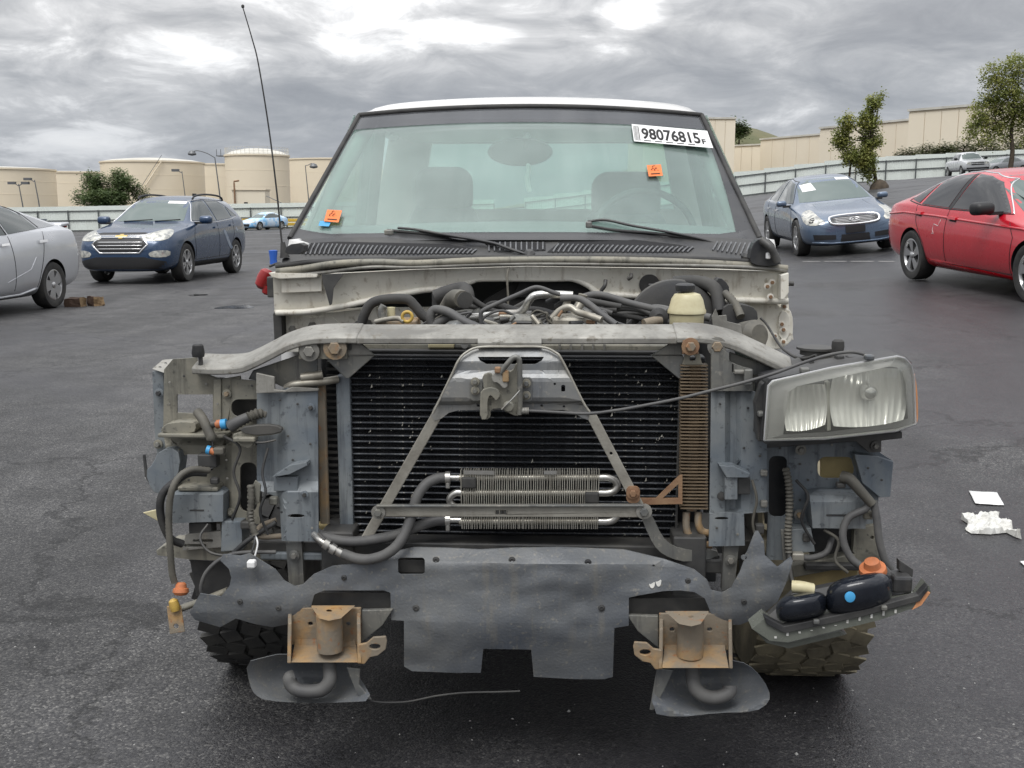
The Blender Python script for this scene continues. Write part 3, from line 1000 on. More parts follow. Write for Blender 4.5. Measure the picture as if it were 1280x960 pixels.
# ------------------------------------------------------------------ loose things on the ground
def chunk(name, label, px, py, size, rot, seed, group=None):
    c = on_ground(px, py)
    r_ = random.Random(seed)
    bm = bmesh.new()
    box_bm(bm, Vector((0, 0, size[2] / 2)), size)
    bmesh.ops.subdivide_edges(bm, edges=bm.edges[:], cuts=3, use_grid_fill=True)
    for v in bm.verts:
        v.co += Vector((noise.noise(v.co * 9 + Vector((seed, 0, 0))), noise.noise(v.co * 9 + Vector((0, seed, 0))), 0)) * .03 * (1 if v.co.z > .02 else .3)
        if v.co.z > .02:
            v.co.z += .025 * noise.noise(v.co * 11 + Vector((0, 0, seed)))
    for f in bm.faces:
        f.normal_update()
        f.material_index = 1 if f.normal.x > .7 else 0
    o = new_obj(name, bm_mesh(name, bm), None, ['wood_dark', 'wood_end'])
    o.location = (c.x, c.y, ground_z(c.x, c.y))
    o.rotation_euler = (0, 0, rot)
    tag(o, label, 'wood block', group)
    return o


chunk('wood_block', 'dark worn wooden block on the asphalt nearest the silver car wheel', 95, 383, (.24, .17, .12), -.15, 3, 'wooden wheel chocks on the asphalt')
chunk('wood_block', 'wooden block with a pale cut end right of the darker block', 120, 382, (.18, .15, .13), -.7, 5, 'wooden wheel chocks on the asphalt')


def sheet(label, corners, lift=.004):
    pts = [on_ground(*c) for c in corners]
    c = sum(pts, Vector()) / 4
    V, Fc = [], []
    k = 6
    for j in range(k + 1):
        for i in range(k + 1):
            u, v = i / k, j / k
            p = pts[0].lerp(pts[1], u).lerp(pts[3].lerp(pts[2], u), v)
            V.append((p.x - c.x, p.y - c.y, ground_z(p.x, p.y) - c.z + lift + .006 * abs(noise.noise(Vector((u * 3, v * 3, c.x)))) + .004 * (u - .5) ** 2))
    Fc = [(j * (k + 1) + i, j * (k + 1) + i + 1, (j + 1) * (k + 1) + i + 1, (j + 1) * (k + 1) + i) for j in range(k) for i in range(k)]
    o = new_obj('paper_sheet', pydata('paper_sheet', V, Fc, True), None, 'paper_white')
    o.location = c
    s = o.modifiers.new('thickness', 'SOLIDIFY'); s.thickness = .0015
    tag(o, label, 'paper')
    return o


sheet('flat white sheet of paper lying on the asphalt at the right', [(1211, 615), (1246, 617), (1255, 633), (1219, 631)])
sheet('white paper scrap cut off by the right edge of the photo', [(1274, 703), (1292, 701), (1296, 712), (1281, 709)])

# crumpled plastic bag
c = on_ground(1238, 660)
V, Fc = [], []
nu, nv = 40, 40
ol = [(1201, 650), (1210, 656), (1206, 663), (1214, 668), (1238, 669), (1258, 667), (1270, 673), (1277, 675), (1266, 665), (1265, 657), (1258, 650), (1248, 652), (1249, 641), (1240, 644), (1226, 645), (1214, 650)]
ow = [on_ground(*q) - c for q in ol]
bm = flat_bm([(q.x, q.y) for q in ow], (), .012)
bm.verts.index_update()
V = []
edge = {v.index for e in bm.edges if len(e.link_faces) == 1 for v in e.verts}
for v in bm.verts:
    p = Vector((v.co.x * 9, v.co.y * 9, 3))
    hgt = .008 + .034 * abs(noise.noise(p)) + .024 * abs(noise.noise(p * 2.6)) + .02 * abs(noise.noise(p * 6))
    fall = max(0, 1 - (abs(v.co.x) / .16) ** 2) * .8 + .2
    V.append((v.co.x, v.co.y, .004 if v.index in edge else hgt * fall))
Fc = [tuple(q.index for q in f.verts) for f in bm.faces]
bm.free()
o = new_obj('plastic_bag', pydata('plastic_bag', V, Fc, False), None, 'bag_white')
o.location = (c.x, c.y, ground_z(c.x, c.y))
tag(o, 'crumpled white plastic bag on the asphalt below the sheet of paper', 'plastic bag')
# pale chips and grit scattered on the asphalt: too many to count
V, Fc = [], []
for i in range(230):
    px, py = rnd.uniform(0, 1280), 560 + 400 * rnd.random() ** .8
    if 300 < px < 1000 and py < 880:
        continue
    q = on_ground(px, py)
    s = rnd.choice((.0012, .0016, .002, .0025, .005 if rnd.random() < .12 else .002))
    an = rnd.uniform(0, 6.28)
    dx, dy = Vector((math.cos(an), math.sin(an), 0)) * s * rnd.uniform(1, 2.2), Vector((-math.sin(an), math.cos(an), 0)) * s
    i0 = len(V)
    V += [q - dx, q + dy, q + dx, q - dy, q + Vector((0, 0, s * 1.1))]
    Fc += [(i0, i0 + 1, i0 + 4), (i0 + 1, i0 + 2, i0 + 4), (i0 + 2, i0 + 3, i0 + 4), (i0 + 3, i0, i0 + 4)]
o = new_obj('loose_grit', pydata('loose_grit', V, Fc), None, 'chip_white')
o['kind'] = 'stuff'
tag(o, 'pale loose grit scattered over the dark asphalt', 'grit')

# worn white bay line in front of the blue sedan
a, b = on_ground(1003, 327), on_ground(1118, 327)
V, Fc = [], []
for i in range(25):
    p = a.lerp(b, i / 24)
    w_ = .045 + .03 * noise.noise(Vector((i * .7, 2, 0)))
    V += [(p.x, p.y - w_, ground_z(p.x, p.y - w_) + .004), (p.x, p.y + w_, ground_z(p.x, p.y + w_) + .004)]
o = new_obj('bay_marking', pydata('bay_marking', V, [(2 * i, 2 * i + 2, 2 * i + 3, 2 * i + 1) for i in range(24) if i % 7 != 5]), None, 'chip_white')
o['kind'] = 'structure'

# ================================================================== the stripped pickup
YAW = R(2.7)
truck = thing('pickup_truck', 'white pickup with its whole front end stripped, radiator and engine bay exposed', 'pickup truck', (0, 2.3, 0), None, (0, 0, -YAW))
TM = Matrix.Translation((0, 2.3, 0)) @ Matrix.Rotation(-YAW, 4, 'Z')
TI = TM.inverted()
EYE = TI @ Vector((0, 0, CAM_H))
TR = TI.to_3x3()


def P(px, py, d):
    """truck coordinates of the point seen at (px, py) that lies d metres behind the radiator face"""
    r = TR @ ray(px, py)
    return EYE + r * ((d - EYE.y) / r.y)


def plate(name, pts, d, th, m, holes=(), parent=None, rnd_=0, grid=0, bev=.0018, smooth=False):
    if rnd_:
        pts = chaikin(pts, rnd_)
        holes = [chaikin(h, rnd_) for h in holes]
    bm = flat_bm(pts, holes, grid)
    df = d if callable(d) else (lambda x, y: d)
    V, Fc = thicken(bm, lambda x, y: P(x, y, df(x, y)), lambda x, y: P(x, y, df(x, y)) + Vector((0, th, 0)))
    o = new_obj(name, pydata(name, V, Fc, smooth, 35), parent or truck, m)
    if bev:
        soft_edge(o, bev)
    return o


def rect(x0, y0, x1, y1):
    return [(x0, y0), (x1, y0), (x1, y1), (x0, y1)]


def rrect(x0, y0, x1, y1, r, k=5):
    o = []
    for cx_, cy_, a in ((x1 - r, y0 + r, -90), (x1 - r, y1 - r, 0), (x0 + r, y1 - r, 90), (x0 + r, y0 + r, 180)):
        for i in range(k + 1):
            t = R(a + 90 * i / k)
            o.append((cx_ + r * math.cos(t), cy_ + r * math.sin(t)))
    return o


def ell(cx_, cy_, rx, ry, k=20):
    return [(cx_ + rx * math.cos(2 * math.pi * i / k), cy_ + ry * math.sin(2 * math.pi * i / k)) for i in range(k)]


def pbox(name, x0, y0, x1, y1, d, th, m, parent=None, bev=.004):
    a, b = P(x0, y1, d), P(x1, y0, d)
    return box(name, ((a.x + b.x) / 2, d + th / 2, (a.z + b.z) / 2), (abs(b.x - a.x), th, abs(b.z - a.z)), m, parent or truck, None, bev)


def ptube(name, pts, r, m, parent=None, **kw):
    return tube(name, [P(*q) for q in pts], r, m, parent or truck, **kw)


def bolt(px, py, d, r=.010, m='dark_steel', washer='dusty_steel', parent=None):
    c = P(px, py, d)
    w = lathe('bolt', [(r * 1.75, 0), (r * 1.75, .003), (r * 1.2, .0035)], c, (0, -1, 0), washer, parent or truck, 18)
    lathe('bolt_head', [(r, .003), (r, .009), (r * .85, .011)], c, (0, -1, 0), m, w, 6)
    return w


def sweep(name, path, sec, m, parent=None, n=6, bev=.003):
    """section (dy, dn) carried along a path that lies in the truck's cross plane"""
    pts = catmull(path, n) if n > 1 else [Vector(p) for p in path]
    V, Fc = [], []
    k = len(sec)
    for i, p in enumerate(pts):
        t = (pts[min(i + 1, len(pts) - 1)] - pts[max(i - 1, 0)])
        t.y = 0
        t.normalize()
        nn = Vector((-t.z, 0, t.x))
        for dy, dn in sec:
            V.append(p + Vector((0, dy, 0)) + nn * dn)
    for i in range(len(pts) - 1):
        for j in range(k):
            j2 = (j + 1) % k
            Fc.append((i * k + j, i * k + j2, (i + 1) * k + j2, (i + 1) * k + j))
    Fc.append(tuple(range(k))); Fc.append(tuple((len(pts) - 1) * k + j for j in range(k)))
    o = new_obj(name, pydata(name, V, Fc, True, 30), parent or truck, m)
    if bev:
        soft_edge(o, bev, 2, 50)
    return o


# ------------------------------------------------------------------ upper tie bar
SEC = [(-.004, -.011), (-.004, .004), (.003, .007), (.078, .025), (.084, .020), (.084, -.011)]
tie = sweep('tie_bar', [P(446, 424, 0), P(520, 424, 0), P(640, 424, 0), P(760, 424, 0), P(846, 424, 0)], SEC, 'dusty_steel')
sweep('tie_bar_end', [P(240, 462, .02), P(272, 463, .012), P(300, 461, .006), P(318, 454, .002), P(338, 444, .0), P(360, 433, 0), P(385, 426, 0), P(415, 424, 0), P(447, 424, .001)], [(a, b * (1.1 if b > 0 else .9)) for a, b in SEC], 'dusty_steel')
sweep('tie_bar_end', [P(845, 424, .001), P(872, 424, 0), P(895, 427, 0), P(920, 434, 0), P(945, 445, .002), P(968, 456, .004), P(990, 467, .008)], [(a, b * (1.15 if b > 0 else .8)) for a, b in SEC], 'dusty_steel')
plate('tie_bar_plate', rect(597, 411, 677, 434), lambda x, y: -.024 + max(0, 426 - y) * .0048, .010, 'dusty_steel', grid=6, bev=.003)
for x in (602, 674):
    bolt(x, 415, .055, .004)
# radiator top tank and crossmember just behind the tie bar
pbox('radiator_top_tank', 452, 431, 846, 441, .13, .06, 'olive_steel')
pbox('rubber_seal', 436, 440, 850, 447, .10, .05, 'black_rubber')
for a, b in ((535, 568), (568, 588)):
    pbox('filler_neck' if a == 535 else 'filler_clip', a, 429, b, 436, .115, .05, 'yellow_plastic' if a == 535 else 'grey_steel')
for i in range(5):
    pbox('casting_rib', 698 + i * 14, 430, 701 + i * 14, 439, .122, .02, 'dusty_steel')
lathe('eyelet', [(.0035, 0), (.008, 0), (.008, .006), (.0035, .006)], P(581, 431, .05), (0, -1, 0), 'bare_aluminium', truck, 16)

# ------------------------------------------------------------------ condenser and radiator
D_C = .075
con = pbox('condenser', 436, 446, 852, 692, D_C + .006, .022, 'fin_black')
y0_, y1_ = 450.0, 689.0
nt_ = 31
a_, b_ = P(438, 500, D_C), P(850, 500, D_C)
tb = bmesh.new()
box_bm(tb, Vector((0, 0, 0)), (b_.x - a_.x, .016, .0042))
bmesh.ops.bevel(tb, geom=tb.edges[:], offset=.0012, segments=1, affect='EDGES', profile=.5)
tme = bm_mesh('cooling_tube', tb)
tme.materials.append(M['tube_edge'])
for i in range(nt_):
    p = P(644, y0_ + (y1_ - y0_) * i / (nt_ - 1), D_C)
    o = new_obj('cooling_tube', tme, con)
    o.location = ((a_.x + b_.x) / 2, D_C + .002, p.z + rnd.uniform(-.0006, .0006))
    o.rotation_euler = (0, rnd.uniform(-.0012, .0012), 0)
# bent corrugated fins between the tubes, far too many to count
V, Fc = [], []
zs = [P(644, y0_ + (y1_ - y0_) * i / (nt_ - 1), D_C).z for i in range(nt_)]
for i in range(nt_ - 1):
    x = a_.x + .004
    zt, zb = zs[i] - .002, zs[i + 1] + .002
    k = 0
    while x < b_.x - .004:
        x2 = x + .0042
        j = len(V)
        w = rnd.uniform(-.0006, .0006)
        V += [(x, D_C + .002 + w, zb if k % 2 else zt), (x2, D_C + .002 + w, zt if k % 2 else zb), (x2, D_C + .008, zt if k % 2 else zb), (x, D_C + .008, zb if k % 2 else zt)]
        Fc.append((j, j + 1, j + 2, j + 3))
        x, k = x2, k + 1
o = new_obj('condenser_fins', pydata('condenser_fins', V, Fc), con, 'fin_black')
o['kind'] = 'stuff'
# dead insects and bent fins: small pale flecks
V, Fc = [], []
for i in range(130):
    px = rnd.choice((rnd.uniform(440, 848), rnd.uniform(440, 540), rnd.uniform(760, 848)))
    py = rnd.uniform(450, 688)
    p = P(px, py, D_C - .0075)
    s = rnd.choice((.001, .0012, .0016, .0024))
    h_ = s * rnd.choice((.6, 1.4, 2.2))
    j = len(V)
    V += [p + Vector((-s, 0, -h_)), p + Vector((s, 0, -h_ * .6)), p + Vector((s * .6, 0, h_)), p + Vector((0, .003, 0))]
    Fc += [(j, j + 1, j + 2), (j, j + 1, j + 3), (j + 1, j + 2, j + 3), (j + 2, j, j + 3)]
o = new_obj('insect_flecks', pydata('insect_flecks', V, Fc), con, 'fin_silver')
o['kind'] = 'stuff'
pbox('radiator', 408, 446, 882, 694, .12, .05, 'fin_black')
pbox('fan_shroud', 430, 440, 860, 700, .20, .10, 'black_plastic')
for i in range(30):      # coarse radiator core left of the condenser
    pbox('core_row', 408, 452 + i * 8, 425, 455 + i * 8, .112, .01, 'dark_steel', bev=0)
pbox('condenser_header', 425, 470, 437, 674, .062, .035, 'blue_panel')
pbox('condenser_header', 843, 470, 852, 690, .066, .03, 'dark_steel')
pbox('drain_pipe', 400, 478, 406, 660, .058, .016, 'rust_tan', bev=.006)
pbox('pipe_foot', 389, 656, 409, 669, .05, .03, 'tan_sheet')
# fitting on the condenser line
ptube('line_fitting', [(358, 485, .035), (366, 481, .03), (385, 479, .03), (404, 477, .04), (422, 474, .06)], .009, 'pipe_aluminium')
ptube('line_fitting', [(377, 472, .032), (392, 470, .032), (403, 468, .036)], .010, 'pipe_aluminium')
pbox('fitting_block', 378, 466, 402, 482, .034, .02, 'pipe_aluminium', bev=.005)

# ------------------------------------------------------------------ gussets and upper bolts
plate('gusset', [(403, 445), (469, 444), (436, 473), (432, 473)], .028, .012, 'grey_steel')
plate('gusset', [(434, 417), (441, 420), (468, 444), (434, 444)], .022, .008, 'dusty_steel')
plate('gusset', [(813, 444), (854, 444), (854, 474), (848, 473)], .028, .012, 'grey_steel')
plate('gusset', [(815, 444), (844, 425), (853, 425), (853, 444)], .022, .008, 'grey_steel')
plate('bolt_plate', rect(373, 424, 434, 449), .012, .012, 'olive_steel')
plate('bolt_plate', rect(853, 425, 873, 443), -.004, .012, 'rust_brown')
bolt(387, 439, .006, .013, 'dusty_steel'); bolt(419, 435, .004, .015, 'rust_tan', 'rust_tan'); bolt(863, 433, -.010, .011, 'rust_tan', 'rust_brown')
bolt(896, 433, .0, .012, 'rust_tan', 'dusty_steel')
plate('slot_tab', rrect(435.5, 429, 439.5, 438, 1.8), .020, .006, 'dark_steel', bev=0)

# ------------------------------------------------------------------ power steering cooler, tan and finned
psc = pbox('steering_cooler', 858, 452, 877, 640, .030, .02, 'rust_tan')
bm = bmesh.new()
for i in range(44):
    pa, pb_ = P(850.5, 457 + i * 4.15, .018), P(885, 457 + i * 4.15, .018)
    box_bm(bm, Vector(((pa.x + pb_.x) / 2, .034, pa.z)), (pb_.x - pa.x, .034, .0026))
o = new_obj('cooler_fins', bm_mesh('cooler_fins', bm), psc, 'fin_tan')
o['kind'] = 'stuff'
plate('cooler_bracket', [(857, 440), (874, 440), (878, 456), (853, 456)], .018, .01, 'olive_steel', [ell(866, 448, 4, 4)])
ptube('cooler_pipe', [(858, 640, .035), (858, 660, .03), (864, 673, .03), (878, 680, .03), (890, 681, .03)], .0085, 'rust_tan')
ptube('cooler_pipe', [(873, 640, .035), (873, 655, .03), (878, 664, .03), (890, 667, .03)], .0085, 'rust_tan')
plate('cooler_brace', [(800, 623), (820, 623), (849, 595), (853, 594), (853, 630), (800, 631)], .0, .006, 'rust_brown', [[(828, 623), (848, 605), (848, 623)]])
plate('cooler_brace_foot', rrect(783, 608, 800, 629, 6), -.032, .006, 'rust_brown')
bolt(791, 616, -.034, .008, 'rust_brown', 'rust_brown')

# ------------------------------------------------------------------ diagonal straps, cross strap
plate('diagonal_strap', [(541, 514), (553, 520), (466, 672), (451, 672)], lambda x, y: -.026 + (y - 514) * .0001, .006, 'strap_steel', grid=30)
sr = plate('diagonal_strap', [(732, 519), (744, 515), (805, 631), (800, 640), (792, 634)], lambda x, y: -.026, .006, 'strap_steel', [ell(764, 567, 1.8, 1.8, 10)])
plate('lower_strap', [(797, 636), (806, 632), (815, 644), (828, 672), (842, 684), (862, 688), (897, 687), (897, 697), (860, 703), (838, 698), (822, 688), (812, 672)], lambda x, y: -.03 + max(0, x - 815) * .0006, .008, 'grey_steel', rnd_=1, grid=14)
cs = plate('cross_strap', [(469, 633), (806, 632), (811, 640), (806, 647), (470, 646), (466, 640)], -.042, .006, 'strap_steel', [rrect(619, 638, 634, 643, 1)])
plate('strap_flange', [(470, 631.5), (805, 631), (805, 634), (470, 634.5)], -.052, .012, 'grey_steel')
for i in range(3):
    pbox('stamp', 620.5 + i * 4.6, 638.6, 623.5 + i * 4.6, 642.6, -.040, .004, 'dark_steel', cs, bev=0)
bolt(473, 640, -.044, .009, 'grey_steel'); bolt(805, 639, -.044, .010, 'grey_steel')

# ------------------------------------------------------------------ transmission cooler
tcool = pbox('transmission_cooler', 576, 590, 749, 659, .014, .010, 'dark_steel', bev=0)
bm = bmesh.new()
for i in range(62):
    x = 576 + (749 - 576) * (i + .5) / 62
    lo, hi = P(x, 660, .0), P(x, 587.5, .0)
    box_bm(bm, Vector(((lo.x + hi.x) / 2 + rnd.uniform(-.0006, .0006), .006, (lo.z + hi.z) / 2)), (.0016, .026, hi.z - lo.z), Matrix.Rotation(rnd.uniform(-.02, .02), 3, 'Y'))
o = new_obj('cooling_fins', bm_mesh('cooling_fins', bm), tcool, 'fin_silver')
o['kind'] = 'stuff'
for y in (597, 616, 634, 652):
    ptube('cooling_pipe', [(574, y, .004), (751, y, .004)], .0075, 'pipe_aluminium', tcool, straight=True)
for y0, y1, sx in ((597, 616, 1), (634, 652, 1), (616, 634, -1)):
    x0 = 750 if sx > 0 else 575
    cy_, r_ = (y0 + y1) / 2, (y1 - y0) / 2
    ptube('return_bend', [(x0 - 2 * sx, y0, .004), (x0 + 10 * sx, y0, .004), (x0 + 18 * sx, y0 + 3, .004), (x0 + 22 * sx, cy_, .004), (x0 + 18 * sx, y1 - 3, .004), (x0 + 10 * sx, y1, .004), (x0 - 2 * sx, y1, .004)] if sx > 0 else
          [(x0 + 2, y0, .004), (x0 - 5, y0, .004), (x0 - 11, y0 + 4, .004), (x0 - 13, cy_, .004), (x0 - 11, y1 - 4, .004), (x0 - 5, y1, .004), (x0 + 2, y1, .004)], .0085, 'bare_aluminium', tcool)
for x, y in ((586, 604), (740, 623)):
    pbox('rubber_pad', x - 9, y - 7, x + 9, y + 7, -.012, .014, 'black_rubber', tcool)
for x0, x1 in ((580, 618), (680, 696)):
    pbox('label_foil', x0, 588.5, x1, 593, -.0095, .003, 'bare_aluminium', tcool, bev=0)
for y in (597, 650):
    ptube('fitting', [(556, y, .004), (566, y, .004), (576, y, .004)], .0068, 'bare_aluminium', tcool, straight=True)
    c0, c1 = P(557, y, .004), P(563, y, .004)
    cyl('hose_clamp', c0, c1, .0145, 'bare_aluminium', tcool)
    box('clamp_screw', (c0 + c1) / 2 + Vector((0, -.004, -.016)), (.010, .012, .016), 'bare_aluminium', tcool)
ptube('cooler_hose', [(559, 597, .004), (547, 598, 0), (533, 605, -.01), (522, 620, -.02), (516, 640, -.025), (509, 660, -.035), (498, 680, -.05), (482, 693, -.055), (462, 699, -.055), (445, 698, -.05), (428, 692, -.045)], .0118, 'hose_rubber', seg=14)
ptube('cooler_hose', [(559, 650, .004), (545, 651, 0), (525, 657, -.006), (500, 667, -.012), (470, 674, -.012), (440, 677, -.008), (412, 673, 0), (392, 664, .02)], .0118, 'hose_rubber', seg=14)
for i, (x, y, r_) in enumerate(((408, 680, .013), (416, 686, .012), (424, 690, .010), (428, 692, .009))):
    q = P(x, y, -.044)
    dv = (P(428, 692, -.045) - P(404, 678, -.044)).normalized() * .006
    cyl('hose_clamp' if i == 0 else 'coupling', q - dv, q + dv, r_, 'bare_aluminium', truck)
ptube('coupling_tube', [(392, 668, -.02), (404, 678, -.044), (430, 693, -.045)], .0075, 'bare_aluminium', truck)
ptube('cooler_hose', [(389, 662, .02), (396, 670, -.01), (405, 679, -.044)], .0105, 'hose_rubber')

# ------------------------------------------------------------------ hood latch panel
LP = [(539, 520), (541, 512), (564, 470), (572, 452), (580, 442), (590, 436), (602, 433.5), (675, 433.5), (688, 436), (697, 442), (703, 450), (728, 501), (738, 515), (735, 525), (727, 522), (716, 515), (704, 512.5), (574, 512.5), (561, 516), (552, 523), (543, 526)]


def lp_d(x, y):
    d = -.032
    if y < 452:
        d += (452 - y) * .0009
    elif y < 474:
        d -= 0
    if y > 474:
        d += -.010 if y < 501 else .006
    elif y > 464:
        d -= .010 * (y - 464) / 10
    if 501 <= y < 504:
        d += -.016 * (504 - y) / 3
    return d


lat = plate('latch_panel', LP, lp_d, .006, 'latch_steel', [[(597, 446), (680, 446), (677, 451), (669, 455.5), (608, 455.5), (600, 451)], ell(693.5, 480, 1.6, 1.6, 8), rrect(701.5, 481, 706.5, 490, 2), ell(598, 507, 1.8, 1.8, 8), ell(677, 507, 1.8, 1.8, 8), ell(705, 508, 1.6, 1.6, 8)], grid=5, bev=.0012)
ptube('panel_rim', [(541, 517, -.040), (564, 470, -.040), (573, 451, -.038), (583, 440.5, -.032), (600, 434, -.026), (640, 433.5, -.026), (677, 434, -.026), (694, 440.5, -.032), (703, 451, -.038), (728, 501, -.040), (737, 515, -.040)], .0028, 'strap_steel', lat)
# the latch itself
lt = plate('hood_latch', [(602, 470), (612, 466), (617, 472), (630, 462), (640, 466), (646, 452), (650, 462), (650, 520), (640, 519), (628, 510), (613, 511), (613, 524), (600, 524), (600, 505), (605, 500), (605, 482)], -.062, .018, 'olive_steel', [rrect(608, 484, 622, 498, 4)], rnd_=1)
plate('latch_ear', rrect(587, 474, 603, 501, 6), -.048, .006, 'grey_steel', parent=lt)
plate('latch_ear', rrect(650, 472, 665, 502, 4), -.048, .006, 'grey_steel', parent=lt)
for x, y in ((594, 477), (594, 488), (658, 479), (658, 494)):
    bolt(x, y, -.049, .0055, 'grey_steel', 'olive_steel', lt)
ptube('release_lever', [(626, 466, -.075), (634, 455, -.08), (642, 447, -.08), (648, 448, -.08), (649.5, 458, -.078), (650, 500, -.072), (649, 518, -.07)], .0058, 'grey_steel', lt)
plate('latch_claw', [(601, 488), (612, 484), (622, 486), (626, 494), (620, 502), (616, 496), (612, 494), (609, 502), (610, 524), (600, 525), (600, 500)], -.078, .010, 'olive_steel', parent=lt, rnd_=1)
pbox('latch_spring', 618, 459, 626, 467, -.082, .012, 'rust_brown', lt)
pbox('latch_spring', 628, 463, 636, 478, -.080, .010, 'rust_tan', lt)
c = P(636, 508, -.076)
lathe('rivet', [(.0125, 0), (.0125, .006), (.009, .010), (.001, .011)], c, (0, -1, 0), 'olive_steel', lt, 20)
ptube('return_spring', [(650, 488, -.088), (640, 499, -.09), (627, 512, -.088)], .0016, 'bare_aluminium', lt)
plate('latch_hook', [(614, 470), (620, 464), (629, 468), (636, 482), (630, 487), (622, 478), (616, 478)], -.076, .008, 'dusty_steel', parent=lt, rnd_=1)
for i in range(5):
    q = P(653 + i * 1.8, 513.5, -.066)
    cyl('cable_collar', q + Vector((-.0012, 0, 0)), q + Vector((.0012, 0, 0)), .0075, 'dusty_steel', lt)
ptube('hood_cable', [(648, 513, -.066), (670, 514, -.066), (700, 515.5, -.066), (735, 517, -.068), (770, 513, -.075), (810, 506, -.085), (850, 498, -.095), (890, 488, -.10), (930, 478, -.10), (970, 466, -.09), (1005, 453, -.07), (1035, 444, -.05), (1062, 440, -.03), (1080, 443, -.02), (1088, 446, -.02)], .0034, 'hose_rubber', n=8)

# ------------------------------------------------------------------ left side of the radiator support
LB = [(321, 489), (345, 489), (358, 485), (397, 487), (398, 677), (352, 676), (349, 622), (321, 612)]


def lb_d(x, y):
    d = .004
    if y > 615:
        d -= .018
    elif y > 600:
        d -= .018 * (y - 600) / 15
    if x < 349:
        d += .016
    elif x < 356:
        d += .016 * (356 - x) / 7
    return d


lpan = plate('support_panel', LB, lb_d, .006, 'blue_panel', [ell(370, 645, 11, 2.6, 14)], grid=7, bev=.0012)
plate('support_gusset', [(310, 474), (316, 463), (372, 444), (397, 439), (397, 488), (358, 486), (345, 480)], .05, .006, 'grey_steel')
plate('panel_lip', [(320, 466), (343, 471), (343, 487), (356, 488), (364, 484), (398, 486), (398, 489), (320, 492)], -.004, .008, 'dusty_steel')
plate('step_bracket', [(340, 596), (350, 590), (362, 582), (383, 578), (384, 582), (362, 593), (344, 596)], -.03, .05, 'blue_panel')
plate('step_bracket', rect(342, 596, 372, 614), -.012, .03, 'blue_panel')
bolt(389, 509, -.002, .005, 'dark_steel', 'blue_panel'); bolt(381, 618, -.02, .005, 'dark_steel', 'blue_panel')
OUT = [(205, 462), (216, 449), (246, 447), (247, 464), (270, 472), (343, 478), (344, 499), (325, 612), (325, 655), (298, 655), (296, 690), (280, 690), (275, 655), (220, 652), (206, 600), (210, 580), (204, 540)]
opan = plate('headlamp_panel', OUT, lambda x, y: .05 + (.012 if 540 < y < 556 else 0) - (.018 if x > 290 else .018 * max(0, (x - 280) / 10)), .006, 'olive_steel',
             [[(221, 493), (266, 493), (266, 531), (259, 534), (250, 520), (246, 517), (221, 516)], rrect(289, 499, 341, 521, 9), rrect(227, 568, 268, 590, 8), rrect(300, 578, 321, 640, 9)], grid=8, bev=.0012)
plate('headlamp_flange', [(190, 464), (204, 464), (206, 514), (209, 545), (206, 562), (196, 570), (193, 540)], .07, .01, 'blue_panel')
plate('headlamp_cap', [(190, 461), (203, 450), (220, 449), (205, 466)], lambda x, y: .05 + (466 - y) * .004, .008, 'dusty_steel', [ell(200, 459, 2, 1.2, 8), ell(207, 454, 2, 1.2, 8)])
plate('upright_rib', rect(267, 474, 276, 548), .03, .03, 'olive_steel')
plate('upright_rib', [(276, 474), (300, 470), (302, 498), (290, 500), (280, 548), (274, 548)], .036, .01, 'olive_steel')
c = P(251, 453, .03)
cyl('stem', c + Vector((0, 0, -.018)), c + Vector((0, 0, .02)), .005, 'dark_steel', truck)
lathe('bump_stop', [(.013, 0), (.0145, .008), (.012, .026), (.009, .029)], P(248, 446, .03), (0, 0, 1), 'black_rubber', truck, 20)
plate('ledge', [(200, 541), (203, 533), (212, 528), (240, 527), (246, 532), (242, 543)], .01, .07, 'olive_steel', rnd_=1)
pbox('ledge_flange', 197, 543, 282, 547, .0, .07, 'olive_steel')
plate('fin_bracket', [(181, 590), (191, 580), (198, 563), (222, 560), (226, 583), (214, 612), (206, 617), (190, 616)], .02, .05, 'blue_panel', rnd_=1)
plate('hook_tab', [(178, 568), (181, 568), (184, 590), (188, 595), (192, 614), (186, 605), (181, 596)], .04, .006, 'dark_steel')
bolt(199, 491, .06, .006, 'dark_steel', 'blue_panel'); bolt(284, 492, .032, .006, 'rust_tan', 'olive_steel'); bolt(198, 555, .065, .006, 'dusty_steel', 'olive_steel'); bolt(289, 640, .03, .006, 'olive_steel', 'olive_steel')
plate('bulge_box', [(214, 618), (232, 606), (270, 604), (279, 614), (279, 652), (216, 654)], lambda x, y: -.005 + max(0, 618 - y) * .004, .06, 'blue_panel', grid=8)
plate('slot_mark', rrect(237, 637, 255, 639, .9), -.006, .004, 'dark_steel', bev=0)
pbox('bulge_top', 222, 609, 272, 614, .004, .05, 'olive_steel')
plate('slot_back', rect(296, 570, 326, 645), .085, .01, 'black_plastic')
plate('oval_back', rect(286, 494, 346, 525), .10, .01, 'dark_steel')
ptube('wire_loom', [(288, 533, .0), (297, 529, .0), (310, 522, .01), (322, 517, .02), (332, 517, .03), (338, 523, .04)], .0115, 'loom_plastic', ribs=.16)
ptube('harness_boot', [(288, 533, .0), (298, 527, -.002), (310, 521, .004)], .015, 'hose_rubber', taper=.011)
c = P(280, 530, -.004)
for nm, dx, r_, mm in (('connector_collar', 0, .0115, 'sky_blue_plastic'), ('connector_body', -.012, .0095, 'orange_plastic'), ('connector_tip', -.022, .0085, 'dark_steel')):
    cyl(nm, c + Vector((dx - .006, 0, -.001)), c + Vector((dx + .006, 0, .001)), r_, mm, truck)
ptube('harness_arm', [(247, 515, .02), (254, 525, .0), (263, 544, -.01), (264, 549, -.01)], .011, 'loom_plastic')
ptube('wire', [(264, 548, -.01), (266, 556, -.012), (265, 564, -.01)], .002, 'dark_steel')
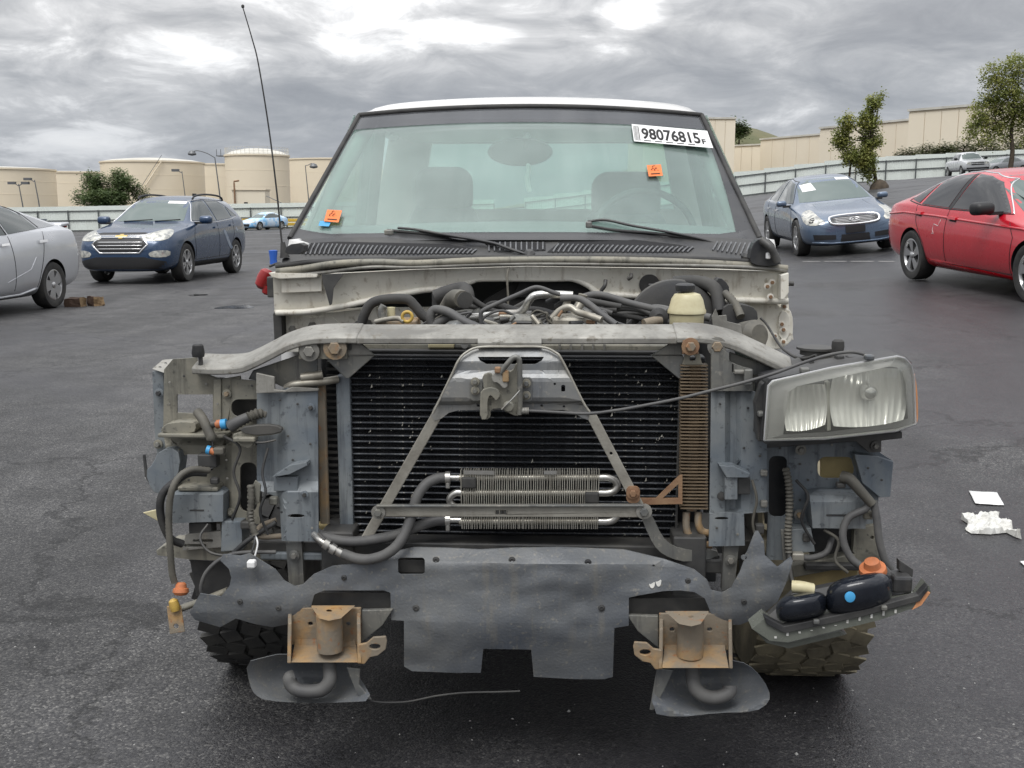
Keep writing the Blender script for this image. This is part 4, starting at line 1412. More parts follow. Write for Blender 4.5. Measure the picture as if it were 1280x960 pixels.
c = P(263, 563, -.012)
cyl('connector_collar', c + Vector((-.008, 0, .002)), c, .010, 'sky_blue_plastic', truck)
cyl('connector_body', c, c + Vector((.010, 0, -.004)), .008, 'orange_plastic', truck)
pbox('connector_tip', 266, 560, 279, 569, -.02, .02, 'loom_plastic')
plate('bracket_arm', [(292, 540), (350, 535), (353, 538), (348, 543), (316, 546), (316, 560), (304, 560), (297, 552), (290, 550)], -.016, .02, 'olive_steel', rnd_=1)
plate('bracket_arm', [(296, 535), (330, 530), (352, 533), (352, 542), (310, 545)], -.022, .014, 'dark_steel', rnd_=1)
pbox('bracket_clip', 291, 547, 318, 553, -.03, .03, 'olive_steel')
ptube('wire', [(318, 553, -.02), (330, 553, -.02), (345, 550, -.015)], .0022, 'dark_steel')
pbox('harness_bracket', 247, 568, 270, 585, .004, .03, 'dark_steel')
for k in range(2):
    ptube('harness_loop', [(258, 588 + k * 3, .0), (238, 588 + k * 3, -.02), (222, 598 + k * 2, -.035), (209 - k * 6, 618, -.05), (206 - k * 5, 645, -.05), (212, 664 + 8 * k, -.04), (222 + 6 * k, 680, -.02)] if k else
          [(262, 588, .0), (240, 587, -.025), (224, 596, -.045), (214, 616, -.06), (211, 650, -.06), (213, 690, -.06), (215, 715, -.055), (218, 728, -.05)], .0075 if k == 0 else .009, 'loom_plastic' if k == 0 else 'black_rubber', ribs=.06 if k == 0 else 0)
# lower left: shelf, connectors, dangling lamp wires
plate('shelf_rail', [(195, 688), (214, 677), (282, 672), (300, 676), (360, 684), (420, 690), (420, 700), (300, 702), (240, 700), (196, 694)], .03, .05, 'olive_steel')
plate('shelf_plate', [(232, 668), (276, 664), (277, 684), (228, 688)], .012, .012, 'dusty_steel', [rrect(241, 674, 266, 678, 1.9), rrect(230, 680, 258, 684, 1.8)])
pbox('shelf_box', 236, 654, 264, 672, .014, .04, 'dark_steel')
plate('cream_panel', [(178, 641), (200, 636), (200, 653)], .10, .006, 'yellow_plastic')
plate('lower_box', [(277, 652), (302, 652), (303, 688), (276, 690)], .0, .06, 'blue_panel')
plate('dark_box', [(237, 700), (300, 704), (302, 745), (245, 745)], .06, .05, 'black_plastic')
pbox('cross_tube', 320, 678, 420, 690, .02, .05, 'dark_steel')
pbox('cross_tube', 325, 692, 425, 700, .01, .05, 'blue_panel')
pbox('cross_tube', 425, 694, 900, 705, .03, .06, 'dark_steel')
pbox('cross_tube', 806, 700, 912, 716, .02, .05, 'dark_steel')
plate('support_leg', [(357, 677), (377, 677), (380, 732), (361, 733)], .0, .022, 'grey_steel'); bolt(368, 694, -.004, .007, 'dusty_steel', 'grey_steel')
plate('support_leg', [(905, 683), (924, 680), (918, 738), (902, 739)], .0, .022, 'grey_steel'); bolt(913, 700, -.004, .007, 'dusty_steel', 'grey_steel')
ptube('wire_loom', [(313, 606, -.03), (314, 625, -.034), (313, 645, -.036), (317, 662, -.04), (319, 668, -.04)], .0075, 'loom_plastic', ribs=.17)
plate('loom_shield', [(308, 622), (319, 600), (326, 606), (324, 628), (316, 634)], -.026, .006, 'olive_steel')
ptube('wire', [(318, 668, -.04), (318, 680, -.05), (313, 695, -.058), (313, 701, -.06)], .0024, 'dark_steel')
ptube('wire', [(319, 668, -.04), (322, 680, -.05), (318, 697, -.058), (316, 702, -.06)], .002, 'paper_white')
pbox('plug', 308, 702, 318, 711, -.10, .02, 'paper_white')
ptube('brake_line', [(352, 670, .01), (330, 671, .0), (322, 668, .0), (326, 658, .02), (345, 650, .04)], .0065, 'rust_tan')
ptube('control_rod', [(292, 691, -.01), (312, 674, -.01), (345, 653, .0)], .006, 'dark_steel')
ptube('bowden_cable', [(345, 690, -.02), (300, 691, -.03), (277, 698, -.045), (258, 715, -.055), (251, 735, -.055), (255, 748, -.05)], .0045, 'hose_rubber')
ptube('lower_arm', [(222, 762, .02), (250, 752, .02), (285, 738, .02)], .013, 'olive_steel', flat=.6)
c = P(226, 738, -.05)
lathe('lamp_socket', [(.008, .018), (.012, .014), (.013, .006), (.017, .004), (.018, -.004), (.013, -.010), (.004, -.012)], c, (0, .25, 1), 'orange_plastic', truck, 20)
c = P(218, 757, -.055)
lathe('bulb_base', [(.005, .016), (.010, .012), (.012, 0), (.010, -.012)], c, (-.2, 0, 1), 'yellow_cap', truck, 16)
plate('lamp_tab', [(208, 758), (226, 757), (231, 790), (212, 793)], lambda x, y: -.05 - (y - 757) * .0002, .004, 'rust_tan', [ell(220, 783, 3.2, 3.2, 12)])

# ------------------------------------------------------------------ right side of the radiator support
RB = [(889, 487), (941, 489), (952, 492), (958, 520), (960, 640), (930, 642), (931, 682), (886, 683), (887, 640)]
plate('support_panel', RB, lambda x, y: .004 - (.018 if y > 640 else 0) + (.014 if 908 < x < 922 and y < 640 else 0), .006, 'blue_panel', [ell(902, 648, 9, 2, 12)], grid=7, bev=.0012)
plate('upper_bracket', [(889, 437), (904, 437), (911, 442), (912, 452), (926, 458), (941, 462), (941, 489), (889, 489)], -.008, .016, 'grey_steel', [rrect(915, 455, 917, 466, 1)])
pbox('bracket_tab', 918, 463, 932, 468, -.02, .02, 'dusty_steel')
pbox('bracket_tab', 930, 462, 941, 482, -.03, .01, 'grey_steel')
plate('support_gusset', [(912, 440), (946, 452), (972, 463), (958, 472), (912, 462)], .03, .008, 'grey_steel')
plate('step_bracket', [(899, 582), (918, 583), (938, 592), (936, 597), (908, 597)], -.028, .04, 'blue_panel')
plate('step_bracket', rect(906, 597, 922, 625), -.022, .03, 'blue_panel'); plate('step_bracket', rect(922, 597, 938, 618), -.012, .02, 'dark_steel')
c = P(902, 620, -.004); lathe('rubber_plug', [(.010, 0), (.009, .008), (.002, .010)], c, (0, -1, 0), 'black_rubber', truck, 16)
pbox('panel_clip', 951, 626, 960, 635, -.008, .012, 'dusty_steel'); pbox('panel_clip', 951, 588, 960, 596, -.008, .012, 'dusty_steel')
RO = [(958, 548), (1068, 545), (1100, 545), (1100, 566), (1116, 576), (1113, 620), (1098, 622), (1098, 668), (1080, 662), (1012, 661), (990, 664), (986, 700), (958, 700), (960, 640)]
plate('headlamp_panel', RO, lambda x, y: .045 - (.012 if x < 990 else 0), .006, 'blue_panel', [rrect(961, 570, 984, 646, 8), rrect(1022, 571, 1068, 598, 10)], grid=9, bev=.0012)
plate('slot_back', rect(956, 560, 992, 655), .085, .008, 'black_plastic')
plate('insulation_sheet', rect(1026, 566, 1074, 604), .09, .01, 'tan_sheet')
plate('fin_bracket', [(1068, 568), (1096, 570), (1117, 577), (1113, 621), (1100, 622), (1078, 604)], lambda x, y: .01 + (x - 1068) * .0006, .05, 'blue_panel', grid=10)
plate('bulge_box', [(1012, 618), (1024, 611), (1074, 613), (1083, 622), (1082, 661), (1016, 660)], lambda x, y: -.012 + max(0, 622 - y) * .004, .06, 'blue_panel', grid=9)
plate('slot_mark', rrect(1033, 643, 1061, 645.2, 1), -.0135, .004, 'dark_steel', bev=0)
bolt(1001, 562, .03, .007, 'dusty_steel', 'grey_steel'); bolt(999, 643, .03, .007, 'rust_tan', 'grey_steel')
plate('lamp_crossbar', [(948, 555), (1128, 540), (1128, 548), (1102, 551), (1102, 565), (1086, 566), (1070, 552), (960, 560)], .01, .035, 'dark_steel')
bolt(1094, 557, .006, .006, 'dusty_steel', 'dark_steel')
ptube('wire_loom', [(982, 585, .0), (986, 605, -.004), (987, 630, -.006), (986, 650, -.01), (985, 668, -.01), (986, 690, -.012)], .008, 'loom_plastic', ribs=.17)
ptube('harness_boot', [(1052, 596, -.02), (1062, 599, -.03), (1074, 612, -.035), (1090, 630, -.035)], .014, 'loom_plastic', taper=.010)
ptube('harness_hose', [(1086, 626, -.03), (1082, 636, -.03), (1062, 646, -.03), (1054, 662, -.035), (1055, 680, -.04), (1064, 698, -.045), (1076, 708, -.05)], .0085, 'hose_rubber', ribs=.05)
ptube('harness_hose', [(1092, 626, -.03), (1096, 650, -.035), (1099, 675, -.04), (1106, 700, -.045), (1114, 712, -.045)], .0085, 'hose_rubber')
plate('lower_box', [(988, 662), (1014, 660), (1019, 690), (990, 692)], .0, .06, 'blue_panel')
plate('dark_box', [(1015, 660), (1070, 660), (1072, 692), (1016, 700)], .06, .04, 'black_plastic')
plate('lower_bracket', [(1068, 660), (1098, 656), (1100, 700), (1080, 704), (1066, 690)], .03, .02, 'olive_steel', [ell(1090, 672, 2.4, 2.4, 10)])
plate('shelf_rail', [(990, 708), (1030, 700), (1090, 688), (1104, 700), (1080, 706), (992, 722)], .03, .06, 'olive_steel')
pbox('shelf_edge', 1006, 706, 1088, 713, .01, .02, 'dark_steel')
plate('tan_plate', [(992, 716), (1076, 704), (1068, 730), (1040, 738), (996, 738)], .06, .01, 'tan_sheet')
ptube('hose', [(1040, 672, .02), (1033, 690, .0), (1015, 697, -.01), (1000, 696, -.01)], .007, 'hose_rubber')
pbox('clip', 990, 692, 1006, 702, -.02, .02, 'pipe_aluminium')
ptube('wire', [(986, 690, -.012), (987, 705, -.02), (989, 722, -.03), (994, 734, -.04)], .005, 'dark_steel')
plate('hanging_strap', [(976, 662), (987, 662), (987, 690), (990, 720), (984, 728), (979, 700)], -.004, .006, 'grey_steel')
# washer bottle neck above the headlamp
lathe('reservoir_cap', [(.036, 0), (.036, .010), (.044, .012), (.044, .017), (.020, .021)], P(1020, 443, .12), (0, 0, 1), 'dark_steel', truck, 24)
lathe('bump_stop', [(.012, 0), (.014, .014), (.013, .026), (.008, .030)], P(1047, 441, .06), (0, 0, 1), 'black_rubber', truck, 18)
plate('upper_shelf', [(985, 452), (1012, 444), (1070, 441), (1090, 446), (1060, 456), (1000, 466)], lambda x, y: .03 + (466 - y) * .003, .012, 'dark_steel', grid=10)
pbox('shelf_clip', 1012, 450, 1018, 462, .0, .02, 'black_plastic'); pbox('shelf_clip', 1046, 444, 1056, 455, .0, .03, 'black_plastic'); pbox('shelf_clip', 1060, 446, 1076, 454, .0, .03, 'black_plastic')

# ------------------------------------------------------------------ grey plastic air deflector under the radiator
VAL = [(279, 693), (300, 695), (312, 692), (328, 702), (344, 712), (355, 726), (368, 733), (378, 731), (392, 718), (415, 708), (455, 703), (490, 690), (518, 684), (560, 685), (600, 687), (640, 685), (700, 684), (780, 687), (830, 699), (868, 712),
       (884, 725), (889, 738), (903, 741), (914, 735), (925, 715), (934, 690), (944, 664), (948, 664), (955, 676), (956, 694), (972, 709), (989, 696), (991, 701), (983, 728), (972, 752), (950, 771), (925, 781), (905, 781), (893, 776), (886, 760), (881, 748),
       (868, 740), (850, 738), (828, 739), (800, 744), (786, 747), (786, 782), (768, 785), (766, 846), (755, 849), (720, 849), (667, 846), (664, 812), (604, 811), (601, 841), (570, 841), (515, 839), (505, 833), (505, 776), (489, 775), (488, 741), (480, 738), (440, 738), (405, 738), (393, 743), (388, 760), (380, 771), (362, 780), (341, 784), (318, 780), (295, 773), (275, 784), (244, 775), (237, 766), (250, 742), (276, 746), (287, 732), (289, 722), (286, 711), (275, 700)]


def val_d(x, y):
    d = -.05
    if y > 775:
        d += (y - 775) * .0004
    if y < 705 and 480 < x < 840:
        d += (705 - y) * .0016
    w = abs(x - 636) - 240
    if w > 0:
        d -= .00022 * w
    d += .016 * noise.noise(Vector((x * .011, y * .016, 1.3))) + .005 * noise.noise(Vector((x * .04, y * .05, 7)))
    if y > 765 and (x < 390 or x > 880):
        d += (y - 765) * .0006
    return d


def catmull_px(pts):
    return [(p.x, p.y) for p in catmull([(x, y, 0) for x, y in pts], 8)]


val = plate('air_deflector', VAL, val_d, .0045, 'valance_plastic', [rrect(497.5, 697, 531, 718, 4), ell(314, 703, 5.5, 5, 12), ell(817, 707, 1.8, 1.5, 8), ell(930, 697, 3.6, 3, 10)], grid=9, bev=0, smooth=True)
pbox('slot_fill', 494, 700, 534, 716, -.012, .006, 'dark_steel')
for x0, y0, x1, y1 in ((811, 730, 819, 736), (819, 727, 827, 734)):
    plate('dried_mud', chaikin([(x0, y0), (x0 + 3, y0 + 1), (x1, y0 - 3), (x1 - 1, y1 - 2), (x0 + 3, y1)], 1), lambda x, y: val_d(x, y) - .0025, .003, 'bag_white', bev=0)

for x, y, r_ in ((545, 700, .006), (735, 703, .006), (520, 760, .006), (752, 760, .006), (640, 700, .006), (430, 722, .005), (860, 726, .005), (300, 752, .005), (348, 760, .005), (930, 752, .005)):
    c = P(x, y, val_d(x, y) - .0005)
    lathe('push_pin', [(r_ * 1.3, 0), (r_ * 1.2, .0022), (r_ * .6, .0034), (r_ * .55, .0018), (.0002, .0016)], c, (0, -1, 0), 'black_plastic', val, 16)


# ------------------------------------------------------------------ rusty bumper mounts with tow eyes
def mount(mx, name='bumper_mount'):
    """mx maps a left-mount photo x to this side"""
    s = 1 if mx(0) < mx(1) else -1
    dy = 0 if s > 0 else 7

    def q(pts):
        o = [(mx(x), y + dy) for x, y in pts]
        return o if s > 0 else o[::-1]
    d0 = -.125
    plate('mount_backing', q([(389, 740), (490, 741), (490, 767), (470, 770), (388, 768)]), -.02, .05, 'dark_steel')
    plate('mount_backing', q([(452, 763), (491, 762), (478, 782), (452, 803)]), -.05, .012, 'grey_steel')
    bk = plate('bumper_mount', q([(362, 760), (451, 760), (451, 806), (362, 806)]), d0 + .07, .008, 'rust_tan', [ell(mx(388), 780 + dy, 3, 2.4, 10), ell(mx(435), 780 + dy, 3, 2.4, 10)])
    plate('mount_base', q([(369, 800), (444, 800), (447, 828), (364, 828)]), lambda x, y: d0 + .068 - (y - 806) * .0030 if y > 806 else d0 + .068, .006, 'rust_tan', parent=bk, grid=8)
    for a, b in ((360, 366), (446, 452)):
        V = []
        for (x, y, d) in ((a, 759, d0 + .10), (a, 779, d0 + .02), (a - 1 if a < 400 else a + 1, 829, d0), (a, 829, d0 + .10)):
            V.append(P(mx(x), y + dy, d))
        wv = Vector(((P(mx(b), 780, 0) - P(mx(a), 780, 0)).x, 0, 0))
        V += [v + wv * .75 for v in V]
        o = new_obj('mount_side', pydata('mount_side', V, [(0, 1, 2, 3), (7, 6, 5, 4), (0, 4, 5, 1), (1, 5, 6, 2), (2, 6, 7, 3), (3, 7, 4, 0)]), bk, 'rust_tan')
        soft_edge(o, .002)
    tp = P(mx(411), 761 + dy, d0 + .03)
    ctr = P(mx(411.5), 772 + dy, d0 + .03)
    bot = P(mx(411.5), 812 + dy, d0 + .03)
    cyl('mount_sleeve', Vector((ctr.x, d0 + .03, bot.z)), Vector((ctr.x, d0 + .03, ctr.z + .008)), .029, 'rust_tan', bk, seg=28)
    plate('mount_top', q([(389, 758), (443, 758), (426, 773), (411, 776), (399, 773)]), lambda x, y: d0 + .06 - (y - 758) * .0042, .006, 'rust_tan', [ell(mx(411), 764 + dy, 4, 2.2, 12), ell(mx(395), 761.5 + dy, 1.6, 1, 8), ell(mx(426), 762 + dy, 1.6, 1, 8)], parent=bk, grid=6)
    plate('tow_eye', q([(448, 806), (458, 804), (466, 797), (482, 796), (483.5, 802), (482, 812), (472, 820), (462, 822), (456, 830), (447, 830)]), d0 + .005, .008, 'rust_tan', [ell(mx(468.5), 808.5 + dy, 7, 3.6, 14)], parent=bk)


mount(lambda x: x)
mount(lambda x: 1275.0 - x)

# ------------------------------------------------------------------ plastic scoops and tow hooks
def scoop(name, pts, cxy, ds, dip):
    cx_, cy_ = cxy

    def df(x, y):
        r = min(1.0, math.hypot((x - cx_) / dip[0], (y - cy_) / dip[1]))
        return ds + .14 * (1 - r * r)
    return plate(name, pts, df, .0045, 'valance_plastic', grid=7, bev=0, smooth=True, rnd_=1)


scoop('tow_hook_scoop', [(307, 828), (330, 822), (352, 817), (430, 822), (438, 836), (451, 850), (466, 876), (430, 878), (384, 879), (332, 876), (318, 868), (312, 856)], (395, 838), -.13, (95, 48))
plate('scoop_flap', [(433, 834), (450, 836), (449, 856), (465, 875), (455, 874), (446, 868)], -.10, .005, 'grey_steel')
scoop('tow_hook_scoop', [(824, 833), (840, 834), (890, 826), (925, 826), (945, 838), (962, 862), (962, 878), (944, 890), (897, 891), (846, 897), (812, 891)], (885, 845), -.13, (88, 50))
plate('scoop_flap', [(821, 835), (842, 838), (830, 864), (817, 888), (812, 888)], -.10, .005, 'grey_steel')
ptube('tow_hook', [(411, 818, -.085), (412, 836, -.09), (412, 850, -.10), (404, 861, -.105), (390, 864, -.105), (375, 863, -.105), (365, 857, -.10), (362, 848, -.095), (367, 846, -.09)], .0155, 'hose_rubber', seg=14)
ptube('tow_hook', [(866, 826, -.085), (866, 844, -.09), (868, 858, -.10), (877, 868, -.105), (890, 872, -.105), (903, 870, -.105), (912, 864, -.10), (912, 857, -.095)], .0155, 'hose_rubber', seg=14)
ptube('trailing_wire', [(463, 876, -.08), (480, 878, -.075), (510, 877, -.07), (545, 870, -.06), (580, 866, -.05), (620, 865, -.05), (650, 864, -.05)], .0022, 'black_rubber')

# ------------------------------------------------------------------ headlamp
HO = [(952, 551), (953, 530), (958, 478), (962, 474), (1040, 458), (1122, 444), (1132, 446), (1140, 454), (1144, 470), (1146, 531), (1132, 536), (1119, 541), (1030, 550), (957, 555)]


def h_d(x, y):
    t = max(0, (x - 1085) / 60)
    return -.155 + .00035 * (x - 952) + .075 * t * t


hl = plate('headlamp', HO, lambda x, y: h_d(x, y) + .05, .10, 'black_plastic', grid=16, bev=.004)
LENS = [(956, 550), (961, 482), (966, 477), (1040, 460), (1121, 446), (1130, 448), (1138, 456), (1142, 471), (1144, 530), (1120, 538), (1030, 548)]


def ramp_rim(name, outer, inner, d0, d1, m, parent):
    V = [P(x, y, h_d(x, y) + d0) for x, y in outer] + [P(x, y, h_d(x, y) + d1) for x, y in inner] + [P(x, y, h_d(x, y) + d1 + .03) for x, y in inner]
    n = len(outer)
    Fc = []
    for i in range(n):
        j = (i + 1) % n
        Fc += [(i, j, n + j, n + i), (n + i, n + j, 2 * n + j, 2 * n + i)]
    return new_obj(name, pydata(name, V, Fc, True, 30), parent, m)


IN = [(979, 543), (986, 490), (996, 483), (1050, 471), (1112, 458), (1121, 459), (1128, 466), (1132, 478), (1135, 523), (1116, 529), (1035, 540)]
ramp_rim('lamp_bezel', LENS, IN, .02, .012, 'lamp_edge', hl)
plate('lamp_body', IN, lambda x, y: h_d(x, y) + .055, .01, 'worn_lens', parent=hl, grid=12, bev=0)


def bowl(px0, py0, px1, py1, ribs, seed, skew=0.0):
    """concave mirror with vertical flutes"""
    V, Fc = [], []
    nu, nv = 64, 22
    r_ = random.Random(seed)
    rb = [r_.uniform(-.0018, .0018) for _ in range(ribs + 2)]
    for j in range(nv + 1):
        for i in range(nu + 1):
            u, v = -1 + 2 * i / nu, -1 + 2 * j / nv
            ex = u * (1 - .10 * v * v)
            ey = v * (1 - .12 * u * u)
            px = (px0 + px1) / 2 + ex * (px1 - px0) / 2
            py = (py0 + py1) / 2 + ey * (py1 - py0) / 2 - skew * u * (py1 - py0) / 2
            rr = u * u * .5 + v * v * .6
            k = (u + 1) / 2 * ribs
            fl = .0026 * abs(math.sin(k * math.pi)) + rb[int(k)] + .0006 * math.sin(v * 3 + int(k) * 1.7)
            V.append(P(px, py, h_d(px, py) + .048 - .004 + .0 * rr + .030 * (1 - rr) * .9 - .03 + fl))
    for j in range(nv):
        for i in range(nu):
            a = j * (nu + 1) + i
            Fc.append((a, a + 1, a + nu + 2, a + nu + 1))
    me = pydata('reflector', V, Fc, True)
    o = new_obj('reflector', me, hl, 'reflector')
    return o


bowl(980, 481, 1034, 538, 7, 3, .13)
bowl(1037, 461, 1134, 533, 12, 5, .11)
plate('lamp_divider', [(1033, 478), (1038, 477), (1039, 538), (1034, 539)], lambda x, y: h_d(x, y) + .03, .02, 'worn_lens', parent=hl, bev=.002)
c = P(1088, 492, h_d(1088, 492) + .01)
lathe('bulb_shield', [(.017, 0), (.017, .012), (.012, .02), (.002, .023)], c + Vector((0, .02, 0)), (0, -1, 0), 'chrome', hl, 18)
# clear cover lens over the whole face
V, Fc = thicken(flat_bm(LENS, (), 9), lambda x, y: P(x, y, h_d(x, y) - .012 + .012 * min(1, abs(y - 498) / 46) ** 3), lambda x, y: P(x, y, h_d(x, y) - .012 + .012 * min(1, abs(y - 498) / 46) ** 3) + Vector((0, .003, 0)))
o = new_obj('lamp_cover', pydata('lamp_cover', V, Fc, True, 40), hl, 'clear_lens')
ptube('lamp_seal', [(x, y, h_d(x, y) + .012) for x, y in LENS + LENS[:2]], .0035, 'lamp_edge', hl, straight=True)
ptube('side_marker', [(1141, 468, h_d(1141, 468) + .03), (1144, 490, h_d(1144, 490) + .03), (1145, 520, h_d(1145, 520) + .03), (1143, 530, h_d(1143, 530) + .03)], .0045, 'amber_lens', hl)
pbox('lamp_back', 956, 480, 1090, 548, -.06, .16, 'black_plastic', hl, bev=.02)
plate('lamp_flange', [(944, 505), (952, 480), (962, 474), (960, 552), (948, 552)], -.08, .03, 'dark_steel', parent=hl)
for x, y in ((1007, 463), (1088, 447), (954, 518)):
    pbox('lamp_tab', x - 6, y - 3, x + 6, y + 4, -.10, .02, 'grey_steel', hl)

# ------------------------------------------------------------------ turn lamp assembly hanging upside down by its wires
mat('tray_edge', (.17, .18, .155), .3, 0, (.10, .105, .09), 12, .5)
tl = plate('turn_lamp', [(940, 786), (957, 772), (980, 790), (1150, 750), (1162, 733), (1164, 741), (1150, 757), (1100, 775), (985, 803), (962, 801)], lambda x, y: -.19, .05, 'tray_edge', grid=14, bev=.003)
plate('lamp_rail', [(955, 770), (980, 783), (1080, 762), (1148, 744), (1160, 731), (1160, 738), (1150, 752), (1082, 770), (981, 792), (958, 780)], -.196, .02, 'black_plastic', parent=tl)
plate('amber_tip', [(1140, 763), (1146, 753), (1160, 739), (1163.5, 741), (1152, 757)], -.1915, .03, 'amber_lens', parent=tl)
plate('lamp_tray', [(958, 772), (990, 742), (1120, 716), (1152, 735), (1146, 750), (985, 788)], lambda x, y: -.15 + (790 - y) * .0012, .02, 'black_plastic', parent=tl, grid=16)
mat('pod_black', (.010, .012, .018), .13, 0, (.02, .024, .032), 9, .35, .25, 25)


def pod(cx_, cy_, rx, ry, skew, d):
    V, Fc = [], []
    nu, nv = 28, 14
    for j in range(nv + 1):
        for i in range(nu):
            th, ph_ = 2 * math.pi * i / nu, math.pi / 2 * j / nv
            ct, st_ = math.cos(th), math.sin(th)
            sq = (abs(ct) ** 3 + abs(st_) ** 3) ** (-1 / 3)
            u, v = ct * sq * math.cos(ph_) ** .7, st_ * sq * math.cos(ph_) ** .7
            V.append(P(cx_ + rx * u, cy_ + ry * v - skew * u * ry, d - .055 * math.sin(ph_)))
    for j in range(nv):
        for i in range(nu):
            i2 = (i + 1) % nu
            Fc.append((j * nu + i, j * nu + i2, (j + 1) * nu + i2, (j + 1) * nu + i))
    return new_obj('reflector_pod', pydata('reflector_pod', V, Fc, True), tl, 'pod_black')


pod(1002, 759, 32, 18, .25, -.16)
pod(1074, 743, 42, 25, .3, -.16)
lathe('alignment_dot', [(.011, 0), (.011, .003), (.008, .004)], P(1062, 746, -.221), (.2, -1, .15), 'sky_blue_plastic', tl, 18)
c = P(1091, 712, -.13)
lathe('lamp_socket', [(.026, -.012), (.029, -.004), (.027, .006), (.018, .008), (.015, .022), (.007, .024)], c, (-.25, -.3, 1), 'orange_plastic', tl, 22)
ptube('lamp_connector', [(990, 733, -.15), (1002, 734, -.155), (1016, 737, -.155)], .013, 'yellow_plastic', tl)
pbox('mount_bracket', 1116, 722, 1142, 742, -.15, .05, 'black_plastic', tl, .006)
plate('mount_fin', [(1124, 700), (1142, 712), (1141, 722), (1124, 714)], -.12, .02, 'black_plastic', parent=tl)
pbox('mount_bracket', 1100, 716, 1118, 730, -.13, .05, 'dark_steel', tl, .006)
for x in (1021, 1106):
    pbox('snap_tab', x - 4, 775 - (x - 1021) * .2, x + 4, 781 - (x - 1021) * .2, -.205, .01, 'grey_steel', tl)
for i in range(11):
    x = 968 + i * 15
    pbox('chip', x, 795 - (x - 968) * .21 + rnd.uniform(-4, 3), x + 3, 798 - (x - 968) * .21, -.1915, .002, 'bag_white', tl, 0)
plate('lens_face', [(942, 787), (960, 800), (985, 802), (1050, 787), (1060, 793), (986, 811), (958, 804)], -.17, .04, 'tray_edge', parent=tl, bev=.003)

# ------------------------------------------------------------------ wheels
def truck_wheel(cx_, cy_, r, w, m, parent, blocks=True, deep=.014):
    cz = r - .012
    root = new_obj('tyre', None, parent)
    bpy.data.objects.remove(root)
    hw = w / 2
    prof = [(r * .56, -hw * .80), (r * .62, -hw * .92), (r * .80, -hw * 1.0), (r * .92, -hw * .98), (r * .965, -hw * .86), (r * .985, -hw * .55), (r * .985, hw * .55), (r * .965, hw * .86), (r * .92, hw * .98), (r * .80, hw), (r * .62, hw * .92), (r * .56, hw * .8)]
    t = lathe('tyre', prof, (cx_, cy_, cz), (1, 0, 0), m, parent, 56, cap=False)
    if blocks:
        bm = bmesh.new()
        rows = ((-.78, .30, 0), (-.32, .26, .5), (.12, .26, 0), (.50, .22, .5), (.82, .26, 0))
        n = 44
        for (u, wd, ph_) in rows:
            for k in range(n):
                a = 2 * math.pi * (k + ph_) / n
                rr = r * (.99 if abs(u) < .7 else .972) + (.014 - deep) * .1
                rot = Matrix.Rotation(-a, 3, 'X') @ Matrix.Rotation(.35 * (1 if k % 2 else -1), 3, 'Z')
                pos = Vector((cx_ + u * hw, cy_ + rr * math.sin(a), cz + rr * math.cos(a)))
                box_bm(bm, pos, (wd * hw * 1.5, 2 * math.pi * r / n * .78, deep), rot)
        o = new_obj('tread_blocks', bm_mesh('tread_blocks', bm), t, m)
        o['kind'] = 'stuff'
    rim = lathe('rim', [(r * .58, -hw * .8), (r * .55, -hw * .6), (r * .52, 0), (r * .55, hw * .6), (r * .58, hw * .8), (r * .54, hw * .78), (r * .48, hw * .35), (r * .2, hw * .5), (.01, hw * .55)], (cx_, cy_, cz), (1 if cx_ > 0 else -1, 0, 0), 'dusty_steel', parent, 40)
    lathe('wheel_hub', [(r * .2, 0), (r * .2, hw * .62), (r * .12, hw * .7), (.01, hw * .72)], (cx_, cy_, cz), (1 if cx_ > 0 else -1, 0, 0), 'dark_steel', rim, 24)
    return t


wl_x = P(303, 805, .33).x
wr_x = P(1032, 805, .33).x
truck_wheel(wl_x, .70, .375, .255, 'tyre_black', truck)
truck_wheel(wr_x - .02, .70, .375, .29, 'tyre_mud', truck, True, .006)
for x in (-.82, .86):
    truck_wheel(x, 4.05, .375, .25, 'tyre_black', truck, False)

# ------------------------------------------------------------------ frame and underbody
for s in (-1, 1):
    box('frame_rail', (s * .40, 2.65, .52), (.075, 5.3, .15), 'dark_steel', truck)
    box('lower_control_arm', (s * .60, .70, .36), (.42, .14, .06), 'dark_steel', truck)
    box('upper_control_arm', (s * .62, .70, .66), (.30, .12, .05), 'dark_steel', truck)
    cyl('shock_absorber', (s * .58, .78, .36), (s * .52, .80, .86), .035, 'dark_steel', truck)
    box('inner_fender', (s * .53, .78, .82), (.05, .75, .30), 'black_plastic', truck, None, .02)
box('crossmember', (0, .32, .47), (1.0, .14, .14), 'dark_steel', truck)
box('crossmember', (0, .95, .42), (.95, .20, .12), 'dark_steel', truck)
box('skid_shield', (0, .62, .40), (.74, .55, .03), 'dark_steel', truck)
box('bumper_frame', (0, .06, .52), (.86, .10, .10), 'dark_steel', truck)
box('oil_pan', (0, .72, .52), (.34, .60, .22), 'dark_steel', truck, None, .03)
box('engine_block', (0, .68, .78), (.50, .60, .36), 'dark_steel', truck, None, .04)
for s in (-1, 1):
    box('valve_cover', (s * .20, .68, .96), (.16, .52, .10), 'grey_steel', truck, Matrix.Rotation(s * .6, 3, 'Y'), .03)
box('transmission', (0, 1.7, .55), (.34, 1.3, .34), 'dark_steel', truck, None, .06)
box('cab_floor', (0, 2.15, .62), (1.62, 1.75, .06), 'dark_steel', truck)
cyl('drive_shaft', (0, 2.3, .5), (0, 4.0, .42), .04, 'dark_steel', truck)
cyl('rear_axle', (-.75, 4.05, .37), (.75, 4.05, .37), .06, 'dark_steel', truck)
lathe('differential', [(.03, -.13), (.12, -.09), (.16, 0), (.12, .09), (.03, .13)], (0, 4.05, .37), (0, 1, 0), 'dark_steel', truck, 20)

# ------------------------------------------------------------------ firewall and cowl
FW = 1.06


